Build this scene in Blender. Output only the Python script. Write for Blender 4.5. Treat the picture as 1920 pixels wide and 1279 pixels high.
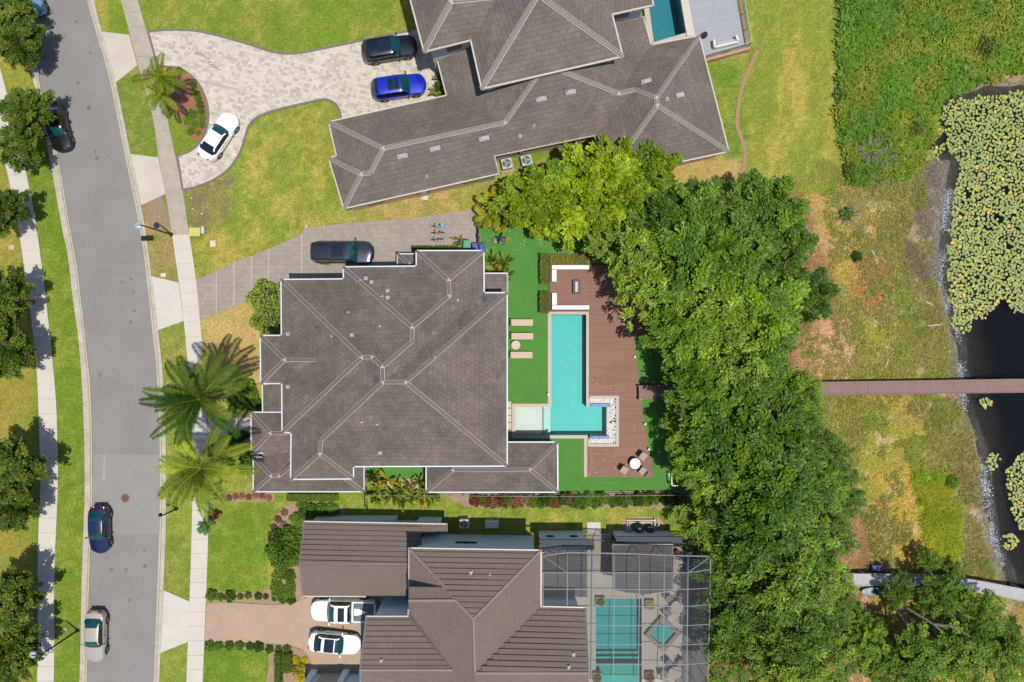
import bpy, bmesh, math, random
import numpy as np
from mathutils import Vector, Matrix
R = math.radians
for o in list(bpy.data.objects): bpy.data.objects.remove(o)
scene = bpy.context.scene
COL = scene.collection
random.seed(7); rng = np.random.default_rng(7)

# ------------------------------------------------------------------ camera, sky, sun, exposure
CAMH = 64.0          # drone height (m)
PPM = 20.0           # photograph pixels per metre on the ground
cam = bpy.data.cameras.new('camera'); camo = bpy.data.objects.new('camera', cam); COL.objects.link(camo)
camo.location = (0, 0, CAMH); cam.sensor_width = 36; cam.lens = 36*CAMH/96.0; cam.clip_end = 1500; cam.clip_start = 1
scene.camera = camo
SUNV = Vector((0.205, -0.175, 1.0)).normalized()       # towards the sun
world = bpy.data.worlds.new('World'); scene.world = world; world.use_nodes = True
wn = world.node_tree; bg = wn.nodes['Background']
sky = wn.nodes.new('ShaderNodeTexSky'); sky.sky_type = 'NISHITA'; sky.sun_disc = False
sky.sun_elevation = math.asin(SUNV.z); sky.sun_rotation = math.atan2(SUNV.x, SUNV.y)
wn.links.new(sky.outputs[0], bg.inputs[0]); bg.inputs[1].default_value = 0.10
sl = bpy.data.lights.new('sun', 'SUN'); sl.energy = 4.0; sl.angle = R(0.53); sl.color = (1, 0.955, 0.88)
so = bpy.data.objects.new('sun', sl); COL.objects.link(so); so.location = (20, -20, 90)
so.rotation_euler = SUNV.to_track_quat('Z', 'Y').to_euler()
vs = scene.view_settings
scene.display_settings.display_device = 'sRGB'
vs.view_transform = 'Standard'; vs.look = 'None'; vs.exposure = 0.48; vs.gamma = 1
vs.use_curve_mapping = False
KALB = 0.52          # photograph colour (sunlit, flat) -> base colour

# ------------------------------------------------------------------ helpers
def W(px, py, h=0.0):
    k = 1 - h/CAMH
    return Vector(((px-960)/PPM*k, (639.5-py)/PPM*k, h))
def G(px, py): return ((px-960)/PPM, (639.5-py)/PPM)
def lin(c):
    r = []
    for v in c:
        v = v/255.0
        r.append(v/12.92 if v <= 0.04045 else ((v+0.055)/1.055)**2.4)
    return r
def alb(c, k=None):
    k = KALB if k is None else k
    return [min(0.85, max(0.004, v*k)) for v in lin(c)]

_mats = {}
def mat(name, rgb, rough=0.75, metal=0.0, k=None, noise=0.0, nscale=3.0, bump=0.0, bscale=20.0, spec=0.5, coat=0.0, noise2=0.0, n2scale=0.4):
    if name in _mats: return _mats[name]
    m = bpy.data.materials.new(name); m.use_nodes = True; nt = m.node_tree
    b = nt.nodes['Principled BSDF']; c = alb(rgb, k)
    b.inputs['Base Color'].default_value = (*c, 1); b.inputs['Roughness'].default_value = rough
    b.inputs['Metallic'].default_value = metal; b.inputs['Specular IOR Level'].default_value = spec
    b.inputs['Coat Weight'].default_value = coat; b.inputs['Coat Roughness'].default_value = 0.03
    if noise or noise2:
        geo = nt.nodes.new('ShaderNodeNewGeometry'); last = None
        for sc, am in ((nscale, noise), (n2scale, noise2)):
            if not am: continue
            n = nt.nodes.new('ShaderNodeTexNoise'); n.inputs['Scale'].default_value = sc; n.inputs['Detail'].default_value = 6; n.inputs['Roughness'].default_value = 0.65
            nt.links.new(geo.outputs['Position'], n.inputs['Vector'])
            mr = nt.nodes.new('ShaderNodeMapRange'); mr.inputs[1].default_value = 0.28; mr.inputs[2].default_value = 0.72
            mr.inputs[3].default_value = 1-am; mr.inputs[4].default_value = 1+am
            nt.links.new(n.outputs[0], mr.inputs[0])
            if last is None: last = mr.outputs[0]
            else:
                mu = nt.nodes.new('ShaderNodeMath'); mu.operation = 'MULTIPLY'
                nt.links.new(last, mu.inputs[0]); nt.links.new(mr.outputs[0], mu.inputs[1]); last = mu.outputs[0]
        vm = nt.nodes.new('ShaderNodeVectorMath'); vm.operation = 'SCALE'; vm.inputs[0].default_value = c
        nt.links.new(last, vm.inputs['Scale']); nt.links.new(vm.outputs[0], b.inputs['Base Color'])
    if bump:
        n = nt.nodes.new('ShaderNodeTexNoise'); n.inputs['Scale'].default_value = bscale; n.inputs['Detail'].default_value = 4
        g2 = nt.nodes.new('ShaderNodeNewGeometry'); nt.links.new(g2.outputs['Position'], n.inputs['Vector'])
        bp = nt.nodes.new('ShaderNodeBump'); bp.inputs['Strength'].default_value = bump; bp.inputs['Distance'].default_value = 0.03
        nt.links.new(n.outputs[0], bp.inputs['Height']); nt.links.new(bp.outputs[0], b.inputs['Normal'])
    _mats[name] = m
    return m

def brick_mat(name, c1, c2, mortar, bw, bh, msize=0.012, offset=0.5, rough=0.8, uv=True, stain=0.12, bias=0.0, rot=0.0, bump=0.3, sq=None, stain_c=None, k=None):
    m = bpy.data.materials.new(name); m.use_nodes = True; nt = m.node_tree; N = nt.nodes; L = nt.links
    b = N['Principled BSDF']; b.inputs['Roughness'].default_value = rough
    if uv:
        t = N.new('ShaderNodeUVMap'); t.uv_map = 'UVMap'; vec = t.outputs[0]
    else:
        t = N.new('ShaderNodeNewGeometry'); mp = N.new('ShaderNodeMapping'); mp.inputs['Rotation'].default_value = (0, 0, rot)
        L.new(t.outputs['Position'], mp.inputs[0]); vec = mp.outputs[0]
    br = N.new('ShaderNodeTexBrick'); br.offset = offset; br.offset_frequency = 2
    if sq: br.squash = sq[0]; br.squash_frequency = sq[1]
    br.inputs['Color1'].default_value = (*alb(c1, k), 1); br.inputs['Color2'].default_value = (*alb(c2, k), 1); br.inputs['Mortar'].default_value = (*alb(mortar, k), 1)
    br.inputs['Scale'].default_value = 1; br.inputs['Mortar Size'].default_value = msize; br.inputs['Mortar Smooth'].default_value = 0.1
    br.inputs['Bias'].default_value = bias; br.inputs['Brick Width'].default_value = bw; br.inputs['Row Height'].default_value = bh
    L.new(vec, br.inputs['Vector'])
    geo = N.new('ShaderNodeNewGeometry'); last = br.outputs['Color']
    for sc, am in ((0.35, stain), (1.7, stain*0.7), (9.0, stain*0.5)):
        n = N.new('ShaderNodeTexNoise'); n.inputs['Scale'].default_value = sc; n.inputs['Detail'].default_value = 5; n.inputs['Roughness'].default_value = 0.6
        L.new(geo.outputs['Position'], n.inputs['Vector'])
        mr = N.new('ShaderNodeMapRange'); mr.inputs[1].default_value = 0.3; mr.inputs[2].default_value = 0.7; mr.inputs[3].default_value = 1-am; mr.inputs[4].default_value = 1+am
        L.new(n.outputs[0], mr.inputs[0])
        vm = N.new('ShaderNodeVectorMath'); vm.operation = 'SCALE'; L.new(last, vm.inputs[0]); L.new(mr.outputs[0], vm.inputs['Scale']); last = vm.outputs[0]
    if stain_c:
        n = N.new('ShaderNodeTexNoise'); n.inputs['Scale'].default_value = 0.8; n.inputs['Detail'].default_value = 5
        L.new(geo.outputs['Position'], n.inputs['Vector'])
        mr = N.new('ShaderNodeMapRange'); mr.inputs[1].default_value = 0.48; mr.inputs[2].default_value = 0.68; mr.inputs[4].default_value = 0.7
        L.new(n.outputs[0], mr.inputs[0])
        mx = N.new('ShaderNodeMix'); mx.data_type = 'RGBA'; L.new(mr.outputs[0], mx.inputs['Factor']); L.new(last, mx.inputs['A']); mx.inputs['B'].default_value = (*alb(stain_c, k), 1); last = mx.outputs['Result']
    L.new(last, b.inputs['Base Color'])
    if bump:
        bp = N.new('ShaderNodeBump'); bp.inputs['Strength'].default_value = bump; bp.inputs['Distance'].default_value = 0.02; bp.invert = True
        L.new(br.outputs['Fac'], bp.inputs['Height']); L.new(bp.outputs[0], b.inputs['Normal'])
    _mats[name] = m
    return m

def link(o, parent=None):
    COL.objects.link(o)
    if parent is not None:
        o.parent = parent
        if parent.type == 'EMPTY': o.location = -Vector(parent.location) if parent.get('_w') else (0, 0, 0)
    return o
class MB:
    """collects geometry, built as ONE mesh object"""
    def __init__(s): s.v = []; s.f = []; s.m = []; s.uv = {}
    def add(s, vs, fs, mi=0):
        n = len(s.v); s.v += [tuple(v) for v in vs]
        for f in fs: s.f.append([n+i for i in f]); s.m.append(mi)
    def box(s, c, d, rz=0.0, mi=0, M=None):
        x, y, z = d[0]/2, d[1]/2, d[2]/2; ca, sa = math.cos(rz), math.sin(rz); vs = []
        for dz in (-z, z):
            for dx, dy in ((-x, -y), (x, -y), (x, y), (-x, y)):
                p = Vector((c[0]+dx*ca-dy*sa, c[1]+dx*sa+dy*ca, c[2]+dz)) if M is None else M @ Vector((c[0]+dx, c[1]+dy, c[2]+dz))
                vs.append(p)
        s.add(vs, [(3, 2, 1, 0), (4, 5, 6, 7), (0, 1, 5, 4), (1, 2, 6, 5), (2, 3, 7, 6), (3, 0, 4, 7)], mi)
        return s
    def prism(s, poly, z0, z1, mi=0, mside=None):
        a = sum(poly[i][0]*poly[(i+1) % len(poly)][1]-poly[(i+1) % len(poly)][0]*poly[i][1] for i in range(len(poly)))
        if a < 0: poly = poly[::-1]
        n = len(poly); ms = mi if mside is None else mside
        s.add([(p[0], p[1], z1) for p in poly], [list(range(n))], mi)
        s.add([(p[0], p[1], z0) for p in poly], [list(range(n))[::-1]], mi)
        s.add([(p[0], p[1], z0) for p in poly]+[(p[0], p[1], z1) for p in poly], [(i, (i+1) % n, (i+1) % n+n, i+n) for i in range(n)], ms)
        return s
    def tube(s, pts, rad, n=8, mi=0, cap=True, flat=1.0):
        pts = [Vector(p) for p in pts]
        if not hasattr(rad, '__len__'): rad = [rad]*len(pts)
        rings = []; up0 = None
        for i, p in enumerate(pts):
            d = (pts[min(i+1, len(pts)-1)]-pts[max(i-1, 0)]).normalized()
            ref = Vector((0, 0, 1)) if abs(d.z) < 0.9 else Vector((1, 0, 0))
            a = d.cross(ref).normalized(); b = a.cross(d).normalized()
            rings.append([p+(a*math.cos(2*math.pi*k/n)+b*math.sin(2*math.pi*k/n)*flat)*rad[i] for k in range(n)])
        vs = [v for r in rings for v in r]; fs = []
        for i in range(len(pts)-1):
            for k in range(n):
                fs.append((i*n+k, i*n+(k+1) % n, (i+1)*n+(k+1) % n, (i+1)*n+k))
        if cap: fs.append(list(range(n))); fs.append([(len(pts)-1)*n+k for k in range(n)][::-1])
        s.add(vs, fs, mi); return s
    def lathe(s, c, prof, n=20, mi=0, cap=True):
        vs = []; fs = []
        for r, z in prof:
            for k in range(n): vs.append((c[0]+r*math.cos(2*math.pi*k/n), c[1]+r*math.sin(2*math.pi*k/n), c[2]+z))
        for i in range(len(prof)-1):
            for k in range(n): fs.append((i*n+k, i*n+(k+1) % n, (i+1)*n+(k+1) % n, (i+1)*n+k))
        if cap: fs.append(list(range(n))[::-1]); fs.append([(len(prof)-1)*n+k for k in range(n)])
        s.add(vs, fs, mi); return s
    def build(s, name, mats, parent=None, smooth=False, bevel=0.0):
        me = bpy.data.meshes.new(name); me.from_pydata(s.v, [], s.f); me.validate()
        if not isinstance(mats, (list, tuple)): mats = [mats]
        for m in mats: me.materials.append(m)
        if len(me.polygons) == len(s.m): me.polygons.foreach_set('material_index', s.m)
        if smooth: me.polygons.foreach_set('use_smooth', [True]*len(me.polygons))
        me.update(); o = bpy.data.objects.new(name, me); link(o, parent)
        if smooth and bevel >= 0: 
            try: me.set_sharp_from_angle(angle=R(40))
            except Exception: pass
        if bevel > 0:
            b = o.modifiers.new('bevel', 'BEVEL'); b.width = bevel; b.segments = 2; b.limit_method = 'ANGLE'; b.angle_limit = R(35)
        return o
ORD = 'first second third fourth fifth sixth seventh eighth ninth tenth eleventh twelfth thirteenth fourteenth fifteenth sixteenth seventeenth eighteenth nineteenth twentieth'.split()+['twenty-'+w for w in 'first second third fourth fifth sixth seventh eighth ninth'.split()]+['thirtieth']+['thirty-'+w for w in 'first second third fourth fifth sixth seventh eighth ninth'.split()]
def thing(name, label, cat, loc=(0, 0, 0), group=None, rz=0.0, world=True):
    o = bpy.data.objects.new(name, None); COL.objects.link(o); o.location = loc; o.rotation_euler = (0, 0, rz)
    o.empty_display_size = 0.3
    o['label'] = label; o['category'] = cat
    if group: o['group'] = group
    if world: o['_w'] = 1
    return o
def tag(o, label, cat, group=None, kind=None):
    if label: o['label'] = label
    if cat: o['category'] = cat
    if group: o['group'] = group
    if kind: o['kind'] = kind
    return o
def struct(o): o['kind'] = 'structure'; return o
def kids(o, table): return table.get(o.name, [])
def copy_tree(o, table=None):
    if table is None:
        table = {}
        for ob in COL.objects:
            if ob.parent: table.setdefault(ob.parent.name, []).append(ob)
    def rec(src, par):
        c = src.copy(); COL.objects.link(c)
        if par: c.parent = par
        for ch in table.get(src.name, []): rec(ch, c)
        return c
    return rec(o, None)
def gpoly(px): return [G(*p) for p in px]
def smooth_line(pts, n=6, closed=False):
    """Catmull-Rom through the points"""
    P = [Vector((p[0], p[1])) for p in pts]; out = []; m = len(P)
    for i in range(m if closed else m-1):
        if closed: a, b, c, d = P[(i-1) % m], P[i], P[(i+1) % m], P[(i+2) % m]
        else: a, b, c, d = P[max(i-1, 0)], P[i], P[i+1], P[min(i+2, m-1)]
        for k in range(n):
            t = k/n
            q = 0.5*((2*b)+(-a+c)*t+(2*a-5*b+4*c-d)*t*t+(-a+3*b-3*c+d)*t**3)
            out.append((q.x, q.y))
    if not closed: out.append((P[-1].x, P[-1].y))
    return out
def resample(pts, step):
    out = [pts[0]]; acc = 0
    for a, b in zip(pts[:-1], pts[1:]):
        d = math.dist(a, b); 
        while acc+d >= step and d > 1e-9:
            t = (step-acc)/d; a = (a[0]+(b[0]-a[0])*t, a[1]+(b[1]-a[1])*t); out.append(a); d = math.dist(a, b); acc = 0
        acc += d
    if math.dist(out[-1], pts[-1]) > step*0.3: out.append(pts[-1])
    return out
def offset_poly(poly, d):
    """moves every edge inward by d (poly any orientation)"""
    n = len(poly); a = sum(poly[i][0]*poly[(i+1) % n][1]-poly[(i+1) % n][0]*poly[i][1] for i in range(n)); sg = 1 if a > 0 else -1
    L = []
    for i in range(n):
        p, q = Vector(poly[i][:2]), Vector(poly[(i+1) % n][:2]); t = (q-p).normalized(); nrm = Vector((-t.y, t.x))*sg
        L.append((p+nrm*d, t))
    out = []
    for i in range(n):
        (p, t), (q, u) = L[i-1], L[i]; cr = t.x*u.y-t.y*u.x
        if abs(cr) < 1e-4: out.append((q.x, q.y)); continue
        s = ((q.x-p.x)*u.y-(q.y-p.y)*u.x)/cr; r = p+t*s; out.append((r.x, r.y))
    return out

# value noise and polygon distance in numpy
def vnoise(x, y, scale, seed=0, octaves=4, rough=0.55):
    r = np.random.default_rng(seed); tot = np.zeros_like(x, dtype=float); amp = 1; norm = 0
    for o in range(octaves):
        g = r.random((128, 128)); X = x*scale+1000.3*(o+1)*0.37; Y = y*scale+777.7*(o+1)*0.29
        xi = np.floor(X).astype(int); yi = np.floor(Y).astype(int); fx = X-xi; fy = Y-yi
        fx = fx*fx*(3-2*fx); fy = fy*fy*(3-2*fy)
        a = g[xi % 128, yi % 128]; b = g[(xi+1) % 128, yi % 128]; c = g[xi % 128, (yi+1) % 128]; d = g[(xi+1) % 128, (yi+1) % 128]
        tot += amp*((a*(1-fx)+b*fx)*(1-fy)+(c*(1-fx)+d*fx)*fy); norm += amp; amp *= rough; scale *= 2.03
    return tot/norm
def sdist(x, y, poly):
    """signed distance, positive inside (same units as poly)"""
    n = len(poly); best = np.full(x.shape, 1e9); inside = np.zeros(x.shape, bool)
    for i in range(n):
        ax, ay = poly[i][0], poly[i][1]; bx, by = poly[(i+1) % n][0], poly[(i+1) % n][1]
        dx, dy = bx-ax, by-ay; l2 = dx*dx+dy*dy+1e-12
        t = np.clip(((x-ax)*dx+(y-ay)*dy)/l2, 0, 1)
        best = np.minimum(best, (x-ax-t*dx)**2+(y-ay-t*dy)**2)
        if abs(dy) > 1e-9:
            c = ((ay > y) != (by > y)) & (x < (bx-ax)*(y-ay)/dy+ax); inside ^= c
    d = np.sqrt(best); return np.where(inside, d, -d)
def sstep(a, b, x):
    t = np.clip((x-a)/(b-a), 0, 1); return t*t*(3-2*t)
def fast_mesh(name, V, F, mats, smooth=False, attr=None, mi=None):
    """V (n,3), F (m,k) arrays"""
    me = bpy.data.meshes.new(name); V = np.asarray(V, np.float32); F = np.asarray(F, np.int32)
    me.vertices.add(len(V)); me.vertices.foreach_set('co', V.ravel())
    me.loops.add(F.size); me.loops.foreach_set('vertex_index', F.ravel())
    me.polygons.add(len(F)); me.polygons.foreach_set('loop_start', np.arange(0, F.size, F.shape[1], dtype=np.int32))
    try: me.polygons.foreach_set('loop_total', np.full(len(F), F.shape[1], np.int32))
    except Exception: pass
    if smooth: me.polygons.foreach_set('use_smooth', np.ones(len(F), bool))
    for m in (mats if isinstance(mats, (list, tuple)) else [mats]): me.materials.append(m)
    if mi is not None: me.polygons.foreach_set('material_index', np.asarray(mi, np.int32))
    me.update(calc_edges=True)
    if attr is not None:
        a = me.color_attributes.new('tint', 'FLOAT_COLOR', 'POINT'); c = np.ones((len(V), 4), np.float32); c[:, :attr.shape[1]] = attr
        a.data.foreach_set('color', c.ravel())
    return me
# ------------------------------------------------------------------ ground sheet, painted by zones
LAKE = [(1925, 158), (1860, 166), (1800, 176), (1764, 190), (1747, 215), (1742, 255), (1748, 290), (1788, 300), (1778, 345), (1772, 400), (1767, 470), (1762, 540), (1774, 575), (1790, 600),
        (1798, 660), (1804, 740), (1818, 790), (1832, 830), (1843, 870), (1852, 950), (1862, 1010), (1880, 1060), (1905, 1110), (1960, 1150), (2100, 1200), (3400, 1250), (3400, -900), (2500, -100), (2000, 140)]
POOLS = [[(1026, 586), (1104, 586), (1104, 760), (1140, 760), (1140, 818), (962, 818), (962, 762), (1026, 762)],
         [(1114, 1119), (1207, 1119), (1207, 1400), (1114, 1400)],
         [(1190, -150), (1246, -150), (1286, 66), (1222, 90)]]
def build_ground():
    st = 0.25; xs = np.arange(-75, 100.01, st); ys = np.arange(-62, 62.01, st)
    X, Y = np.meshgrid(xs, ys, indexing='ij'); PX = X*PPM+960; PY = 639.5-Y*PPM
    wx = (vnoise(X, Y, 0.45, 3)-0.5)*46; wy = (vnoise(X, Y, 0.45, 4)-0.5)*46
    n1 = vnoise(X, Y, 0.13, 11); n2 = vnoise(X, Y, 0.5, 12); n3 = vnoise(X, Y, 1.6, 13); n4 = vnoise(X, Y, 3.2, 14, 2); n5 = vnoise(X, Y, 0.22, 15, 5, 0.7)
    def C(c): return np.array(alb(c))
    def mixn(a, b, t): return a[None, None, :]*(1-t[..., None])+b[None, None, :]*t[..., None]
    streak = vnoise(X*0.25, Y, 0.9, 31)
    A = mixn(C((124, 150, 34)), C((168, 164, 66)), sstep(0.42, 0.62, 0.6*n1+0.4*n2))
    cont = np.full(X.shape, 0.45)
    def zone(poly, a, b, lo=0.42, hi=0.6, soft=6, warp=0.0, ct=None, nz=None, amt=1.0):
        nonlocal A, cont
        d = sdist(PX+wx*warp, PY+wy*warp, poly)
        m = sstep(-soft, soft, d)*amt
        nn = nz if nz is not None else 0.5*n2+0.3*n1+0.2*n3
        t = sstep(lo-0.04, hi+0.12, 0.60*nn+0.20*n3+0.20*n4)
        A = A*(1-m[..., None])+mixn(C(a), C(b), t)*m[..., None]
        if ct is not None: cont = cont*(1-m)+ct*m
    # far-left lawn, verges
    zone([(-600, -700), (60, -700), (60, 2000), (-600, 2000)], (150, 152, 48), (184, 150, 70), soft=4)
    zone([(40, 250), (110, 250), (165, 700), (165, 2000), (95, 2000), (100, 700)], (114, 146, 26), (140, 158, 48), soft=3)
    zone([(165, -700), (280, -700), (300, 60), (205, 60)], (116, 148, 26), (146, 158, 46), soft=3)
    zone([(215, 130), (270, 110), (300, 300), (250, 300)], (122, 146, 40), (160, 154, 76), soft=3)
    zone([(262, 380), (330, 370), (345, 530), (280, 530)], (138, 148, 44), (176, 150, 96), 0.38, 0.55, soft=4, nz=n2)
    zone([(290, 600), (350, 600), (362, 1300), (300, 1300)], (132, 152, 44), (160, 164, 66), soft=3)
    # lawn north-west
    zone([(262, -700), (790, -700), (790, 110), (262, 110)], (122, 150, 34), (176, 160, 72), 0.48, 0.64, soft=4, nz=0.65*n2+0.35*n1)
    zone([(345, 360), (440, 250), (560, 180), (640, 190), (700, 400), (560, 440), (360, 540)], (134, 154, 44), (190, 172, 78), 0.42, 0.6, soft=5, nz=0.65*n2+0.35*n1)
    zone([(345, 352), (440, 330), (436, 395), (400, 440), (360, 430)], (138, 122, 92), (150, 150, 60), 0.4, 0.6, soft=10, warp=1.0, nz=n2)
    zone([(370, 580), (530, 560), (540, 730), (385, 740)], (208, 172, 104), (160, 160, 66), 0.5, 0.62, soft=12, warp=1.0)
    zone([(395, 900), (530, 870), (700, 925), (1290, 925), (1290, 1000), (395, 1000)], (122, 150, 40), (168, 166, 62), soft=5)
    zone([(640, 396), (930, 330), (1140, 260), (1150, 345), (940, 390), (660, 425)], (160, 160, 66), (204, 166, 110), 0.42, 0.58, soft=5, nz=n2)
    # lawn of the far house, strips of mowing
    zone([(1260, -700), (1570, -700), (1572, 120), (1560, 300), (1505, 345), (1300, 350), (1255, 305)], (138, 152, 46), (184, 172, 70), 0.42, 0.6, soft=5, nz=vnoise(X*1.4, Y*0.3, 0.5, 55))
    zone([(1320, 120), (1400, 100), (1395, 330), (1360, 330)], (110, 146, 34), (150, 160, 50), soft=14, warp=0.4)
    zone([(1250, 310), (1390, 290), (1385, 345), (1250, 360)], (190, 172, 84), (206, 160, 120), soft=8, warp=0.5)
    # front lawns of the neighbour to the south (mown, vivid)
    zone([(386, 945), (512, 945), (500, 1110), (386, 1112)], (110, 146, 24), (140, 158, 40), soft=2, nz=0.6*streak+0.4*n2)
    zone([(380, 1210), (505, 1220), (508, 2000), (370, 2000)], (104, 144, 24), (136, 156, 40), soft=2, nz=n2)
    # marsh
    zone([(1500, 330), (1570, 310), (1600, -700), (3400, -700), (3400, 2000), (1290, 2000), (1330, 900), (1220, 480), (1150, 420), (1400, 350)], (152, 142, 68), (140, 152, 46), 0.4, 0.6, soft=8, warp=0.6, ct=0.7, nz=n2)
    zone([(1572, -700), (2400, -700), (2000, 120), (1760, 190), (1735, 300), (1600, 345), (1565, 250)], (92, 128, 36), (120, 142, 44), soft=8, warp=0.5, ct=0.8)
    zone([(1840, 120), (1990, 90), (1930, 160), (1780, 196), (1770, 175)], (196, 160, 100), (150, 140, 60), 0.5, 0.65, soft=8, warp=0.6)
    zone([(1505, 340), (1600, 345), (1590, 440), (1500, 420)], (200, 160, 96), (168, 150, 70), soft=10, warp=1)
    zone([(1530, 400), (1640, 400), (1660, 560), (1600, 520), (1530, 540)], (176, 156, 60), (206, 160, 100), soft=14, warp=1, nz=n2)
    zone([(1600, 480), (1680, 500), (1670, 590), (1600, 580)], (184, 122, 66), (160, 140, 50), 0.45, 0.6, soft=16, warp=1)
    zone([(1490, 600), (1590, 590), (1600, 720), (1500, 730)], (208, 156, 118), (176, 144, 84), 0.55, 0.7, soft=14, warp=1)
    zone([(1600, 640), (1660, 600), (1690, 720), (1610, 725)], (140, 154, 34), (176, 140, 80), 0.5, 0.62, soft=12, warp=1)
    zone([(1570, 745), (1830, 745), (1840, 900), (1580, 900)], (170, 148, 64), (144, 154, 38), 0.42, 0.58, soft=12, warp=1, nz=n2)
    zone([(1630, 880), (1740, 880), (1735, 1070), (1640, 1060)], (186, 154, 56), (150, 152, 34), 0.48, 0.6, soft=10, warp=0.6, nz=vnoise(X*0.4, Y*2, 0.6, 77))
    zone([(1712, 885), (1790, 880), (1812, 1060), (1735, 1062)], (124, 150, 18), (152, 156, 24), soft=10, warp=0.6)
    zone([(1790, 880), (1850, 880), (1872, 1090), (1812, 1080)], (158, 132, 96), (120, 104, 76), soft=8, warp=0.5)
    zone([(1640, 1060), (1860, 1080), (1930, 1120), (1930, 1400), (1600, 1400)], (186, 150, 74), (140, 140, 40), soft=10, warp=1)
    # olive wet edge and grey mud
    zone([(1700, 600), (1790, 560), (1812, 740), (1840, 860), (1790, 880), (1730, 740)], (128, 124, 44), (146, 112, 78), 0.5, 0.64, soft=10, warp=0.7, nz=n2)
    zone([(1745, 200), (1790, 240), (1790, 330), (1775, 540), (1735, 540), (1700, 480), (1720, 330), (1740, 300)], (112, 104, 92), (132, 116, 96), soft=9, warp=0.5)
    zone([(1690, 440), (1745, 450), (1750, 560), (1700, 540)], (118, 104, 84), (96, 92, 60), soft=12, warp=0.8)
    # leaf litter under the oak belt
    zone([(1130, 440), (1240, 400), (1500, 360), (1580, 560), (1500, 640), (1510, 740), (1600, 860), (1640, 1060), (1600, 1400), (1330, 1400), (1330, 1010), (1290, 910), (1240, 830), (1200, 700)], (150, 112, 74), (186, 140, 100), 0.45, 0.65, soft=12, warp=0.6, ct=0.6, nz=n2)
    # specks of bare sand in the marsh
    sp = sstep(0.64, 0.72, vnoise(X, Y, 0.9, 91))*sstep(1520, 1560, PX)*sstep(330, 400, PY)*0.55
    A = A*(1-sp[..., None])+C((206, 178, 146))[None, None, :]*sp[..., None]
    A = A*(0.70+0.20*n5+0.18*n3+0.24*n4)[..., None]*np.stack([0.94+0.16*n2, np.ones_like(n2), 0.9+0.2*n3], -1)
    lu = (A @ np.array([0.3, 0.6, 0.1]))[..., None]; A = A*0.86+lu*0.14*np.array([1.12, 1.0, 0.55])
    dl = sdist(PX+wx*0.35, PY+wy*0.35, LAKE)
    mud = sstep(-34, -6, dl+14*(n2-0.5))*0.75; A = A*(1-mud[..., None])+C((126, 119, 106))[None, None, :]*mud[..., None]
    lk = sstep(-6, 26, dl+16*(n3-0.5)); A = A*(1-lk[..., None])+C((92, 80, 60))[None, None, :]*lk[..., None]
    lk = sstep(22, 84, dl+30*(n2-0.5)); A = A*(1-lk[..., None])+C((3, 10, 24))[None, None, :]*lk[..., None]  # darkness of deep water put into the lake bed colour, growing offshore
    Z = -0.22*sstep(-26, 0, dl)-0.12*sstep(-8, 8, dl)-0.7*sstep(6, 80, dl)
    Z += (vnoise(X, Y, 0.35, 61)-0.5)*0.16*sstep(1560, 1640, PX)
    nx, ny = X.shape
    idx = np.arange(nx*ny).reshape(nx, ny)
    F = np.stack([idx[:-1, :-1], idx[1:, :-1], idx[1:, 1:], idx[:-1, 1:]], -1).reshape(-1, 4)
    cx = (X[:-1, :-1]+st/2)*PPM+960; cy = 639.5-(Y[:-1, :-1]+st/2)*PPM
    hole = np.zeros(cx.shape, bool)
    for p in POOLS: hole |= sdist(cx, cy, p) > -3
    F = F[~hole.ravel()]
    V = np.stack([X, Y, Z], -1).reshape(-1, 3)
    # the far skirt: grows outward from the grid's rim
    m = bpy.data.materials.new('ground_cover'); m.use_nodes = True; nt = m.node_tree; N = nt.nodes; L = nt.links; b = N['Principled BSDF']
    b.inputs['Roughness'].default_value = 0.95; b.inputs['Specular IOR Level'].default_value = 0.15
    at = N.new('ShaderNodeAttribute'); at.attribute_name = 'tint'; geo = N.new('ShaderNodeNewGeometry'); last = at.outputs['Color']
    for sc, am, st_ in ((0.9, 0.10, 0), (4.5, 0.42, 1), (13.0, 0.75, 1)):
        n = N.new('ShaderNodeTexNoise'); n.inputs['Scale'].default_value = sc; n.inputs['Detail'].default_value = 5; n.inputs['Roughness'].default_value = 0.7
        L.new(geo.outputs['Position'], n.inputs['Vector'])
        mr = N.new('ShaderNodeMapRange'); mr.inputs[1].default_value = 0.28; mr.inputs[2].default_value = 0.72; mr.inputs[3].default_value = -1; mr.inputs[4].default_value = 1
        L.new(n.outputs[0], mr.inputs[0])
        ma = N.new('ShaderNodeMath'); ma.operation = 'MULTIPLY_ADD'; ma.inputs[1].default_value = am; ma.inputs[2].default_value = 1
        if st_:
            mu = N.new('ShaderNodeMath'); mu.operation = 'MULTIPLY'; L.new(mr.outputs[0], mu.inputs[0]); L.new(at.outputs['Alpha'], mu.inputs[1]); mu2 = N.new('ShaderNodeMath'); mu2.operation = 'MULTIPLY'; mu2.inputs[1].default_value = 2.2; L.new(mu.outputs[0], mu2.inputs[0]); L.new(mu2.outputs[0], ma.inputs[0])
        else: L.new(mr.outputs[0], ma.inputs[0])
        vm = N.new('ShaderNodeVectorMath'); vm.operation = 'SCALE'; L.new(last, vm.inputs[0]); L.new(ma.outputs[0], vm.inputs['Scale']); last = vm.outputs[0]
    L.new(last, b.inputs['Base Color'])
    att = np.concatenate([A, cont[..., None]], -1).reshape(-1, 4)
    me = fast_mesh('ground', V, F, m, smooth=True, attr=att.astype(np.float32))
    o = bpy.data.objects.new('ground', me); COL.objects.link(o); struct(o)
build_ground()
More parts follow.
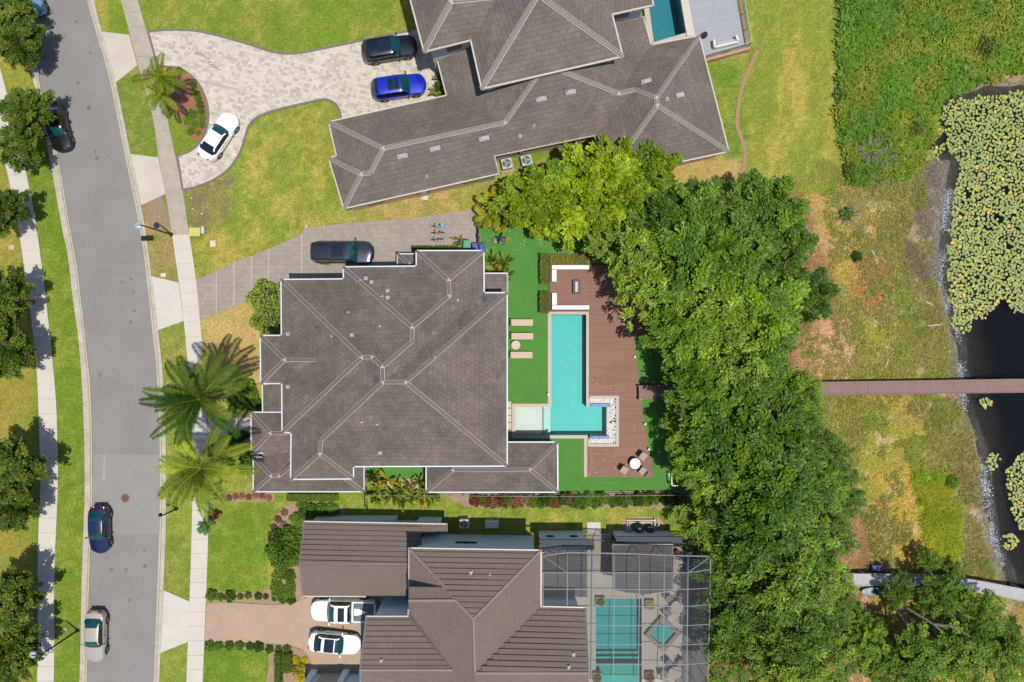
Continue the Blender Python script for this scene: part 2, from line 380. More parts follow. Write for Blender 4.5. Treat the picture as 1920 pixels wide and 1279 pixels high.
# far ground beyond, a little lower, out to the horizon
mb = MB(); mb.add([(-900, -900, -2.6), (900, -900, -2.6), (900, 900, -2.6), (-900, 900, -2.6)], [(0, 1, 2, 3)])
struct(mb.build('terrain', mat('far_meadow', (120, 140, 50), noise=0.2, nscale=0.2, noise2=0.3, n2scale=0.02)))

def lake_material():
    m = bpy.data.materials.new('lake_water'); m.use_nodes = True; nt = m.node_tree; N = nt.nodes; L = nt.links
    out = N['Material Output']; N.remove(N['Principled BSDF'])
    tr = N.new('ShaderNodeBsdfTransparent'); tr.inputs[0].default_value = (0.50, 0.52, 0.56, 1)
    gl = N.new('ShaderNodeBsdfGlossy'); gl.inputs['Roughness'].default_value = 0.06; gl.inputs[0].default_value = (1, 1, 1, 1)
    fr = N.new('ShaderNodeFresnel'); fr.inputs[0].default_value = 1.33
    n = N.new('ShaderNodeTexNoise'); n.inputs['Scale'].default_value = 7; n.inputs['Detail'].default_value = 3; n.inputs['Roughness'].default_value = 0.5
    g = N.new('ShaderNodeNewGeometry'); L.new(g.outputs['Position'], n.inputs['Vector'])
    bp = N.new('ShaderNodeBump'); bp.inputs['Strength'].default_value = 0.6; bp.inputs['Distance'].default_value = 0.16
    at = N.new('ShaderNodeAttribute'); at.attribute_name = 'tint'
    L.new(n.outputs[0], bp.inputs['Height']); L.new(at.outputs['Fac'], bp.inputs['Strength'])
    for x in (gl, fr): L.new(bp.outputs[0], x.inputs['Normal'])
    mx = N.new('ShaderNodeMixShader'); L.new(fr.outputs[0], mx.inputs[0]); L.new(tr.outputs[0], mx.inputs[1]); L.new(gl.outputs[0], mx.inputs[2])
    L.new(mx.outputs[0], out.inputs[0]); return m
# lake: grid so the ripples can be strong at the shore and calm further out
xs = np.arange(36, 100.1, 0.25); ys = np.arange(-62, 62.1, 0.25); X, Y = np.meshgrid(xs, ys, indexing='ij')
d = sdist(X*PPM+960, 639.5-Y*PPM, LAKE); rip = 0.03+1.0*np.exp(-((d-6)/9.0)**2)
idx = np.arange(X.size).reshape(X.shape); F = np.stack([idx[:-1, :-1], idx[1:, :-1], idx[1:, 1:], idx[:-1, 1:]], -1).reshape(-1, 4)
dc = sdist((X[:-1, :-1]+.12)*PPM+960, 639.5-(Y[:-1, :-1]+.12)*PPM, LAKE).ravel(); F = F[dc > -40]
at_ = np.repeat(rip.reshape(-1, 1), 3, 1).astype(np.float32)
lk = bpy.data.objects.new('lake_water', fast_mesh('lake_water', np.stack([X, Y, np.full(X.shape, -0.24)], -1).reshape(-1, 3), F, lake_material(), attr=at_)); COL.objects.link(lk); struct(lk)

# pale flecks painted in as sun glints on the ripples along the shore
fl = resample([G(*p) for p in smooth_line([(1790, 318), (1778, 372), (1772, 420), (1768, 480), (1764, 535), (1776, 575), (1790, 600), (1799, 650), (1803, 720), (1808, 765), (1820, 800), (1832, 845), (1843, 880), (1852, 930), (1859, 985), (1870, 1035), (1882, 1062)], 6)], 0.02)
Q = np.array(fl); n_ = 6500; r_ = np.random.default_rng(4); ii = r_.integers(0, len(Q), n_); den = vnoise(Q[ii, 0], Q[ii, 1], 0.5, 71, 3); ok = r_.random(n_) < sstep(0.30, 0.62, den); ii = ii[ok]; n_ = len(ii)
c_ = Q[ii]+np.stack([r_.normal(size=n_)*0.26+0.08, r_.normal(size=n_)*0.1], 1); sz = r_.uniform(0.010, 0.032, n_); an = r_.random(n_)*6.28; el = r_.uniform(0.5, 2.2, n_)
V_ = []
for k in range(5): a = an+k*1.2566; V_.append(np.stack([c_[:, 0]+sz*np.cos(a)*(0.8+0.4*r_.random(n_)), c_[:, 1]+sz*np.sin(a)*el, np.full(n_, -0.232)], 1))
fo = bpy.data.objects.new('shore_foam', fast_mesh('shore_foam', np.stack(V_, 1).reshape(-1, 3), np.arange(n_*5).reshape(-1, 5), mat('foam', (216, 226, 242), rough=0.4, k=0.6))); COL.objects.link(fo); fo['kind'] = 'stuff'; fo['label'] = 'white flecks painted as sun glints where the ripples meet the muddy shore'; fo['category'] = 'foam'

# ------------------------------------------------------------------ road, kerbs, pavements
KL_out = [(5, -60), (12, 0), (50, 97), (54, 116), (67, 168), (92, 286), (118, 430), (128, 477), (138, 561), (148, 635), (154, 706), (158, 790), (159.5, 850), (159.5, 943), (155, 1067), (150, 1279), (140, 1500)]
KL_in = [(20, -60), (28, 0), (64, 97), (72, 131), (79, 175), (107.5, 284), (133, 430), (146, 504), (156, 588), (165, 669), (170, 722), (173, 790), (174, 850), (174, 946), (170, 1037), (167, 1135), (163.5, 1279), (155, 1500)]
KR_in = [(146, -60), (164, 0), (181, 60), (206, 148), (235, 290), (255, 387), (263, 430), (272, 487), (287, 622), (294, 689), (299, 770), (300.5, 850), (300.5, 967), (299, 1020), (294, 1151), (289, 1279), (278, 1500)]
KR_out = [(159, -60), (177, 0), (192, 60), (217, 150), (246, 289), (266, 387), (275, 440), (284, 510), (298, 622), (305, 689), (310, 770), (312, 850), (312, 967), (310.5, 1030), (305, 1151), (299.5, 1279), (289, 1500)]
SR_l = [(212, -60), (227, 0), (244, 64), (259, 121), (286, 215), (297.5, 292), (312, 370), (321, 425), (336, 529), (345, 601), (354, 699), (359, 800), (361, 900), (361, 957), (356, 1125), (350, 1279), (342, 1500)]
SR_r = [(243, -60), (259, 0), (276, 60), (291, 114), (313, 215), (329, 292), (343, 356), (353, 425), (368, 524), (375.5, 600), (381, 655), (387, 740), (391, 850), (391.5, 916), (391, 997), (386.5, 1128), (380.5, 1279), (372, 1500)]
SL_l = [(-70, -60), (-50, 50), (-14, 200), (10, 303), (34, 420), (50, 528), (67, 662), (72, 739), (75.5, 850), (76.5, 916), (72, 1037), (70.6, 1279), (60, 1500)]
SL_r = [(-38, -60), (-18, 50), (20, 200), (44, 296), (68, 420), (84, 538), (97.5, 662), (106, 756), (108.5, 849), (109, 916), (102.5, 1084), (101.5, 1279), (92, 1500)]
def ribbon(a, b, nseg):
    def par(line):
        s = smooth_line(line, 8); d = [0]
        for p, q in zip(s[:-1], s[1:]): d.append(d[-1]+math.dist(p, q))
        ys_ = np.array([p[1] for p in s]); xs_ = np.array([p[0] for p in s]); return xs_, ys_
    ax, ay = par(a); bx, by = par(b); y0 = max(ay[0], by[0]); y1 = min(ay[-1], by[-1]); out = []
    for y in np.linspace(y0, y1, nseg+1):
        out.append((G(np.interp(y, ay, ax), y), G(np.interp(y, by, bx), y)))
    return out
def strip(name, a, b, z, m, n=160, thick=None, gap=0.0, gapm=None):
    mb = MB(); rb = ribbon(a, b, n)
    if gap:      # separate slabs with open joints over a dark bed
        for i in range(n):
            (l0, r0), (l1, r1) = rb[i], rb[i+1]; ln = math.dist(l0, l1); t = gap/ln/2
            f = lambda p, q, s: (p[0]+(q[0]-p[0])*s, p[1]+(q[1]-p[1])*s)
            mb.prism([f(l0, l1, t), f(l0, l1, 1-t), f(r0, r1, 1-t), f(r0, r1, t)], -0.1, z)
        for i in range(0, n):
            (l0, r0), (l1, r1) = rb[i], rb[i+1]; mb.add([(*l0, z-0.03), (*l1, z-0.03), (*r1, z-0.03), (*r0, z-0.03)], [(0, 1, 2, 3)], 1)
        return struct(mb.build(name, [m, gapm]))
    vs = []; fs = []
    z0 = z if thick is None else z-thick
    for l, r in rb: vs += [(*l, z), (*r, z)] + ([(*l, z0), (*r, z0)] if thick else [])
    k = 4 if thick else 2
    for i in range(n):
        a0, b0 = i*k, (i+1)*k
        fs.append((a0, b0, b0+1, a0+1))
        if thick: fs += [(a0, a0+2, b0+2, b0), (a0+1, b0+1, b0+3, a0+3)]
    mb.add(vs, fs); return struct(mb.build(name, m))
asph = mat('asphalt', (152, 147, 143), noise=0.22, nscale=20, noise2=0.09, n2scale=0.3, bump=0.4, bscale=60, rough=0.85)
conc_new = mat('concrete_pale', (224, 215, 203), noise=0.05, nscale=7, noise2=0.06, n2scale=0.6, rough=0.8)
conc_old = mat('concrete_weathered', (190, 178, 162), noise=0.10, nscale=5, noise2=0.15, n2scale=0.7, rough=0.85)
conc_apron = mat('concrete_apron', (216, 206, 190), noise=0.05, nscale=6, noise2=0.08, n2scale=0.5, rough=0.8)
kerb_m = mat('kerb_concrete', (203, 192, 172), noise=0.18, nscale=4, noise2=0.16, n2scale=0.9, rough=0.85)
dark_joint = mat('joint_dark', (176, 166, 150))
strip('road', KL_in, KR_in, 0.02, asph)
strip('kerb', KL_out, KL_in, 0.10, kerb_m, thick=0.2)
strip('kerb', KR_in, KR_out, 0.10, kerb_m, thick=0.2)
strip('gutter_line', [(x-4, y) for x, y in KL_in], [(x-2.6, y) for x, y in KL_in], 0.105, mat('kerb_stain', (160, 150, 134), noise=0.2, nscale=2))
strip('gutter_line', [(x+3.2, y) for x, y in KR_in], [(x+4.4, y) for x, y in KR_in], 0.105, mat('kerb_stain', (160, 150, 134)))
def cutline(a, y0, y1):
    s = smooth_line(a, 8); ys_ = np.array([p[1] for p in s]); xs_ = np.array([p[0] for p in s])
    return [(float(np.interp(y, ys_, xs_)), float(y)) for y in np.linspace(y0, y1, 14)]
strip('pavement', cutline(SR_l, -60, 440), cutline(SR_r, -60, 440), 0.07, conc_old, n=18, gap=0.02, gapm=dark_joint)
strip('pavement', cutline(SR_l, 440, 1500), cutline(SR_r, 440, 1500), 0.07, conc_new, n=39, gap=0.02, gapm=dark_joint)
strip('pavement', SL_l, SL_r, 0.07, conc_new, n=56, gap=0.02, gapm=dark_joint)
def slab(name, px, z, m, z0=-0.05, st=True, parent=None):
    o = MB().prism(gpoly(px), z0, z).build(name, m, parent)
    if st: struct(o)
    return o
for q in ([(192, 60), (243, 66), (258.5, 123), (217, 156)], [(246, 289), (297.5, 296), (311, 364), (266, 385)]):
    slab('driveway_apron', q, 0.085, conc_apron)
for q in ([(285, 518), (335.5, 530), (345, 602), (297, 619)], [(307.5, 1106), (356, 1127), (353, 1203), (302, 1223)]):
    slab('driveway_apron', q, 0.085, conc_new)
# asphalt patch panel, crack-filler and manholes
strip('road_patch', [(176, 852), (175, 900), (171.5, 1001)], [(299, 852), (299, 930), (298, 1003)], 0.024, mat('asphalt_patch', (159, 153, 149), noise=0.09, nscale=22, noise2=0.06, n2scale=0.5), n=6)
def lathe_obj(name, px, py, prof, m, n=20, label=None, cat=None, group=None, z=0):
    x, y = G(px, py); o = MB().lathe((0, 0, z), prof, n).build(name, m); o.location = (x, y, 0)
    if label: tag(o, label, cat, group)
    return o
rust = mat('rusty_iron', (116, 82, 68), rough=0.6, noise=0.25, nscale=12)
t = thing('manhole', 'round rusty manhole cover set in the road above the dark blue sedan', 'manhole cover', (*G(235, 934), 0.02))
c0 = G(235, 934)
MB().lathe((*c0, 0), [(0.46, 0.02), (0.46, 0.034), (0.36, 0.034), (0.36, 0.02)], 26, cap=False).build('rim', mat('ring_concrete', (150, 135, 124)), t)
mb = MB().lathe((*c0, 0), [(0.355, 0.02), (0.355, 0.04), (0.30, 0.043)], 26)
for i in range(-3, 4): mb.box((c0[0]+i*0.085, c0[1], 0.045), (0.03, 2*math.sqrt(0.3**2-(i*0.085)**2)-0.02, 0.008))
mb.build('lid', rust, t)
# dark oil spots and a survey nail on the road
spots = [(167, 202, 4), (146, 155, 3), (182, 297, 3.4), (179, 284, 2), (144, 41, 2.5), (170, 100, 2), (229, 529, 2), (246, 524, 2), (251, 547, 2), (252, 584, 2.4), (245, 604, 2.6), (272, 1061, 3), (209, 1068, 3), (237, 1068, 2.4), (243, 1125, 2.4), (187, 702, 2.2), (190, 706, 1.6), (271, 1032, 2.4)]
mb = MB()
for x, y, r in spots:
    c = G(x, y); n = 12; rr = r/PPM
    mb.add([(c[0]+rr*math.cos(k*math.pi/6)*(1+0.3*random.random()), c[1]+rr*math.sin(k*math.pi/6)*(1+0.3*random.random()), 0.028) for k in range(12)], [list(range(12))])
struct(mb.build('road_stains', mat('oil_stain', (122, 116, 112), noise=0.2, nscale=8)))
# tar line with blob (pale) north of the manhole
mb = MB(); a = G(196, 850); b = G(195, 896)
mb.add([(a[0]-.03, a[1], .029), (a[0]+.03, a[1], .029), (b[0]+.06, b[1], .029), (b[0]-.06, b[1], .029)], [(3, 2, 1, 0)])
mb.add([(b[0]+.2*math.cos(k), b[1]-.05+.09*math.sin(k), .0295) for k in np.linspace(0, 6.28, 13)[:-1]], [list(range(12))])
struct(mb.build('road_marking', mat('pale_sealant', (188, 182, 178))))

# ------------------------------------------------------------------ driveways
trav = brick_mat('travertine_pavers', (228, 216, 200), (164, 152, 138), (190, 178, 162), 0.50, 0.27, msize=0.010, uv=False, stain=0.07, bias=-0.40, rot=R(13), sq=(0.55, 2), stain_c=None)
gray_pav = brick_mat('gray_pavers', (180, 166, 153), (168, 154, 143), (156, 143, 132), 0.42, 0.42, msize=0.016, uv=False, stain=0.06, rot=0)
pink_pav = brick_mat('salmon_pavers', (206, 170, 142), (196, 166, 140), (184, 156, 134), 0.24, 0.12, msize=0.01, uv=False, stain=0.07, rot=R(45), stain_c=(178, 164, 152))
top = [(278, 60), (300, 57.5), (319, 56.5), (363, 58), (403, 66), (444, 77), (480, 88), (507, 97), (534, 101), (564, 99.5), (614, 90), (682, 76), (769, 58)]
bot = [(640, 224), (636, 205), (625, 192), (608, 186.5), (581, 192), (540.5, 201), (507, 210), (480, 222), (467, 236), (460, 256), (450, 286), (430, 316), (403, 336), (370, 350), (343, 356)]
isl = [(333, 292.5), (356, 284), (373, 269), (387, 245), (391, 215), (387, 188), (373, 158), (353, 138), (335, 128), (296, 124)]
tops = smooth_line(top, 5); bots = smooth_line(bot, 5); isls = smooth_line(isl, 5)
slab('driveway', tops+[(800, 54), (815, 128), (836, 180), (840, 190), (640, 230)]+bots[1:]+isls, 0.05, trav)
slab('driveway', [(368, 526), (403, 509), (440, 492), (504, 467), (564, 440), (572, 428), (648, 419), (769, 410), (897, 391), (903, 480), (903, 560), (560, 560), (480, 556), (437, 576), (376, 600)], 0.05, gray_pav)
slab('driveway', smooth_line([(388, 1131), (440, 1130), (510, 1134), (550, 1130), (580, 1118)], 4)+[(720, 1100), (720, 1310), (560, 1310)]+smooth_line([(584, 1241), (577, 1227), (556, 1213), (503, 1206), (440, 1204), (384, 1203)], 4), 0.05, pink_pav)
edge_m = mat('dark_edging_pavers', (128, 118, 110), noise=0.15, nscale=8)
def border(name, line, w, z, m, h=0.1, st=True):
    L = [Vector(G(*p)) for p in line]; mb = MB(); lf = []; rt = []
    for i, p in enumerate(L):
        d = (L[min(i+1, len(L)-1)]-L[max(i-1, 0)]).normalized(); n = Vector((-d.y, d.x))*w/2; lf.append(p+n); rt.append(p-n)
    vs = []; fs = []
    for a, b in zip(lf, rt): vs += [(a.x, a.y, z), (b.x, b.y, z), (a.x, a.y, z-h), (b.x, b.y, z-h)]
    for i in range(len(L)-1):
        a0, b0 = i*4, i*4+4; fs += [(a0+1, b0+1, b0, a0), (a0, b0, b0+2, a0+2), (b0+1, a0+1, a0+3, b0+3)]
    mb.add(vs, fs); o = mb.build(name, m)
    return struct(o) if st else o
for l in (tops, bots, isls): border('driveway_edging', l, 0.2, 0.07, edge_m)
border('driveway_edging', [(278, 60), (296, 124)], 0.2, 0.072, edge_m); border('driveway_edging', [(333, 292), (343, 356)], 0.2, 0.072, edge_m)
joint_l = mat('pale_paver_joint', (196, 184, 166), noise=0.1)
for x, y0, y1 in ((406, 508, 590), (439, 493, 576), (472, 481, 560), (504, 467, 545), (566, 440, 523), (608, 425, 430), (737, 412, 416)):
    border('driveway_joint', [(x, y0), (x, y1)], 0.10, 0.054, joint_l, h=0.02)
mb = MB()      # tyre scuffs on the pale paving
for i, (x, y) in enumerate([(356, 92), (363, 94), (368, 99), (372, 101), (377, 102), (381, 105), (386, 108), (391, 111), (394, 117), (398, 122), (402, 125), (406, 128), (412, 131)]):
    c = Vector(G(x, y)); a = random.uniform(-0.9, 0.1); d = Vector((math.cos(a), math.sin(a)))*0.11; n = Vector((-d.y, d.x))*0.28
    mb.add([(c+d+n).to_3d()+Vector((0, 0, .056)), (c-d+n).to_3d()+Vector((0, 0, .056)), (c-d-n).to_3d()+Vector((0, 0, .056)), (c+d-n).to_3d()+Vector((0, 0, .056))], [(0, 1, 2, 3)])
struct(mb.build('tyre_marks', mat('rubber_scuff', (96, 88, 80))))
# door path, two slabs, and the far garden's trodden path
slab('path', [(391, 783), (447, 783), (447, 818), (391, 818)], 0.06, conc_new); slab('path', [(449, 783), (482, 783), (482, 818), (449, 818)], 0.06, conc_new)
border('path', smooth_line([(1420, 95), (1410, 118), (1396, 150), (1388, 178), (1384, 205), (1382, 235), (1391, 262), (1397, 290), (1395, 312), (1386, 332)], 5), 0.34, 0.03, mat('trodden_earth', (178, 136, 104), noise=0.2, nscale=6), h=0.05)
# mulch beds
mulch = mat('red_mulch', (170, 108, 80), noise=0.3, nscale=9, bump=0.8, bscale=30)
mulch2 = mat('pale_mulch', (176, 142, 118), noise=0.3, nscale=8, noise2=0.15, n2scale=1, bump=0.8, bscale=30)
def bed(name, px, m, z=0.03, sm=True, amp=0.0):
    p = smooth_line(px, 4, closed=True) if sm else px
    return slab(name, p, z, m)
bed('mulch_bed', [(345, 139), (372, 162), (386, 190), (389, 217), (385, 243), (370, 266), (352, 250), (338, 222), (318, 200), (318, 150)], mulch)
bed('mulch_bed', [(395, 927), (440, 924), (505, 923), (515, 932), (505, 940), (450, 940), (395, 938)], mulch2)
bed('mulch_bed', [(500, 1020), (515, 975), (535, 950), (575, 940), (640, 948), (642, 985), (590, 985), (572, 1000), (572, 1110), (560, 1130), (510, 1132), (450, 1129), (389, 1130), (389, 1108), (440, 1110), (490, 1108), (512, 1095), (516, 1060)], mulch2, 0.032)
bed('mulch_bed', [(384, 1206), (440, 1206), (505, 1208), (556, 1214), (576, 1228), (584, 1244), (585, 1330), (500, 1330), (505, 1240), (495, 1222), (440, 1216), (384, 1216)], mulch2, 0.034)
bed('mulch_bed', [(852, 926), (1040, 926), (1285, 920), (1285, 950), (1060, 950), (900, 952), (862, 944)], mulch2, 0.02)
bed('mulch_bed', [(282, 372), (300, 362), (318, 420), (290, 430), (272, 400)], mat('bare_soil', (160, 138, 108), noise=0.3, nscale=5), 0.012)
bed('gravel_bed', [(1164, 986), (1170, 974), (1185, 969), (1225, 969), (1240, 976), (1246, 992), (1200, 1000), (1166, 998)], mat('pad_soil', (190, 150, 116), noise=0.2, nscale=6), 0.03)
# ------------------------------------------------------------------ roofs and houses
roof_main = brick_mat('roof_tile_main', (115, 103, 95), (125, 112, 104), (100, 90, 85), 0.40, 0.40, msize=0.014, stain=0.23, rough=0.85, bump=0.6)
roof_far = brick_mat('roof_tile_far', (126, 114, 106), (117, 106, 99), (98, 88, 84), 0.7, 0.40, msize=0.016, stain=0.18, rough=0.85, bump=0.6)
roof_sm = brick_mat('roof_tile_south', (132, 115, 106), (127, 111, 103), (118, 102, 95), 0.30, 0.36, msize=0.012, stain=0.05, rough=0.85, bump=0.6)
mortar_m = mat('ridge_mortar', (206, 192, 184), noise=0.2, nscale=6)
ridge_dk = mat('ridge_tile', (122, 109, 103), noise=0.15, nscale=5)
ridge_wm = mat('ridge_tile_weathered', (150, 140, 134), noise=0.2, nscale=5)
gut_blue = mat('gutter_white', (226, 234, 236), rough=0.5)
gut_warm = mat('gutter_cream', (222, 206, 190), rough=0.5)
stucco = mat('stucco_white', (226, 224, 218), noise=0.03, nscale=8, rough=0.9)
stucco_s = mat('stucco_pale_blue', (222, 240, 250), k=0.85, noise=0.03, nscale=8, rough=0.9)
stucco_c = mat('stucco_cream', (214, 190, 162), noise=0.04, nscale=8, rough=0.9)
soffit_m = mat('soffit', (196, 190, 182), rough=0.9)
glass_w = mat('window_glass', (40, 60, 74), rough=0.08, spec=0.8)
frame_w = mat('window_frame', (60, 58, 56), rough=0.4)
vent_m = mat('vent_metal', (180, 178, 174), rough=0.5, noise=0.1)
def face_uv(me):
    uvl = me.uv_layers.new(name='UVMap')
    for p in me.polygons:
        n = p.normal; h = Vector((n.x, n.y, 0))
        if h.length < 1e-3: h = Vector((0, 1, 0))
        h.normalize(); e = Vector((-h.y, h.x, 0)); up = n.cross(e); 
        for li in p.loop_indices:
            c = me.vertices[me.loops[li].vertex_index].co
            uvl.data[li].uv = (c.dot(e), c.dot(up))
def roof_solid(name, V, faces, m, parent, thick=0.16, extra=None):
    """V: dict key->(px,py,h).  Each face is made planar by fitting; shared heights come from the table."""
    keys = list(V); idx = {k: i for i, k in enumerate(keys)}
    vs = [W(*V[k]) for k in keys]; me = bpy.data.meshes.new(name)
    fs = []
    for f in faces:
        ii = [idx[k] for k in f]
        a = sum(vs[ii[i]].x*vs[ii[(i+1) % len(ii)]].y-vs[ii[(i+1) % len(ii)]].x*vs[ii[i]].y for i in range(len(ii)))
        fs.append(ii if a > 0 else ii[::-1])
    me.from_pydata([tuple(v) for v in vs], [], fs); me.update(); me.materials.append(m); face_uv(me)
    o = bpy.data.objects.new(name, me); link(o, parent); return o
def caps(V, lines, parent, w=0.34, far=False):
    seen = set()
    for a, b in lines:
        A, B = W(*V[a]), W(*V[b]); d = (B-A); ln = d.length; d.normalize()
        s = d.cross(Vector((0, 0, 1))).normalized(); up = s.cross(d); mb = MB(); n = max(1, int(ln/0.42))
        for k in range(n):     # overlapping half-round ridge tiles
            t0, t1 = k/n, (k+1)/n; p, q = A.lerp(B, t0), A.lerp(B, t1+0.02/ln if k < n-1 else 1)
            z0, z1 = 0.055+0.02, 0.055; ww = w*0.36
            vs = []
            for pt, z in ((p, z0), (q, z1)):
                vs += [pt-s*ww-up*0.03, pt-s*ww*0.6+up*(z+0.02), pt+s*ww*0.6+up*(z+0.02), pt+s*ww-up*0.03]
            mb.add(vs, [(0, 4, 5, 1), (1, 5, 6, 2), (2, 6, 7, 3), (0, 1, 2, 3), (7, 6, 5, 4)], 0)
        for sg in (-1, 1):     # pale mortar bedding along both sides
            for (f0, f1) in ((0.0, 1.0),):
                p, q = A.lerp(B, f0), A.lerp(B, f1); e0, e1 = w*0.37, w*0.49
                z = 0.05 if sg > 0 else 0.046
                vs = [p+s*sg*e0+up*z, q+s*sg*e0+up*z, q+s*sg*e1+up*(z-0.012), p+s*sg*e1+up*(z-0.012), p+s*sg*e1-up*0.12, q+s*sg*e1-up*0.12]
                fs = [(0, 1, 2, 3), (3, 2, 5, 4)]
                if sg > 0: fs = [f[::-1] for f in fs]
                mb.add(vs, fs, 1)
        # mortar boss at the top end
        if b not in seen: mb.lathe((B.x, B.y, B.z-0.05), [(w*0.45, 0), (w*0.42, 0.12), (w*0.2, 0.19)], 8, 1)
        seen.add(b)
        mb.build('ridge_cap', [ridge_wm if far else ridge_dk, mortar_m], parent)
def gutters(V, lines, parent, m, brackets=False, w=0.105):
    for a, b in lines:
        A, B = W(*V[a]), W(*V[b]); d = B-A; ln = math.hypot(d.x, d.y); rz = math.atan2(d.y, d.x); c = (A+B)/2
        mb = MB(); L = ln+w; pitch_z = (A.z+B.z)/2
        if abs(A.z-B.z) < 0.02:
            mb.box((c.x, c.y, pitch_z-0.055), (L, w, 0.17), rz)
        else:
            mb.tube([A, B], w*0.6, 4)
        if brackets:
            n = max(2, int(ln/1.25))
            for k in range(n+1):
                p = A.lerp(B, k/n); nx, ny = -math.sin(rz), math.cos(rz)
                mb.box((p.x, p.y, p.z+0.045), (0.07, w*1.35, 0.035), rz)
        mb.build('gutter', m, parent)
def walls(poly, z0, z1, parent, m, inset=0.5, soffit=True, windows=None, name='wall'):
    ip = offset_poly(poly, inset) if inset else poly
    mb = MB(); n = len(ip); a = sum(ip[i][0]*ip[(i+1) % n][1]-ip[(i+1) % n][0]*ip[i][1] for i in range(n))
    if a < 0: ip = ip[::-1]
    mb.add([(p[0], p[1], z0) for p in ip]+[(p[0], p[1], z1-0.1) for p in ip], [(i, (i+1) % n, (i+1) % n+n, i+n) for i in range(n)])
    wo = mb.build(name, m, parent)
    if soffit:
        pp = poly if a > 0 else poly[::-1]
        MB().add([(p[0], p[1], z1-0.12) for p in pp], [list(range(len(pp)))[::-1]]) if False else None
        s = MB(); s.add([(p[0], p[1], z1-0.12) for p in pp], [list(range(len(pp)))[::-1]]); s.build('soffit', soffit_m, wo)
    if windows:
        for i in range(n):
            p, q = Vector(ip[i]), Vector(ip[(i+1) % n]); L = (q-p).length
            if L < 3.2: continue
            t = (q-p)/L; nr = Vector((t.y, -t.x)); k = int(L//3.4)
            for j in range(k):
                c = p+t*(L*(j+0.5)/k)
                for zz in windows:
                    if not (z0 < zz < z1): continue
                    rz = math.atan2(t.y, t.x); f = MB().box((c.x+nr.x*0.02, c.y+nr.y*0.02, zz), (1.3, 0.09, 1.3), rz).build('window', frame_w, parent)
                    MB().box((c.x+nr.x*0.045, c.y+nr.y*0.045, zz), (1.14, 0.06, 1.14), rz).build('pane', glass_w, f)
    return wo
def xy(V, keys): return [tuple(W(*V[k])[:2]) for k in keys]
def rect_hip(name, px0, py0, px1, py1, h, pitch, m, parent, w_cap=0.3, gut=None, rd=None, wall=None, zw=0.0, cap=True):
    """small axis-aligned hip roof with its eave rectangle given in the photograph"""
    A, C = W(px0, py1, h), W(px1, py0, h); x0, y0, x1, y1 = A.x, A.y, C.x, C.y
    hw, hh = (x1-x0)/2, (y1-y0)/2; r = min(hw, hh); z = h+pitch*r
    if hw > hh: a, b = (x0+r, (y0+y1)/2), (x1-r, (y0+y1)/2)
    else: a, b = ((x0+x1)/2, y0+r), ((x0+x1)/2, y1-r)
    vs = [(x0, y0, h), (x1, y0, h), (x1, y1, h), (x0, y1, h), (*a, z), (*b, z)]
    fs = [(0, 1, 5, 4), (1, 2, 5), (2, 3, 4, 5), (3, 0, 4)] if hw > hh else [(0, 1, 4), (1, 2, 5, 4), (2, 3, 5), (3, 0, 4, 5)]
    me = bpy.data.meshes.new(name); me.from_pydata(vs, [], fs); me.update(); me.materials.append(m); face_uv(me)
    o = bpy.data.objects.new(name, me); link(o, parent)
    return o, vs

# ---- main house ---------------------------------------------------------------------------------
E = 6.1
mh = thing('main_house', 'large brown hip roofed house at the centre, beside the long turquoise pool', 'house', (*G(740, 700), 0))
V = dict(e1=(527, 524, E), e2=(644, 523, E), e3=(643.5, 500.5, E), e4=(780.5, 499, E), e5=(780.5, 470, E), e6=(907, 470, E), e7=(908, 549, E), e8=(951, 549, E),
         e9=(951, 874, E), e10=(663, 875, E), e11=(663, 898, E), e12=(545, 899, E), e13=(546, 811.5, E), e14=(529, 811, E),
         r1=(678.6, 670, 8.95), r2=(698, 669.5, 8.95), r3=(717, 688, 9.3), r4=(718, 716.5, 9.3), r5=(761, 716.5, 9.4), r6=(773, 640, 8.5), r7=(773, 614, 8.5),
         r8=(842.6, 555, 7.25), r9=(841, 525, 7.25), r10=(602, 825.7, 7.1), r11=(600, 851, 7.1))
F = [('e1', 'r1', 'e14'), ('e1', 'e2', 'r6', 'r3', 'r2', 'r1'), ('e2', 'e3', 'r7', 'r6'), ('e3', 'e4', 'r8', 'r7'), ('e4', 'e5', 'r9', 'r8'), ('e5', 'e6', 'r9'),
     ('e6', 'e7', 'r4', 'r3', 'r6', 'r7', 'r8', 'r9'), ('e7', 'e8', 'r5', 'r4'), ('e8', 'e9', 'r5'), ('e9', 'e10', 'r10', 'r4', 'r5'), ('e10', 'e11', 'r11', 'r10'),
     ('e11', 'e12', 'r11'), ('e12', 'e13', 'r2', 'r3', 'r4', 'r10', 'r11'), ('e13', 'e14', 'r1', 'r2')]
rf = roof_solid('roof', V, F, roof_main, mh)
caps(V, [('e1', 'r1'), ('r1', 'r2'), ('r2', 'r3'), ('r3', 'r4'), ('r4', 'r5'), ('e8', 'r5'), ('e9', 'r5'), ('r10', 'r4'), ('r10', 'r11'), ('e12', 'r11'), ('e11', 'r11'),
         ('e14', 'r1'), ('r6', 'r3'), ('r6', 'r7'), ('e3', 'r7'), ('r8', 'r7'), ('r9', 'r8'), ('e5', 'r9'), ('e6', 'r9')], rf)
ring = ['e%d' % i for i in range(1, 15)]
gutters(V, list(zip(ring, ring[1:]+ring[:1])), rf, gut_blue)
mb = MB()      # flashing in the valleys
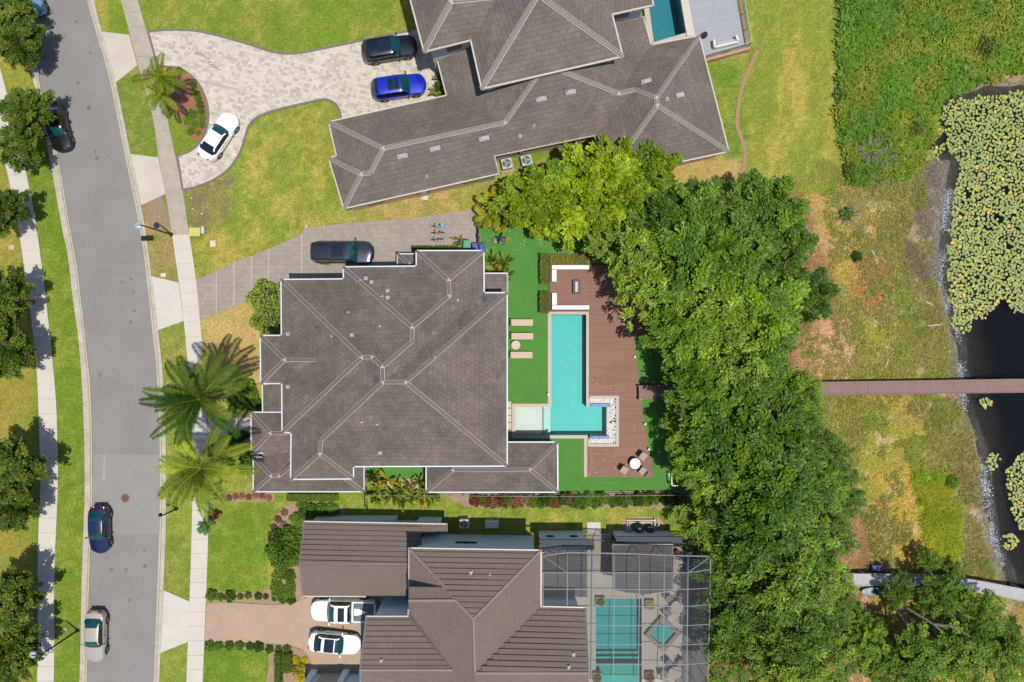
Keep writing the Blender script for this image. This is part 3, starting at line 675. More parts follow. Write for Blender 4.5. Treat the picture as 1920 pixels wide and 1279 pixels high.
for a, b in (('e2', 'r6'), ('e4', 'r8'), ('e13', 'r2'), ('e10', 'r10'), ('e7', 'r4')):
    A, B = W(*V[a]), W(*V[b]); d = (B-A).normalized(); s = d.cross(Vector((0, 0, 1))).normalized()*0.03
    mb.add([A-s+Vector((0, 0, .03)), A+s+Vector((0, 0, .03)), B+s+Vector((0, 0, .03)), B-s+Vector((0, 0, .03))], [(0, 1, 2, 3)])
mb.build('valley_flashing', ridge_dk, rf)
walls(xy(V, ring), 0, E, mh, stucco, 0.5, windows=(1.6, 4.7))
# small roof on the west slope, running into it
V2 = dict(a=(488, 629, E), b=(534, 629, E), c=(534, 719, E), d=(489, 719.5, E), p=(534, 674.5, 7.15), q=(597, 675, 7.3), b2=(560, 646, 6.15), c2=(560, 703, 6.15), n=(534, 674.5, 7.15))
V2['b'] = (538, 629, E); V2['c'] = (538, 719.5, E)
F2 = [('a', 'd', 'p'), ('a', 'p', 'q', 'b'), ('d', 'c', 'q', 'p')]
rf2 = roof_solid('roof', V2, F2, roof_main, mh)
caps(V2, [('a', 'p'), ('d', 'p'), ('q', 'p')], rf2); gutters(V2, [('a', 'b'), ('a', 'd'), ('d', 'c')], rf2, gut_blue)
walls([tuple(W(x, y, E)[:2]) for x, y in ((488, 629), (545, 629), (545, 719), (488, 719))], 0, E, mh, stucco, 0.4, windows=(1.6, 4.7))
# single storey parts
S = 3.0
def low_roof(Vd, Fd, capl, gutl, foot, windows=(1.5,), gm=gut_blue, rm=roof_main, parent=mh, wm=stucco, base=0.0, hgt=S, far=False, br=False):
    r = roof_solid('roof', Vd, Fd, rm, parent)
    if capl: caps(Vd, capl, r, far=far)
    gutters(Vd, gutl, r, gm, brackets=br)
    if foot: walls([tuple(W(x, y, hgt)[:2]) for x, y in foot], base, hgt, parent, wm, 0.35, windows=windows)
    return r
low_roof(dict(a=(471, 773, S), b=(546, 773, S), c=(546, 850, S), d=(471, 850, S), p=(507, 812, 3.85), q=(562, 812, 3.85), b2=(562, 773, S), c2=(562, 850, S)),
         [('a', 'd', 'p'), ('a', 'p', 'q', 'b2', 'b'), ('d', 'c', 'c2', 'q', 'p')], [('a', 'p'), ('d', 'p'), ('q', 'p')], [('a', 'b'), ('a', 'd'), ('d', 'c')], [(471, 773), (562, 773), (562, 850), (471, 850)])
low_roof(dict(a=(492, 722, 3.3), b=(562, 722, 3.9), c=(562, 772, 3.9), d=(492.5, 772, 3.3)), [('a', 'd', 'c', 'b')], [], [('a', 'd')], [(492, 722), (560, 722), (560, 772), (492, 772)])
low_roof(dict(a=(475, 857, S), d=(475, 922, S), g=(682.5, 922, S), h=(682.5, 868, S), p=(508.5, 892, 3.8), q=(524, 892, 3.8), r=(560, 862, 4.5), r2=(640, 862, 4.5), b=(492, 857, S), b1=(492, 843, 3.05), s=(560, 843, 3.3), t=(640, 892, 3.9), u=(682.5, 868, S)),
         [('a', 'd', 'p'), ('a', 'p', 'q', 's', 'b1', 'b'), ('d', 'g', 't', 'r2', 'r', 'q', 'p'), ('g', 'h', 'r2', 't'), ('q', 'r', 's')],
         [('a', 'p'), ('d', 'p'), ('p', 'q'), ('q', 'r'), ('g', 't')], [('a', 'b'), ('a', 'd'), ('d', 'g'), ('g', 'h')], [(475, 857), (560, 857), (682, 868), (682, 922), (475, 922)])
low_roof(dict(a=(799, 860, S), d=(799, 923, S), g=(1046, 923, S), h=(1045.5, 829, S), i=(935, 829, S), p=(849, 881, 4.0), q=(994, 880, 4.0), k=(935, 881, 4.0), a2=(830, 860, 4.0)),
         [('a', 'd', 'p', 'a2'), ('d', 'g', 'q', 'k', 'p'), ('g', 'h', 'q'), ('h', 'i', 'k', 'q'), ('a2', 'p', 'k', 'i')],
         [('d', 'p'), ('k', 'p'), ('k', 'q'), ('g', 'q'), ('h', 'q')], [('a', 'd'), ('d', 'g'), ('g', 'h'), ('h', 'i')], [(799, 860), (799, 923), (1046, 923), (1045.5, 829), (930, 829), (930, 860)])
low_roof(dict(a=(900, 512.5, S), b=(951.5, 512.5, S), c=(951.5, 552, 3.1), d=(900, 552, 3.1)), [('d', 'c', 'b', 'a')], [], [('a', 'b'), ('b', 'c')], [(890, 512.5), (951.5, 512.5), (951.5, 556), (890, 556)])
low_roof(dict(a=(745, 476, S), b=(780, 476, S), c=(780, 508, 3.3), d=(745, 508, 3.3), p=(768, 495, 3.5)), [('a', 'b', 'p'), ('a', 'p', 'd'), ('b', 'c', 'p'), ('d', 'p', 'c')], [('a', 'p')], [('a', 'b'), ('a', 'd')], [(745, 476), (790, 476), (790, 510), (745, 510)])
# roof plumbing
from mathutils.bvhtree import BVHTree
def roof_hit(ro, x, y):
    me = ro.data; bv = BVHTree.FromPolygons([v.co for v in me.vertices], [tuple(q.vertices) for q in me.polygons])
    o = Vector((0, 0, CAMH)); d = (W(x, y, 0)-o).normalized(); loc, nr, i, dist = bv.ray_cast(o, d); return loc, nr
def tile_patches(ro, spots, m):
    for x, y, wx, wy in spots:
        q = [roof_hit(ro, x+a, y+b) for a, b in ((0, 0), (wx, 0), (wx, wy), (0, wy))]
        if any(k[0] is None for k in q): continue
        n = q[0][1] if q[0][1].z > 0 else -q[0][1]; MB().add([], []) if 0 else None
        mb = MB(); mb.add([k[0]+n*0.012 for k in q][::-1], [(0, 1, 2, 3)]); mb.build('replaced_tiles', m, ro)
def roof_bits(bits, roof_parent, house_roof_z):
    for (x, y, h, kind) in bits:
        hh_ = roof_hit(roof_parent, x, y)[0]; c = hh_.copy() if hh_ is not None else W(x, y, h); mb = MB()
        if kind == 'pipe': mb.lathe((c.x, c.y, c.z-0.05), [(0.15, 0), (0.13, 0.06), (0.06, 0.09), (0.06, 0.32), (0.045, 0.32)], 10); nm = 'vent_pipe'
        elif kind == 'hood': mb.box((c.x, c.y, c.z+0.04), (0.32, 0.32, 0.08)); mb.box((c.x, c.y+0.02, c.z+0.14), (0.2, 0.22, 0.16)); mb.box((c.x, c.y-0.07, c.z+0.23), (0.22, 0.1, 0.04)); nm = 'roof_vent'
        else:
            rz = R(13)
            mb.box((c.x, c.y, c.z+0.04), (0.9, 0.42, 0.08), rz); mb.box((c.x, c.y, c.z+0.13), (0.55, 0.34, 0.12), rz); nm = 'roof_vent'
        mb.build(nm, vent_m, roof_parent, bevel=0.02 if kind != 'pipe' else 0)
roof_bits([(686, 522, 6.95, 'hood'), (697, 529, 7.2, 'hood'), (727, 545, 7.5, 'hood'), (727, 558, 7.8, 'hood'), (717, 556, 7.75, 'pipe'), (653, 586, 7.4, 'pipe'), (712, 612, 8.0, 'pipe'), (660, 628, 8.2, 'hood'),
           (676, 526, 6.9, 'pipe'), (622, 630, 7.9, 'pipe'), (858, 563, 7.0, 'pipe'), (678, 791, 7.9, 'pipe'), (707, 795, 7.85, 'pipe'), (713, 849, 6.75, 'hood'), (540, 626, 6.3, 'hood'), (540, 725, 6.3, 'hood'), (816, 669, 8.3, 'pipe')], rf, 0)

tp1 = mat('tile_newer', (134, 121, 113), noise=0.1, nscale=6); tp2 = mat('tile_darker', (96, 86, 82), noise=0.1, nscale=6)
tile_patches(rf, [(548, 575, 9, 7), (697, 600, 8, 7), (645, 783, 0.1, 0.1), (571, 741, 8, 9), (692, 778, 8, 10), (765, 676, 7, 5), (810, 622, 8, 5), (893, 561, 9, 9), (882, 572, 7, 6), (738, 688, 6, 12), (700, 865, 14, 7), (775, 866, 10, 6), (846, 574, 6, 5), (632, 704, 6, 6)], tp1)
tile_patches(rf, [(905, 555, 8, 10), (715, 800, 10, 6), (655, 810, 12, 6), (920, 838, 10, 9), (700, 705, 9, 14), (860, 600, 7, 12), (930, 700, 6, 12), (590, 610, 9, 6)], tp2)
# ---- far house (north-east, turned) -----------------------------------------------------------------
fh = thing('far_house', 'grey brown hip roofed house standing at an angle at the top, beside a teal pool', 'house', (*G(980, 150), 0))
pf = 0.40
def plane_h(px, py, a, b, he, pitch, it=8):
    """height of a roof point seen at (px,py) on the slope rising from eave line a-b"""
    h = he+1
    for _ in range(it):
        p = W(px, py, h); A, B = W(*a, he), W(*b, he); t = (B-A); t.z = 0; t.normalize(); d = abs((p-A).x*t.y-(p-A).y*t.x)
        h = he+pitch*d
    return h
eS = ((644.7, 391.6), (935.5, 326)); eE = ((1311, 67), (1366.7, 284)); eN = ((616, 228.5), (837, 179)); eW = ((820.5, 116), (837, 179))
H = 3.2
def hS(x, y): return plane_h(x, y, *eS, H, pf)
V = dict(a=(616, 228.5, H), n1=(837, 179, H), n2=(820.5, 116, H), b=(616, 296.5, H), b2=(631, 292.5, H), c=(644.7, 391.6, H), d=(935.5, 326, H), d2=(927, 292.5, hS(927, 292.5)),
         s2=(1114.6, 254, H+0.5), p1=(718.6, 278, plane_h(718, 278, *eN, H, pf)), p2=(947, 230, hS(947, 230)), p3=(695, 324, 0), p4=(677.6, 326.7, 0))
V['d2'] = (927, 292.5, H+0.55)
hp = (V['p1'][2]+V['p2'][2])/2; V['p1'] = (718.6, 278, hp); V['p2'] = (947, 230, hp)
h3 = plane_h(677, 326, (616, 296.5), (644.7, 391.6), H, pf); V['p3'] = (695, 324, h3); V['p4'] = (677.6, 326.7, h3)
hT = plane_h(1022, 121, *eW, H, pf)*0.5+0.5*6.0
V['t1'] = (1022, 121, 6.6); V['t2'] = (1000, 30, 6.6)
h7 = plane_h(1230, 190, *eE, H, pf)
V['p5'] = (1160, 175.5, h7-0.75); V['p6'] = (1191, 168, h7-0.75); V['p7'] = (1230.6, 183, h7); V['p8'] = (1232, 197.6, h7)
V['e1'] = (1151.6, 37, H+0.3); V['e2'] = (1207, 32, H); V['e3'] = (1220.5, 84, H); V['e4'] = (1311, 67, H); V['e5'] = (1366.7, 284, H); V['q'] = (1137, 334, H); V['n3'] = (868, 101, H+0.8)
V['s2'] = (1114.6, 254, H+0.2); V['n4'] = (880, 20, 4.2)
F = [('a', 'b2', 'p3', 'p1'), ('b2', 'b', 'p4', 'p3'), ('b', 'c', 'p4'), ('c', 'd', 'd2', 's2', 'p6', 'p5', 't1', 'p2', 'p1', 'p3', 'p4'), ('a', 'p1', 'p2', 'n1'),
     ('n1', 'p2', 't1', 't2', 'n4', 'n2'), ('t1', 'p5', 'e3', 'e2', 'e1', 't2'), ('e3', 'p5', 'p6', 'p7', 'e4'), ('e4', 'p7', 'p8', 'e5'), ('e5', 'p8', 'q'), ('q', 'p8', 'p7', 'p6', 's2')]
rfl = roof_solid('roof', V, F, roof_far, fh)
caps(V, [('a', 'p1'), ('p1', 'p2'), ('p2', 't1'), ('p3', 'p1'), ('p3', 'p4'), ('b', 'p4'), ('c', 'p4'), ('p5', 't1'), ('p6', 'p5'), ('p6', 'p7'), ('p8', 'p7'), ('e4', 'p7'), ('e5', 'p8'), ('q', 'p8')], rfl, w=0.40, far=True)
gutters(V, [('a', 'b2'), ('b', 'b2'), ('b', 'c'), ('c', 'd'), ('d', 'd2'), ('d2', 's2'), ('s2', 'q'), ('q', 'e5'), ('e5', 'e4'), ('e4', 'e3'), ('e3', 'e2'), ('e2', 'e1'), ('n2', 'n1'), ('n1', 'a')], rfl, gut_warm, brackets=True, w=0.11)
walls([tuple(W(x, y, H)[:2]) for x, y in ((616, 228.5), (631, 292.5), (616, 296.5), (644.7, 391.6), (935.5, 326), (927, 292.5), (1114.6, 254), (1137, 334), (1366.7, 284), (1311, 67), (1220.5, 84), (1207, 32), (1151.6, 37), (868, 101), (820.5, 116), (837, 179))],
      0, H, fh, stucco_c, 0.35, windows=(1.6,))
E2 = 6.8
Vu = dict(a0=(745, -92, E2), a=(772, 8, E2), a1=(795, 97.5, E2), a2=(882.5, 75.6, E2), b1=(903, 167, E2), b2=(1168, 106, E2), b3=(1148, 27, E2), c1=(1225.5, 10, E2), c0=(1202, -90, E2),
          u1=(846, 3, 8.9), u2=(1009, -10, 10.3), v2=(990, -95, 10.3), u3=(888, -4, 8.9), u0=(828, -92, 8.9), z1=(1012, -150, E2))
hu2 = plane_h(1009, -10, (903, 167), (1168, 106), E2, pf); Vu['u2'] = (1009, -10, hu2); Vu['v2'] = (989, -95, hu2)
hu1 = plane_h(846, 3, (772, 8), (795, 97.5), E2, pf); Vu['u1'] = (846, 3, hu1); Vu['u0'] = (822, -95, hu1); Vu['u3'] = (934, -6, hu1)
Fu = [('a0', 'a', 'a1', 'u1', 'u0'), ('a1', 'a2', 'u3', 'u1'), ('a2', 'b1', 'u2', 'v2', 'u3'), ('b1', 'b2', 'u2'), ('b2', 'b3', 'c1', 'c0', 'v2', 'u2'), ('u0', 'u1', 'u3', 'v2')]
rfu = roof_solid('roof', Vu, Fu, roof_far, fh)
caps(Vu, [('a1', 'u1'), ('u3', 'u1'), ('u0', 'u1'), ('b1', 'u2'), ('b2', 'u2'), ('v2', 'u2')], rfu, w=0.46, far=True)
gutters(Vu, [('a0', 'a1'), ('a1', 'a2'), ('a2', 'b1'), ('b1', 'b2'), ('b2', 'b3'), ('b3', 'c1'), ('c1', 'c0')], rfu, gut_warm, brackets=True, w=0.13)
walls([tuple(W(x, y, E2)[:2]) for x, y in ((745, -92), (795, 97.5), (882.5, 75.6), (903, 167), (1168, 106), (1148, 27), (1225.5, 10), (1202, -100))], 0, E2, fh, stucco, 0.55, windows=(5.2,))
roof_bits([(1017, 37, 8.7, 'box'), (971, 91, 7.8, 'pipe'), (985, 111, 7.5, 'hood'), (1015, 186, 5.1, 'box'), (1070, 173, 5.2, 'box'), (1212, 153, 5.0, 'box'), (1273, 179, 5.4, 'box'), (1250, 186, 5.6, 'hood'), (975, 256, 4.2, 'hood'), (1001, 235, 4.6, 'pipe'),
           (755, 293, 4.9, 'box'), (816, 279, 4.9, 'box'), (908, 260, 4.9, 'box'), (800, 330, 4.0, 'pipe')], rfl, 0)

# ---- south house ------------------------------------------------------------------------------------
sh = thing('south_house', 'house with brown ribbed tile roofs at the bottom, joined to a screened pool', 'house', (*G(860, 1180), 0))
metal_edge = mat('verge_metal', (150, 146, 146), rough=0.5)
course_shade_m = mat('course_shadow_paint', (94, 80, 74), rough=0.8)
def courses(V, fc, parent, step=0.44, m=None):
    """raised front edges of the flat tile courses: low steps, each with a thin painted shadow strip below"""
    P = [W(*V[k]) for k in fc]; nrm = (P[1]-P[0]).cross(P[2]-P[0]).normalized()
    if nrm.z < 0: nrm = -nrm
    h = Vector((nrm.x, nrm.y, 0)).normalized(); e = Vector((-h.y, h.x, 0)); up = -h*nrm.z+Vector((0, 0, 1))*math.hypot(nrm.x, nrm.y); up.normalize()
    o = P[0]; U = [((p-o).dot(e), (p-o).dot(up)) for p in P]; v0 = min(u[1] for u in U); v1 = max(u[1] for u in U); mb = MB(); v = v0+step*0.7
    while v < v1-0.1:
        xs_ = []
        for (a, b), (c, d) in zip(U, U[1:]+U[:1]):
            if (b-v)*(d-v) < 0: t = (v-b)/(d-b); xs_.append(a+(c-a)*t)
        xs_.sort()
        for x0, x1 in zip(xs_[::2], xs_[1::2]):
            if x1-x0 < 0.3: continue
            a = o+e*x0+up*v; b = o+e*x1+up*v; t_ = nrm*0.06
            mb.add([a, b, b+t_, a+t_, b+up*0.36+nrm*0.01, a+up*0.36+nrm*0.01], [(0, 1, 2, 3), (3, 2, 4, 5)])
            mb.add([a-up*0.05+nrm*0.008, b-up*0.05+nrm*0.008, b+nrm*0.008, a+nrm*0.008], [(0, 1, 2, 3)], 1)  # shadow below the course edge, painted as a thin dark strip
        v += step
    if mb.f:
        me = mb.build('tile_courses', [m, course_shade_m], parent); face_uv(me.data)
Hs = 2.8; Rg = 4.4
V = dict(a=(571, 977.5, Hs), b=(837.5, 982.5, Hs), b1=(837.5, 998.5, 3.0), b2=(790, 998.5, 3.0), k=(790, 1057, Rg), r=(561, 1057, Rg), d=(568, 1118, Hs+0.15), e=(686, 1118.6, Hs+0.15), g=(790, 1127, Hs+0.15))
V['d'] = (567.5, 1118, 3.0); V['e'] = (686, 1118.6, 3.0); V['g'] = (790, 1119, 3.0); V['m'] = (790, 1000, 3.2)
F = [('a', 'b', 'b1', 'm', 'k', 'r'), ('r', 'k', 'g', 'e', 'd')]
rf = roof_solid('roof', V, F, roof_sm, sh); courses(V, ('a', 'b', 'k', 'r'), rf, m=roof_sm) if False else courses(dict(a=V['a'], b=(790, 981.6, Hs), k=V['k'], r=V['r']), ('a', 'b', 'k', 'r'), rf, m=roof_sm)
gutters(V, [('a', 'b'), ('d', 'e')], rf, gut_warm, brackets=True); gutters(V, [('a', 'r'), ('r', 'd'), ('b', 'b1')], rf, metal_edge, w=0.14)
walls([tuple(W(x, y, Hs)[:2]) for x, y in ((571, 977.5), (790, 982), (790, 1118), (571, 1118))], 0, Hs, sh, stucco_s, 0.45, windows=(1.5,))
wl = MB(); A, B, T = W(571, 977.5, Hs), W(568, 1118, 3.0), W(561, 1057, Rg); ins = Vector((0.5, 0, -0.1))
wl.add([A+ins, T+ins, B+ins], [(0, 1, 2)]); wl.build('wall', stucco_s, sh)
E3 = 6.1
V = dict(a=(766.5, 1027.5, E3), b=(1014.5, 1031.5, E3), c=(1014.5, 1137, E3), d=(1098, 1139, E3), e=(1103, 1262, 8.6), f=(1102, 1390, E3), g=(677, 1390, E3), h=(675, 1256, 7.9), i=(687, 1155.5, E3), j=(765, 1155.5, E3), j2=(766, 1144, 6.6), j3=(766, 1126, 7.9), j4=(766.5, 1100, E3+0.1),
         p=(835, 1101, 7.45), n=(854, 1125.5, 7.95), m=(888, 1160.5, 8.6), w=(890.5, 1262, 8.6), v=(849, 1256, 7.9), u=(831, 1144, 7.55), s=(890, 1320, 8.6))
V['x'] = (766.3, 1101, 7.45)
F = [('a', 'j4', 'p'), ('a', 'b', 'm', 'n', 'j3', 'x', 'p'), ('j3', 'n', 'u', 'j2'), ('j2', 'u', 'n', 'm', 'w', 'v', 'j'), ('j', 'v', 'h', 'i'), ('b', 'c', 'w', 'm'), ('c', 'd', 'e', 'w'), ('w', 'e', 'f', 's'), ('h', 'v', 'w', 's', 'f', 'g')]
rf = roof_solid('roof', V, F, roof_sm, sh)
mbx = MB(); mbx.add([W(*V['j4']), W(*V['x']), W(*V['p'])], [(0, 1, 2), (2, 1, 0)]); mbx.build('gable_wall', stucco_s, sh)
mbx = MB(); mbx.add([W(*V['j4']), W(*V['x']), W(*V['j3']), W(*V['j2'])], [(0, 1, 2, 3), (3, 2, 1, 0)]); mbx.build('gable_wall', stucco_s, sh)
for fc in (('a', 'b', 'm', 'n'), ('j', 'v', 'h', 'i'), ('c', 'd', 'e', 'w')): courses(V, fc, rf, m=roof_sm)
capv = dict(V)
for a, b in (('b', 'm'), ('m', 'n'), ('m', 'w'), ('w', 'e'), ('h', 'v'), ('a', 'p'), ('n', 'j3')):
    A, B = W(*V[a]), W(*V[b]); d = (B-A).normalized(); s_ = d.cross(Vector((0, 0, 1))).normalized(); up = s_.cross(d); mb = MB()
    mb.add([A-s_*.13, A-s_*.09+up*.09, A+s_*.09+up*.09, A+s_*.13, B-s_*.13, B-s_*.09+up*.09, B+s_*.09+up*.09, B+s_*.13], [(0, 4, 5, 1), (1, 5, 6, 2), (2, 6, 7, 3), (0, 1, 2, 3), (7, 6, 5, 4)])
    mb.build('ridge_cap', mat('ridge_tile_south', (146, 130, 122), noise=0.1), rf)
gutters(V, [('a', 'b'), ('b', 'c'), ('c', 'd'), ('i', 'j'), ('a', 'j4'), ('j2', 'j')], rf, gut_warm, brackets=True); gutters(V, [('i', 'h'), ('h', 'g'), ('d', 'e'), ('e', 'f')], rf, metal_edge, w=0.14)
walls([tuple(W(x, y, E3)[:2]) for x, y in ((766.5, 1027.5), (1014.5, 1031.5), (1014.5, 1137), (1098, 1139), (1102, 1390), (677, 1390), (687, 1155.5), (766, 1155.5))], 0, E3, sh, stucco_s, 0.5)
roof_bits([(883, 1073, 7.0, 'hood'), (918, 1077, 7.1, 'pipe'), (715, 1238, 7.5, 'hood'), (1075, 1226, 7.6, 'hood'), (1066, 1250, 7.9, 'hood')], rf, 0)
# wall windows that show under the north eave
for x, y in ((805, 1010), (865, 1006), (882, 1006), (950, 1010), (1009, 1010), (1073, 1012)):
    pass
def wall_window(x, h, parent, wv=1.15, hv=0.42, ybase=(1001+3)):
    A = W(766.5, 1027.5, E3); B = W(1014.5, 1031.5, E3); t = (B-A).normalized(); n = Vector((-t.y, t.x, 0)); o = A-n*0.5
    k = 1-h/CAMH; X_ = (x-960)/PPM*k; s_ = (X_-o.x)/t.x; c = o+t*s_+n*0.03; rz = math.atan2(t.y, t.x)
    f = MB().box((c.x, c.y, h), (wv, 0.08, hv), rz).build('window', frame_w, parent); MB().box((c.x+n.x*.02, c.y+n.y*.02, h), (wv-0.12, 0.07, hv-0.1), rz).build('pane', glass_w, f)
for x, h in ((805, 5.2), (866, 2.7), (882, 2.7), (905, 5.2), (950, 5.2), (1008, 5.0)): wall_window(x, h, sh)
# bay boxes under the garage eave
for x0, x1, y in ((590, 742, 972), (783, 826, 975)):
    a, b = W(x0, y, 1.2), W(x1, y, 1.2)
    MB().box(((a.x+b.x)/2, a.y-0.55, 0.75), (b.x-a.x, 1.1, 1.5)).build('bay_wall', stucco_s, sh, bevel=0.03)
# garage porch at the bottom left: wall, piers and floor
A0, A1 = G(584, 1263), G(680, 1263)
mb = MB().box(((A0[0]+A1[0])/2, A0[1]-3.5, 1.45), (A1[0]-A0[0], 7, 2.9)); mb.build('garage_wall', stucco_s, sh)
for x in (590, 650): c = G(x, 1259); MB().box((c[0], c[1], 1.45), (0.55, 0.5, 2.9)).build('pier', stucco_s, sh)
c = G(628, 1263); MB().box((c[0], c[1]+0.04, 1.1), (2.5, 0.08, 2.2)).build('garage_door', mat('garage_door_white', (214, 214, 210), rough=0.6), sh)
A_, B_ = W(566, 1286, 3.0), W(690, 1286, 3.0)
Vg = dict(a=(566, 1287, 3.0), b=(690, 1287, 3.0), c=(690, 1400, 5.0), d=(566, 1400, 5.0)); r = roof_solid('roof', Vg, [('a', 'b', 'c', 'd')], roof_sm, sh); gutters(Vg, [('a', 'b')], r, gut_warm)

mb = MB(); A, B = W(*(571, 1057), Rg) if False else W(561, 1057, Rg), W(790, 1057, Rg); mb.tube([A+Vector((0, 0, .02)), B+Vector((0, 0, .02))], 0.1, 6); mb.build('ridge_cap', mat('ridge_tile_south', (146, 130, 122)), sh)
for x0, x1, hh, wins in ((1010, 1092, 3.3, ((1029, 1.9), (1072, 1.9))), (1149, 1252, 2.4, ())):
    a, b = G(x0, 1000), G(x1, 1000); MB().box(((a[0]+b[0])/2, a[1]+0.1, hh/2), (b[0]-a[0], 0.3, hh)).build('wall', stucco_s, sh)
    MB().box(((a[0]+b[0])/2+0.3, a[1]-0.04, hh+0.1), (b[0]-a[0]+0.8, 0.9, 0.2)).build('fascia', mat('dark_fascia', (60, 70, 84)), sh)
    for wx, wh in wins:
        c = G(wx, 1000); f = MB().box((c[0], a[1]+0.26, wh), (0.7, 0.08, 0.5)).build('window', frame_w, sh); MB().box((c[0], a[1]+0.28, wh), (0.6, 0.07, 0.4)).build('pane', glass_w, f)
# ------------------------------------------------------------------ pool terrace of the main house
def turf_mat(name, c):
    return mat(name, c, noise=0.08, nscale=14, noise2=0.12, n2scale=0.35, rough=0.95, spec=0.15)
tm = turf_mat('artificial_turf', (92, 150, 66))
slab('artificial_lawn', [(900, 425), (1175, 430), (1175, 500), (1105, 500), (1105, 477), (1029, 477), (1029, 584), (1026.5, 584), (1026.5, 758), (900, 758)], 0.02, tm, z0=-0.02)
slab('artificial_lawn', [(940, 822.5), (1094.5, 822.5), (1094.5, 894), (1226, 894), (1217, 847), (1198, 724), (1188, 638), (1250, 600), (1262, 800), (1292, 905), (1292, 920), (940, 920)], 0.02, tm, z0=-0.02)
slab('artificial_lawn', [(680, 860), (802, 860), (802, 898), (680, 898)], 0.02, tm, z0=-0.02)
slab('path', [(724, 898), (802, 898), (802, 916), (724, 916)], 0.035, mat('paver_tan', (196, 180, 160), noise=0.12, nscale=4))
# deck boards
def board_mat(name, c1, c2, gap, wdt=0.145, rot=0.0, ln=3.6, stain=0.05):
    return brick_mat(name, c1, c2, gap, ln, wdt, msize=0.009, uv=False, stain=stain, rot=rot, bump=0.6, offset=0.37)
deck_m = board_mat('deck_boards', (164, 120, 101), (154, 111, 93), (122, 88, 74))
wood_fascia = mat('deck_fascia', (126, 90, 76), noise=0.1)
deck = MB().prism(gpoly([(1105, 497), (1172, 497), (1188, 638), (1198, 724), (1217, 847), (1226, 894), (1101.5, 894), (1101.5, 837.5), (1160.5, 837.5), (1160.5, 741), (1105, 741)]), -0.05, 0.16).build('wooden_deck', [deck_m, wood_fascia])
tag(deck, 'reddish brown board deck running along the long turquoise pool, under the oaks', 'deck')
pt = thing('lounge_platform', 'raised brown wooden seating platform with low walls at the pool head', 'deck', (*G(1067, 530), 0))
MB().prism(gpoly([(1030, 478), (1105, 478), (1105, 584), (1030, 584)]), -0.05, 0.30).build('platform_floor', deck_m, pt)
wl = mat('platform_wall', (116, 80, 66), noise=0.1)
for a in ([(1030, 496), (1104, 496), (1104, 498), (1030, 498)], [(1030, 478), (1104, 478), (1104, 481), (1030, 481)], [(1030, 498), (1032, 498), (1032, 530), (1030, 530)], [(1030, 549), (1032, 549), (1032, 584), (1030, 584)], [(1032, 582), (1104, 582), (1104, 584), (1032, 584)], [(1030, 481), (1032, 481), (1032, 496), (1030, 496)]):
    MB().prism(gpoly(a), 0.2, 0.62).build('low_wall', wl, pt)
MB().prism(gpoly([(1032.2, 481.2), (1103.8, 481.2), (1103.8, 495.8), (1032.2, 495.8)]), 0.3, 0.55).build('planter_soil', mulch, pt)
white_m = mat('white_cushion', (240, 238, 232), k=0.62, rough=0.7, noise=0.02)
white_p = mat('white_paint', (236, 234, 228), rough=0.5)
def lsofa(name, label, parts):
    c = parts[0][0]; s = thing(name, label, 'sofa', (*G(*c), 0.3))
    for px in parts:
        MB().prism(gpoly(px), 0.3, 0.52).build('base', wl, s)
        q = offset_poly(gpoly(px), 0.02); MB().prism(q, 0.52, 0.72).build('seat_cushion', white_m, s, bevel=0.03)
lsofa('corner_sofa', 'white L shaped sofa on the north side of the wooden platform, below the planter', [[(1033.5, 498.5), (1103.5, 498.5), (1103.5, 507), (1033.5, 507)], [(1033.5, 507.3), (1043, 507.3), (1043, 529.5), (1033.5, 529.5)]])
lsofa('corner_sofa', 'white L shaped sofa on the south side of the wooden platform, touching the pool end', [[(1034, 573), (1103.5, 573), (1103.5, 581.5), (1034, 581.5)], [(1034, 550), (1043.5, 550), (1043.5, 572.7), (1034, 572.7)]])
ft = thing('fire_table', 'dark grey rectangular fire table with white gravel slot between the white sofas', 'fire table', (*G(1080, 539.5), 0.3))
a, b = G(1073, 552), G(1087, 526); cx, cy = (a[0]+b[0])/2, (a[1]+b[1])/2
gt = mat('fire_table_grey', (88, 92, 96), noise=0.06)
MB().box((cx, cy, 0.46), (0.56, 1.16, 0.32)).build('base', gt, ft)
m_ = MB()
for dx, dy, sx, sy in ((0.24, 0, 0.22, 1.3), (-0.24, 0, 0.22, 1.3), (0, 0.56, 0.26, 0.18), (0, -0.56, 0.26, 0.18)): m_.box((cx+dx, cy+dy, 0.665), (sx, sy, 0.09))
m_.build('top', gt, ft); MB().box((cx, cy, 0.65), (0.26, 0.94, 0.04)).build('gravel_tray', mat('white_gravel', (220, 214, 204), noise=0.2, nscale=20), ft)
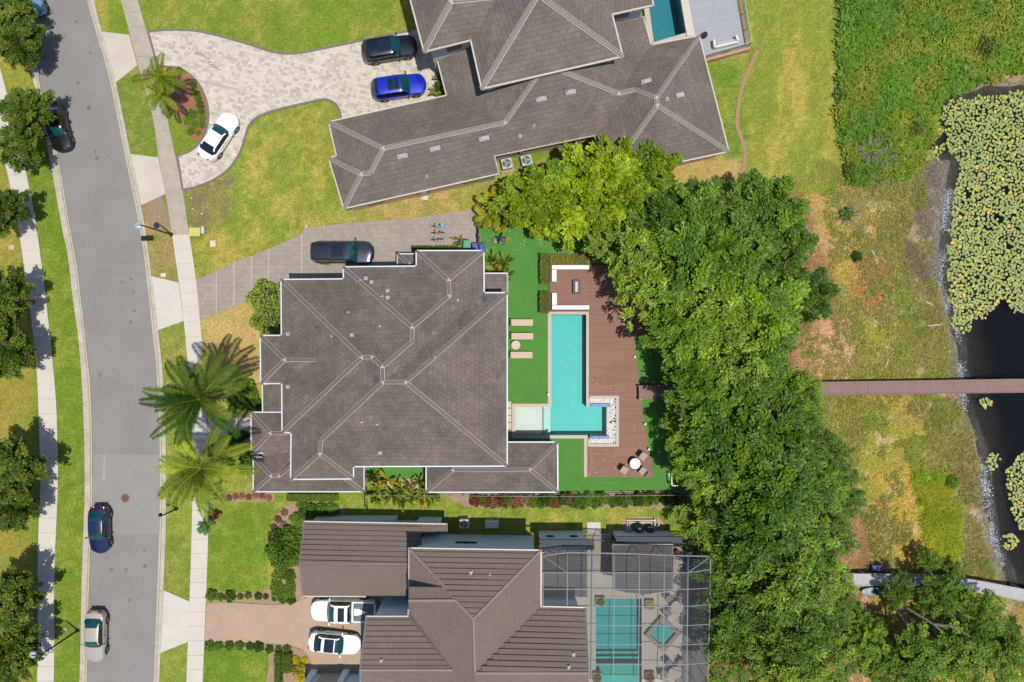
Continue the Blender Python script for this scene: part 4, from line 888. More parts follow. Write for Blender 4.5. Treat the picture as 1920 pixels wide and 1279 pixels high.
# planters, pools
def pool_paint(name, c): return mat(name, c, rough=0.6, noise=0.07, nscale=1.6, noise2=0.06, n2scale=0.3)
def water_mat(name, tint):
    m = bpy.data.materials.new(name); m.use_nodes = True; nt = m.node_tree; N = nt.nodes; L = nt.links; out = N['Material Output']; N.remove(N['Principled BSDF'])
    tr = N.new('ShaderNodeBsdfTransparent'); tr.inputs[0].default_value = (*tint, 1)
    gl = N.new('ShaderNodeBsdfGlossy'); gl.inputs['Roughness'].default_value = 0.03
    n = N.new('ShaderNodeTexNoise'); n.inputs['Scale'].default_value = 2.5; n.inputs['Detail'].default_value = 2; g = N.new('ShaderNodeNewGeometry'); L.new(g.outputs['Position'], n.inputs['Vector'])
    bp = N.new('ShaderNodeBump'); bp.inputs['Strength'].default_value = 0.2; bp.inputs['Distance'].default_value = 0.02; L.new(n.outputs[0], bp.inputs['Height'])
    fr = N.new('ShaderNodeFresnel'); fr.inputs[0].default_value = 1.33; mx = N.new('ShaderNodeMixShader')
    for x in (gl, fr): L.new(bp.outputs[0], x.inputs['Normal'])
    L.new(fr.outputs[0], mx.inputs[0]); L.new(tr.outputs[0], mx.inputs[1]); L.new(gl.outputs[0], mx.inputs[2]); L.new(mx.outputs[0], out.inputs[0]); return m
def basin(poly_px, depth, m, parent, z=-0.02, name='basin'):
    p = gpoly(poly_px); n = len(p); a = sum(p[i][0]*p[(i+1) % n][1]-p[(i+1) % n][0]*p[i][1] for i in range(n))
    if a < 0: p = p[::-1]
    mb = MB(); mb.add([(x, y, -depth) for x, y in p], [list(range(n))]); mb.add([(x, y, -depth) for x, y in p]+[(x, y, z) for x, y in p], [(i, i+n, (i+1) % n+n, (i+1) % n) for i in range(n)])
    return mb.build(name, m, parent)
cop = mat('travertine_coping', (208, 196, 180), noise=0.12, nscale=6)
pool = thing('swimming_pool', 'long turquoise swimming pool with pale shelf, steps and stone rim behind the main house', 'swimming pool', (*G(1066, 700), 0))
lane = [(1034, 590), (1099, 590), (1099, 763), (1137, 763), (1137, 815.5), (1019, 815.5), (1019, 763), (1034, 763)]
basin(lane, 1.25, pool_paint('pool_plaster', (26, 200, 192)), pool)
basin([(966, 763), (1018.6, 763), (1018.6, 816), (966, 816)], 0.3, pool_paint('shelf_plaster', (214, 220, 214)), pool, name='sun_shelf')
mb = MB()
for i, x in enumerate((1019, 1023.5, 1028)): mb.prism(gpoly([(x, 763.3), (x+4.3, 763.3), (x+4.3, 815.3), (x, 815.3)]), -1.25, -0.42-0.22*i)
mb.build('steps', pool_paint('pool_steps', (170, 226, 220)), pool)
mb = MB()
for i, x in enumerate((1022.6, 1027.1, 1031.6)): mb.prism(gpoly([(x, 763.3), (x+1.2, 763.3), (x+1.2, 815.3), (x, 815.3)]), -0.41-0.22*i-0.05, -0.405-0.22*i)
mb.build('step_nosing', mat('nosing_white', (236, 240, 236)), pool)
p = gpoly([(1034, 590), (1099, 590), (1099, 763), (1137, 763), (1137, 815.7), (966, 815.7), (966, 763), (1034, 763)])
MB().add([(x, y, -0.07) for x, y in p][::-1], [list(range(len(p)))]) 
mb = MB(); mb.add([(x, y, -0.07) for x, y in p][::-1], [list(range(len(p)))]); mb.build('water', water_mat('pool_water', (0.95, 0.99, 0.985)), pool)
mb = MB()
for q in ([(1027, 584.3), (1105, 584.3), (1105, 590), (1027, 590)], [(1027, 590), (1034, 590), (1034, 757), (1027, 757)], [(1099, 590), (1105, 590), (1105, 763), (1099, 763)], [(960, 757), (1034, 757), (1034, 763), (960, 763)],
          [(960, 763), (966, 763), (966, 822), (960, 822)], [(966, 816), (1102, 816), (1102, 822), (966, 822)], [(1095, 822), (1101.5, 822), (1101.5, 894), (1095, 894)]):
    mb.prism(gpoly(q), -1.3, 0.05)
mb.build('coping', cop, pool)
mb = MB()
for q in ([(1105.2, 741.5), (1160, 741.5), (1160, 747), (1105.2, 747)], [(1154.5, 747), (1160, 747), (1160, 831.5), (1154.5, 831.5)], [(1102, 831.5), (1160, 831.5), (1160, 837), (1102, 837)], [(1102, 822.4), (1107, 822.4), (1107, 831.5), (1102, 831.5)]):
    mb.prism(gpoly(q), -0.05, 0.22)
mb.build('rim', cop, pool)
mb = MB(); mb.prism(gpoly([(1107, 747), (1154.5, 747), (1154.5, 831.5), (1107, 831.5), (1107, 816.2), (1137.3, 816.2), (1137.3, 762.7), (1105.2, 762.7), (1105.2, 747)]), -0.6, 0.07)
mb.build('pebble_base', mat('pebble_bed', (226, 222, 212), noise=0.35, nscale=9, bump=0.8, bscale=25), pool)
mos = brick_mat('blue_mosaic', (130, 150, 214), (176, 192, 230), (110, 130, 180), 0.12, 0.12, msize=0.01, uv=False, stain=0.2)
for q in ([(1107, 756.5), (1144, 756.5), (1144, 762.5), (1107, 762.5)], [(1109, 816.5), (1142, 816.5), (1142, 821.8), (1109, 821.8)]): MB().prism(gpoly(q), -0.4, 0.30).build('mosaic_wall', mos, pool)
# individual white boulders of the bed
bm_ = bmesh.new(); bmesh.ops.create_icosphere(bm_, subdivisions=1, radius=1.0); pv = [v.co.copy() for v in bm_.verts]; pfx = [[v.index for v in f.verts] for f in bm_.faces]; bm_.free()
mb = MB(); mb2 = MB()
for i in range(420):
    while True:
        x, y = random.uniform(1106, 1154), random.uniform(747, 831)
        if (x > 1139) or (747 < y < 755) or (y > 823): break
    c = G(x, y); r = random.uniform(0.05, 0.13); dk = (x > 1150 and random.random() < 0.3) or random.random() < 0.02
    t_ = mb2 if dk else mb; q = random.uniform(0.7, 1.3)
    t_.add([(c[0]+v.x*r*q*random.uniform(.85, 1.1), c[1]+v.y*r/q, 0.08+v.z*r*0.6) for v in pv], pfx)
tag(mb.build('white_pebbles', mat('white_stone', (240, 238, 232), noise=0.08), None), 'white pebbles spread over the stone bed at the pool corner', 'pebbles', kind='stuff')
tag(mb2.build('dark_pebbles', mat('dark_stone', (60, 58, 60))), 'scattered dark pebbles among the white pebbles beside the pool', 'pebbles', kind='stuff')
for i in range(4):
    tag(slab('stepping_stone', [(952, 753+13.5*i), (958.5, 753+13.5*i), (958.5, 764+13.5*i), (952, 764+13.5*i)], 0.045, conc_apron, st=False), 'square pale stepping stone between house and sun shelf, %s of four from the top' % ORD[i], 'paving stone', 'stepping stones beside the pool shelf')

# loungers
sling = mat('lounger_cushion', (222, 200, 176), rough=0.9, noise=0.05, nscale=10); frame_d = mat('dark_frame', (54, 50, 50), rough=0.4)
def make_lounger(loc, label):
    t = thing('sun_lounger', label, 'sun lounger', loc, 'sun loungers on the green lawn', 0, world=False)
    for sy in (-1, 1): MB().tube([(-0.95, sy*0.3, 0.3), (1.02, sy*0.3, 0.3)], 0.03, 6).build('side_rail', frame_d, t)
    for sx in (-0.6, 0.85):
        for sy in (-1, 1): MB().box((sx, sy*0.28, 0.15), (0.05, 0.05, 0.3)).build('leg', frame_d, t)
    MB().box((0.32, 0, 0.35), (1.42, 0.62, 0.1)).build('seat_cushion', sling, t, bevel=0.025)
    M = Matrix.Translation((-0.4, 0, 0.35)) @ Matrix.Rotation(R(26), 4, 'Y')
    mb = MB(); mb.box((-0.33, 0, 0), (0.66, 0.62, 0.1), M=M); mb.build('back_cushion', sling, t, bevel=0.025)
    MB().box((-0.62, 0, 0.0), (0.05, 0.66, 0.07), M=M).build('back_frame', frame_d, t)
    MB().box((-1.04, 0, 0.42), (0.06, 0.66, 0.5)).build('support', frame_d, t)
    return t
l0 = make_lounger((*G(978.5, 605), 0), 'beige cushioned sun lounger on turf, northernmost of the three by the pool')
for (x, y, lb) in ((979, 630.5, 'beige sun lounger just above the round side table, middle of the row'), (977.5, 665.5, 'beige sun lounger just below the round side table, nearest the pale shelf')):
    c = copy_tree(l0); c.location = (*G(x, y), 0); c['label'] = lb; c.name = 'sun_lounger'
t = thing('side_table', 'small round beige side table between two sun loungers', 'table', (*G(967, 647), 0)); c = G(967, 647)
MB().lathe((*c, 0), [(0.22, 0), (0.2, 0.03), (0.04, 0.05), (0.04, 0.42)], 16).build('stand', frame_d, t); MB().lathe((*c, 0.42), [(0.42, 0), (0.43, 0.02), (0.41, 0.045)], 28).build('table_top', mat('table_beige', (224, 206, 186)), t)
# deck table and chairs
t = thing('round_table', 'round white table on the brown deck between three striped chairs', 'table', (*G(1188, 866.5), 0.16)); c = G(1188, 866.5)
MB().lathe((*c, 0.16), [(0.28, 0), (0.26, 0.03), (0.05, 0.06), (0.05, 0.62)], 16).build('stand', white_p, t); MB().lathe((*c, 0.78), [(0.47, 0), (0.5, 0.015), (0.49, 0.04)], 32).build('table_top', white_m, t)
strap = brick_mat('chair_straps', (222, 204, 182), (214, 196, 174), (120, 100, 84), 3.0, 0.075, msize=0.014, uv=True, stain=0.02)
def chair_proto(name, label, cat, grp, seat_m, fr, loc, rz):
    t = thing(name, label, cat, loc, grp, rz, world=False)
    s = MB().box((0, 0, 0.42), (0.56, 0.6, 0.05)); o = s.build('seat', seat_m, t, bevel=0.0); face_uv2(o.data)
    M = Matrix.Translation((-0.27, 0, 0.44)) @ Matrix.Rotation(R(-18), 4, 'Y'); o = MB().box((0, 0, 0.24), (0.05, 0.6, 0.5), M=M).build('backrest', seat_m, t); face_uv2(o.data)
    for sy in (-1, 1): MB().tube([(-0.28, sy*0.32, 0.62), (0.2, sy*0.33, 0.62), (0.26, sy*0.33, 0.0)], 0.025, 6).build('armrest', fr, t)
    for sx in (-0.25, 0.25):
        for sy in (-1, 1): MB().box((sx, sy*0.28, 0.2), (0.035, 0.035, 0.4)).build('leg', fr, t)
    return t
def face_uv2(me):
    uvl = me.uv_layers.new(name='UVMap')
    for p in me.polygons:
        for li in p.loop_indices:
            c = me.vertices[me.loops[li].vertex_index].co; uvl.data[li].uv = (c.y, c.x+c.z)
ch = chair_proto('deck_chair', 'striped beige chair at the table, nearest the pebble bed side of the deck', 'chair', 'chairs round the white deck table', strap, frame_d, (*G(1169, 879.5), 0.16), R(-38))
for (x, y, a, lb) in ((1204, 854, -38, 'striped beige chair up and right of the round white table on the deck'), (1203, 881.5, 142, 'striped beige chair down and right of the round white table, near the deck corner')):
    c = copy_tree(ch); c.location = (*G(x, y), 0.16); c.rotation_euler = (0, 0, R(a)); c['label'] = lb
ch['label'] = 'striped beige chair left of and below the round white table on the deck'
lamp_w = mat('bollard_white', (244, 240, 230), k=0.62)
p0 = None
for i, (x, y) in enumerate([(1189, 669), (1198, 724.5), (1200.5, 747), (1208, 794), (1215, 841), (1027.5, 739)]):
    if p0 is None:
        p0 = thing('bollard_light', 'small white cap light on the brown deck edge, first from the top', 'garden light', (*G(x, y), 0.05), 'white cap lights along the deck edge', world=False)
        MB().lathe((0, 0, 0), [(0.05, 0), (0.05, 0.28)], 10).build('post', frame_d, p0); MB().lathe((0, 0, 0.28), [(0.06, 0), (0.11, 0.03), (0.1, 0.07), (0.03, 0.1)], 12).build('cap', lamp_w, p0)
    else: c = copy_tree(p0); c.location = (*G(x, y), 0.16 if i < 5 else 0.05); c['label'] = 'small white cap light on the brown deck edge, %s from the top' % ORD[min(i, 4)]
    if i == 5: c['label'] = 'small white cap light on the pool rim beside the lawn'
# basketball hoop
bb = thing('basketball_hoop', 'portable basketball hoop with black backboard on the green turf by the palms', 'basketball hoop', (*G(935, 452), 0))
c = G(940, 452); ang = R(-8); u = Vector((math.cos(ang), math.sin(ang), 0)); v = Vector((-u.y, u.x, 0)); O = Vector((c[0]-0.1, c[1], 0))
M = Matrix.Rotation(ang, 4, 'Z'); M.translation = O
MB().box((-0.25, 0, 0.12), (0.95, 0.66, 0.24), M=M).build('base_tank', mat('hoop_base', (120, 124, 132)), bb, bevel=0.08)
MB().box((-0.35, -0.15, 0.3), (0.36, 0.3, 0.12), M=M).build('sandbag', mat('sandbag', (206, 188, 164)), bb, bevel=0.04)
MB().tube([O+Vector((0, 0, 0.1)), O+Vector((0.0, 0, 2.6))], 0.05, 8).build('pole', frame_d, bb)
for s_ in (-1, 1): MB().tube([O-u*0.5+v*s_*0.2+Vector((0, 0, 0.2)), O+Vector((0, 0, 1.2))], 0.025, 6).build('brace', frame_d, bb)
MB().tube([O+Vector((0, 0, 2.5)), O+u*0.5+Vector((0, 0, 2.9))], 0.04, 6).build('arm', frame_d, bb)
Mr = Matrix.Rotation(ang+R(-14), 4, 'Z'); Mr.translation = O; MB().box((0.55, 0, 2.95), (0.06, 1.15, 0.75), M=Mr).build('backboard', frame_d, bb)
def ring(c, r, rr, n=24, m=8): 
    mb = MB(); vs = []; fs = []
    for i in range(n):
        a = 2*math.pi*i/n
        for j in range(m):
            b = 2*math.pi*j/m; q = r+rr*math.cos(b); vs.append((c[0]+q*math.cos(a), c[1]+q*math.sin(a), c[2]+rr*math.sin(b)))
    for i in range(n):
        for j in range(m): fs.append((i*m+j, ((i+1) % n)*m+j, ((i+1) % n)*m+(j+1) % m, i*m+(j+1) % m))
    mb.add(vs, fs); return mb
rc = Mr @ Vector((0.9, 0, 2.75)); ring(rc, 0.23, 0.025).build('rim', mat('hoop_orange', (222, 120, 84)), bb)
mb = MB()
for k in range(12):
    a = k*math.pi/6; mb.tube([rc+Vector((0.22*math.cos(a), 0.22*math.sin(a), 0)), rc+Vector((0.13*math.cos(a+.3), 0.13*math.sin(a+.3), -0.4))], 0.012, 4)
    mb.tube([rc+Vector((0.22*math.cos(a), 0.22*math.sin(a), 0)), rc+Vector((0.13*math.cos(a-.3), 0.13*math.sin(a-.3), -0.4))], 0.012, 4)
mb.build('net', white_p, bb)
# bins
def bin_(x, y, c, label, rz=0):
    t = thing('wheelie_bin', label, 'bin', (*G(x, y), 0), None, rz, world=False); m = mat('bin_%d_%d' % (x, y), c, rough=0.5)
    MB().prism([(-0.3, -0.33), (0.3, -0.33), (0.3, 0.33), (-0.3, 0.33)], 0.06, 0.98).build('body', m, t, bevel=0.03)
    mb = MB(); mb.box((0, 0.0, 1.02), (0.68, 0.74, 0.07)); mb.box((0, 0, 1.07), (0.4, 0.5, 0.05)); mb.build('lid', m, t, bevel=0.03)
    MB().tube([(-0.22, 0.42, 1.0), (0.22, 0.42, 1.0)], 0.025, 6).build('handle', frame_d, t)
    for sx in (-0.26, 0.26): MB().tube([(sx-0.03, 0.36, 0.1), (sx+0.03, 0.36, 0.1)], 0.1, 12).build('wheel', frame_d, t)
bin_(877, 461, (74, 166, 120), 'light green wheelie bin against the house between a fern and blue bins')
bin_(893.5, 466, (34, 70, 180), 'blue wheelie bin next to the green bin at the gate'); bin_(904, 466, (30, 60, 130), 'dark blue wheelie bin at the house corner, on the gate side')
# children's bicycles
def bike(x, y, rz, c, label, s=0.8, basket=None):
    t = thing('bicycle', label, 'bicycle', (*G(x, y), 0.05), "children's bicycles parked in a row", rz, world=False); m = mat('bike_%d' % y, c, rough=0.35)
    tyre_ = mat('tyre_rubber', (44, 42, 42), rough=0.9)
    for i, wx in enumerate((-0.5*s, 0.5*s)):
        mb = MB(); n = 20; r = 0.28*s; vs = []; fs = []
        for a in range(n):
            A = 2*math.pi*a/n
            for b in range(6): B = b*math.pi/3; q = r+0.028*math.cos(B); vs.append((wx+q*math.cos(A), 0.028*math.sin(B), 0.3*s+q*math.sin(A)))
        for a in range(n):
            for b in range(6): fs.append((a*6+b, ((a+1) % n)*6+b, ((a+1) % n)*6+(b+1) % 6, a*6+(b+1) % 6))
        mb.add(vs, fs); w = mb.build('wheel', tyre_, t); mb = MB()
        for a in range(8): A = a*math.pi/4; mb.tube([(wx, 0, 0.3*s), (wx+r*math.cos(A), 0, 0.3*s+r*math.sin(A))], 0.006, 4)
        mb.build('spokes', mat('steel', (190, 190, 190), rough=0.3, metal=0.7), w)
    P = {k: Vector(v)*s for k, v in dict(r=(0.5, 0, 0.3), f=(-0.5, 0, 0.3), bb=(0.1, 0, 0.28), st=(0.2, 0, 0.62), hd=(-0.36, 0, 0.68), hb=(-0.34, 0, 0.82)).items()}
    mb = MB()
    for a, b in (('r', 'bb'), ('bb', 'st'), ('bb', 'hd'), ('st', 'hd'), ('r', 'st'), ('hd', 'f'), ('hd', 'hb')): mb.tube([P[a], P[b]], 0.028, 6)
    mb.build('frame', m, t)
    MB().tube([(-0.2*s, -0.3*s, 0.88*s), (-0.34*s, -0.1*s, 0.84*s), (-0.34*s, 0.1*s, 0.84*s), (-0.2*s, 0.3*s, 0.88*s)], 0.025, 6).build('handlebar', frame_d, t)
    MB().box((0.22*s, 0, 0.68*s), (0.26*s, 0.15*s, 0.06)).build('saddle', frame_d, t, bevel=0.02)
    mb = MB(); mb.tube([(0.1*s, -0.12, 0.28*s), (0.1*s, 0.12, 0.28*s)], 0.02, 6); mb.box((0.2*s, 0.16, 0.28*s), (0.1, 0.08, 0.03)); mb.box((0.0, -0.16, 0.28*s), (0.1, 0.08, 0.03)); mb.build('pedals', frame_d, t)
    if basket: MB().prism([(0.35*s, -0.16), (0.75*s, -0.16), (0.75*s, 0.16), (0.35*s, 0.16)], 0.6*s, 0.8*s).build('rear_box', mat('bike_box', basket), t, bevel=0.05)
bike(822, 424.5, R(4), (150, 190, 200), 'small bicycle with a light blue rear box, top of the row of three', basket=(120, 196, 220))
bike(822, 437, R(2), (196, 96, 84), 'small red bicycle in the middle of the row of three')
bike(820, 450, R(5), (60, 60, 66), 'small dark grey bicycle, lowest of the three, nearest the hedge strip')
# ------------------------------------------------------------------ boardwalks
bw_m = board_mat('boardwalk_planks', (158, 124, 116), (150, 117, 110), (118, 90, 84), wdt=0.15, rot=R(90), ln=1.6)
def boardwalk(name, label, cl, w, z, m, post_m, rail=0.0):
    t = thing(name, label, 'boardwalk', (*G(*cl[0]), 0)); L = [Vector(W(*p, z)[:2]) for p in cl]
    lf, rt = [], []
    for i, p in enumerate(L):
        d = (L[min(i+1, len(L)-1)]-L[max(i-1, 0)]).normalized(); n = Vector((-d.y, d.x))*w/2; lf.append(p+n); rt.append(p-n)
    mb = MB(); vs = []; fs = []
    for a, b in zip(lf, rt): vs += [(a.x, a.y, z), (b.x, b.y, z), (a.x, a.y, z-0.12), (b.x, b.y, z-0.12)]
    for i in range(len(L)-1):
        a0, b0 = 4*i, 4*i+4; fs += [(a0+1, b0+1, b0, a0), (a0, b0, b0+2, a0+2), (b0+1, a0+1, a0+3, b0+3), (a0+2, b0+2, b0+3, a0+3)]
    mb.add(vs, fs); mb.build('planking', m, t)
    for line in (lf, rt):
        pts = [(p.x, p.y) for p in line]; mb = MB()
        for a, b in zip(pts[:-1], pts[1:]):
            c = ((a[0]+b[0])/2, (a[1]+b[1])/2, z+0.02); mb.box(c, (math.dist(a, b), 0.09, 0.05), math.atan2(b[1]-a[1], b[0]-a[0]))
        mb.build('edge_board', post_m, t)
        for p in resample(pts, 2.9): MB().box((p[0], p[1], z-0.9), (0.14, 0.14, 1.75)).build('post', post_m, t)
    return t, lf, rt
bt, lf, rt = boardwalk('boardwalk', 'long straight red brown boardwalk crossing the marsh to the dark water', [(1198, 736), (1500, 729.5), (1700, 726.5), (2060, 721)], 1.2, 0.75, bw_m, mat('boardwalk_edge', (140, 108, 100)))
for line in (lf, rt):
    for p in resample([(q.x, q.y) for q in line], 2.9)[6:]: 
        pass
boardwalk('boardwalk', 'pale grey curved boardwalk at the lower right, partly hidden by the oaks', [(1560, 1084), (1610, 1087), (1705, 1086.5), (1745, 1088), (1787, 1092), (1841, 1101), (1920, 1116), (2060, 1150)], 1.05, 0.9, board_mat('grey_planks', (206, 204, 206), (196, 194, 198), (150, 148, 152), rot=R(80), ln=1.6), mat('grey_edge', (180, 178, 182)))
kay = thing('kayak', 'light blue grey kayak lying beside the pale boardwalk under an oak', 'kayak', (*G(1640, 1107), 0)); mb = MB(); vs = []
k0 = G(1640, 1107); n = 14
for i in range(n+1):
    t_ = i/n*2-1; w_ = 0.36*math.sqrt(max(0, 1-abs(t_)**2.4))+0.005; zz = 0.12*abs(t_)**3
    vs += [(k0[0]+t_*1.5, k0[1]-w_, 0.28+zz), (k0[0]+t_*1.5, k0[1]-w_*0.6, 0.06+zz), (k0[0]+t_*1.5, k0[1]+w_*0.6, 0.06+zz), (k0[0]+t_*1.5, k0[1]+w_, 0.28+zz), (k0[0]+t_*1.5, k0[1], 0.36+zz)]
fs = []
for i in range(n):
    for j in range(5): fs.append((i*5+j, i*5+(j+1) % 5, i*5+5+(j+1) % 5, i*5+5+j))
mb.add(vs, fs); mb.build('hull', mat('kayak_blue', (150, 176, 190), rough=0.4), kay, smooth=True); MB().lathe((k0[0], k0[1], 0.34), [(0.26, 0), (0.24, 0.05), (0.2, 0.02)], 16).build('cockpit', frame_d, kay)
bn = thing('marsh_bench', 'small blue violet bench beside the pale boardwalk', 'bench', (*W(1646, 1065, 0.4)[:2], 0)); c = W(1646, 1065, 0.45)
bl = mat('bench_blue', (110, 116, 190)); m_ = MB()
for k in range(4): m_.box((c.x, c.y-0.2+k*0.13, 0.45), (1.0, 0.1, 0.04))
m_.build('seat', bl, bn); MB().box((c.x, c.y+0.3, 0.7), (1.0, 0.05, 0.3)).build('backrest', bl, bn)
for sx in (-0.42, 0.42): MB().box((c.x+sx, c.y, 0.22), (0.06, 0.45, 0.44)).build('leg', bl, bn)
# ------------------------------------------------------------------ far house terrace
fd = thing('roof_terrace', 'pale grey boarded terrace with brick edge and glass railing beside the teal pool', 'terrace', (*G(1340, 50), 0))
fdm = board_mat('terrace_boards', (184, 186, 192), (178, 180, 187), (158, 160, 168), rot=R(-13), wdt=0.14)
MB().prism([tuple(W(x, y, 0.6)[:2]) for x, y in ((1276, -120), (1360, -120), (1398, 86), (1322, 107), (1296, 70))], -0.05, 0.6).build('terrace_floor', fdm, fd)
brk = brick_mat('brick_edge', (214, 150, 112), (196, 130, 96), (190, 170, 150), 0.3, 0.12, msize=0.02, uv=False, rot=R(-13))
MB().prism([tuple(W(x, y, 0.7)[:2]) for x, y in ((1360, -120), (1368, -120), (1407, 92), (1322, 115), (1322, 107), (1398, 86))], -0.05, 0.68).build('brick_rim', brk, fd)
glass_r = bpy.data.materials.new('clear_glass'); glass_r.use_nodes = True; nt = glass_r.node_tree; nt.nodes.remove(nt.nodes['Principled BSDF'])
a_, b_, c_ = nt.nodes.new('ShaderNodeBsdfTransparent'), nt.nodes.new('ShaderNodeBsdfGlossy'), nt.nodes.new('ShaderNodeMixShader'); a_.inputs[0].default_value = (0.82, 0.92, 0.88, 1); b_.inputs['Roughness'].default_value = 0.05
c_.inputs[0].default_value = 0.12; nt.links.new(a_.outputs[0], c_.inputs[1]); nt.links.new(b_.outputs[0], c_.inputs[2]); nt.links.new(c_.outputs[0], nt.nodes['Material Output'].inputs[0])
rl = [W(1377, -120, 1.7), W(1413, 86, 1.7), W(1325, 105, 1.7)]
rl = [W(1368, -120, 0.68), W(1402, 88, 0.68), W(1324, 110, 0.68)]
for a, b in zip(rl[:-1], rl[1:]):
    d = b-a; rz = math.atan2(d.y, d.x); c = (a+b)/2; MB().box((c.x, c.y, 1.2), (d.length, 0.03, 1.05), rz).build('glass_panel', glass_r, fd); MB().box((c.x, c.y, 1.75), (d.length+.05, 0.06, 0.05), rz).build('handrail', mat('steel_rail', (186, 196, 190), rough=0.4), fd)
    k = int(d.length//1.4)
    for i in range(k+1): p_ = a.lerp(b, i/k); MB().box((p_.x, p_.y, 1.2), (0.05, 0.05, 1.06)).build('post', mat('steel_rail', (186, 196, 190)), fd)
fp = thing('terrace_pool', 'deep teal swimming pool at the top between far house and grey terrace', 'swimming pool', (*G(1240, 30), 0))
basin([(1193, -140), (1249, -140), (1283, 62), (1224, 86)], 1.6, pool_paint('teal_plaster', (14, 132, 144)), fp, z=0.4)
p = gpoly([(1185, -140), (1249, -140), (1284, 66), (1224, 90)]); mb = MB(); mb.add([(x, y, 0.3) for x, y in p][::-1], [(0, 1, 2, 3)]); mb.build('water', water_mat('teal_water', (0.75, 0.96, 0.97)), fp)
MB().prism(gpoly([(1249, -140), (1259, -140), (1300, 72), (1285, 74)]), -0.1, 0.62).build('coping', mat('pale_coping', (226, 212, 200), noise=0.06), fp)
MB().prism(gpoly([(1180, -140), (1193, -140), (1224, 84), (1216, 86)]), -0.1, 0.5).build('coping', cop, fp); MB().prism(gpoly([(1222, 84), (1290, 64), (1292, 74), (1222, 96)]), -0.1, 0.5).build('coping', cop, fp)
bs = thing('terrace_bench', 'white U shaped bench frame on the grey terrace', 'bench', (*G(1358, 82), 0.6)); ang = R(13)
def wbox(x0, y0, x1, y1, z0, z1, wd):
    a, b = W(x0, y0, z1), W(x1, y1, z1); d = b-a; return MB().box(((a.x+b.x)/2, (a.y+b.y)/2, (z0+z1)/2), (d.length, wd, z1-z0), math.atan2(d.y, d.x))
wbox(1341, 88, 1384, 78, 0.6, 1.05, 0.18).build('back_rail', white_p, bs); wbox(1341, 88, 1339, 74, 0.6, 1.15, 0.2).build('armrest', white_p, bs); wbox(1384, 76, 1381, 66, 0.6, 1.15, 0.2).build('armrest', white_p, bs)
wbox(1344, 84, 1380, 75.5, 0.6, 0.95, 0.3).build('seat', mat('bench_grey', (190, 192, 198)), bs)
ep = thing('planter_pot', 'black oval planter pot with a small plant on the grey terrace', 'plant pot', (*W(1321, 66, 0.9)[:2], 0.6)); c = W(1321, 66, 0.9)
MB().lathe((c.x, c.y, 0.6), [(0.12, 0), (0.27, 0.25), (0.25, 0.5), (0.2, 0.5)], 18).build('pot', mat('black_glaze', (34, 34, 36), rough=0.3), ep)
# ------------------------------------------------------------------ foliage
def leaf_mat(name, c, c2=None, trans=0.3, rnd=0.28, boost=1.5, spec=0.35, rough=0.55):
    m = bpy.data.materials.new(name); m.use_nodes = True; nt = m.node_tree; N = nt.nodes; L = nt.links; b = N['Principled BSDF']; out = N['Material Output']
    b.inputs['Roughness'].default_value = rough; b.inputs['Specular IOR Level'].default_value = spec
    at = N.new('ShaderNodeAttribute'); at.attribute_name = 'tint'; sp = N.new('ShaderNodeSeparateColor'); L.new(at.outputs['Color'], sp.inputs[0])
    mx = N.new('ShaderNodeMix'); mx.data_type = 'RGBA'; L.new(sp.outputs[1], mx.inputs['Factor']); mx.inputs['A'].default_value = (*alb(c, KALB*boost), 1); mx.inputs['B'].default_value = (*alb(c2 or c, KALB*boost), 1)
    hm = N.new('ShaderNodeMath'); hm.operation = 'MULTIPLY_ADD'; hm.inputs[1].default_value = 0.5; hm.use_clamp = True; oi0 = N.new('ShaderNodeObjectInfo'); L.new(oi0.outputs['Random'], hm.inputs[0]); sb = N.new('ShaderNodeMath'); sb.operation = 'SUBTRACT'; sb.inputs[1].default_value = 0.2; L.new(sp.outputs[1], sb.inputs[0]); L.new(sb.outputs[0], hm.inputs[2]); L.new(hm.outputs[0], mx.inputs['Factor'])
    oi = N.new('ShaderNodeObjectInfo'); mr = N.new('ShaderNodeMapRange'); mr.inputs[3].default_value = 1-rnd; mr.inputs[4].default_value = 1+rnd; L.new(oi.outputs['Random'], mr.inputs[0])
    ml = N.new('ShaderNodeMath'); ml.operation = 'MULTIPLY'; L.new(mr.outputs[0], ml.inputs[0]); L.new(sp.outputs[0], ml.inputs[1])
    vm = N.new('ShaderNodeVectorMath'); vm.operation = 'SCALE'; L.new(mx.outputs['Result'], vm.inputs[0]); L.new(ml.outputs[0], vm.inputs['Scale'])
    L.new(vm.outputs[0], b.inputs['Base Color'])
    t = N.new('ShaderNodeBsdfTranslucent'); L.new(vm.outputs[0], t.inputs[0]); ms = N.new('ShaderNodeMixShader'); ms.inputs[0].default_value = trans
    L.new(b.outputs[0], ms.inputs[1]); L.new(t.outputs[0], ms.inputs[2]); L.new(ms.outputs[0], out.inputs[0]); _mats[name] = m; return m
bark = mat('bark_grey', (132, 120, 106), noise=0.3, nscale=6, bump=0.5, bscale=15); bark_d = mat('bark_dark', (84, 70, 58), noise=0.3, nscale=6)
def leaves_arr(P, D, U, ln, wd):
    """quads: base P, along D (unit) length ln, half width wd along U"""
    a = P-U*wd[:, None]*0.35; b = P+D*ln[:, None]*0.5-U*wd[:, None]; c = P+D*ln[:, None]; d = P+D*ln[:, None]*0.5+U*wd[:, None]
    return np.stack([a, b, c, d], 1).reshape(-1, 3)
def unit(v): return v/(np.linalg.norm(v, axis=-1, keepdims=True)+1e-9)
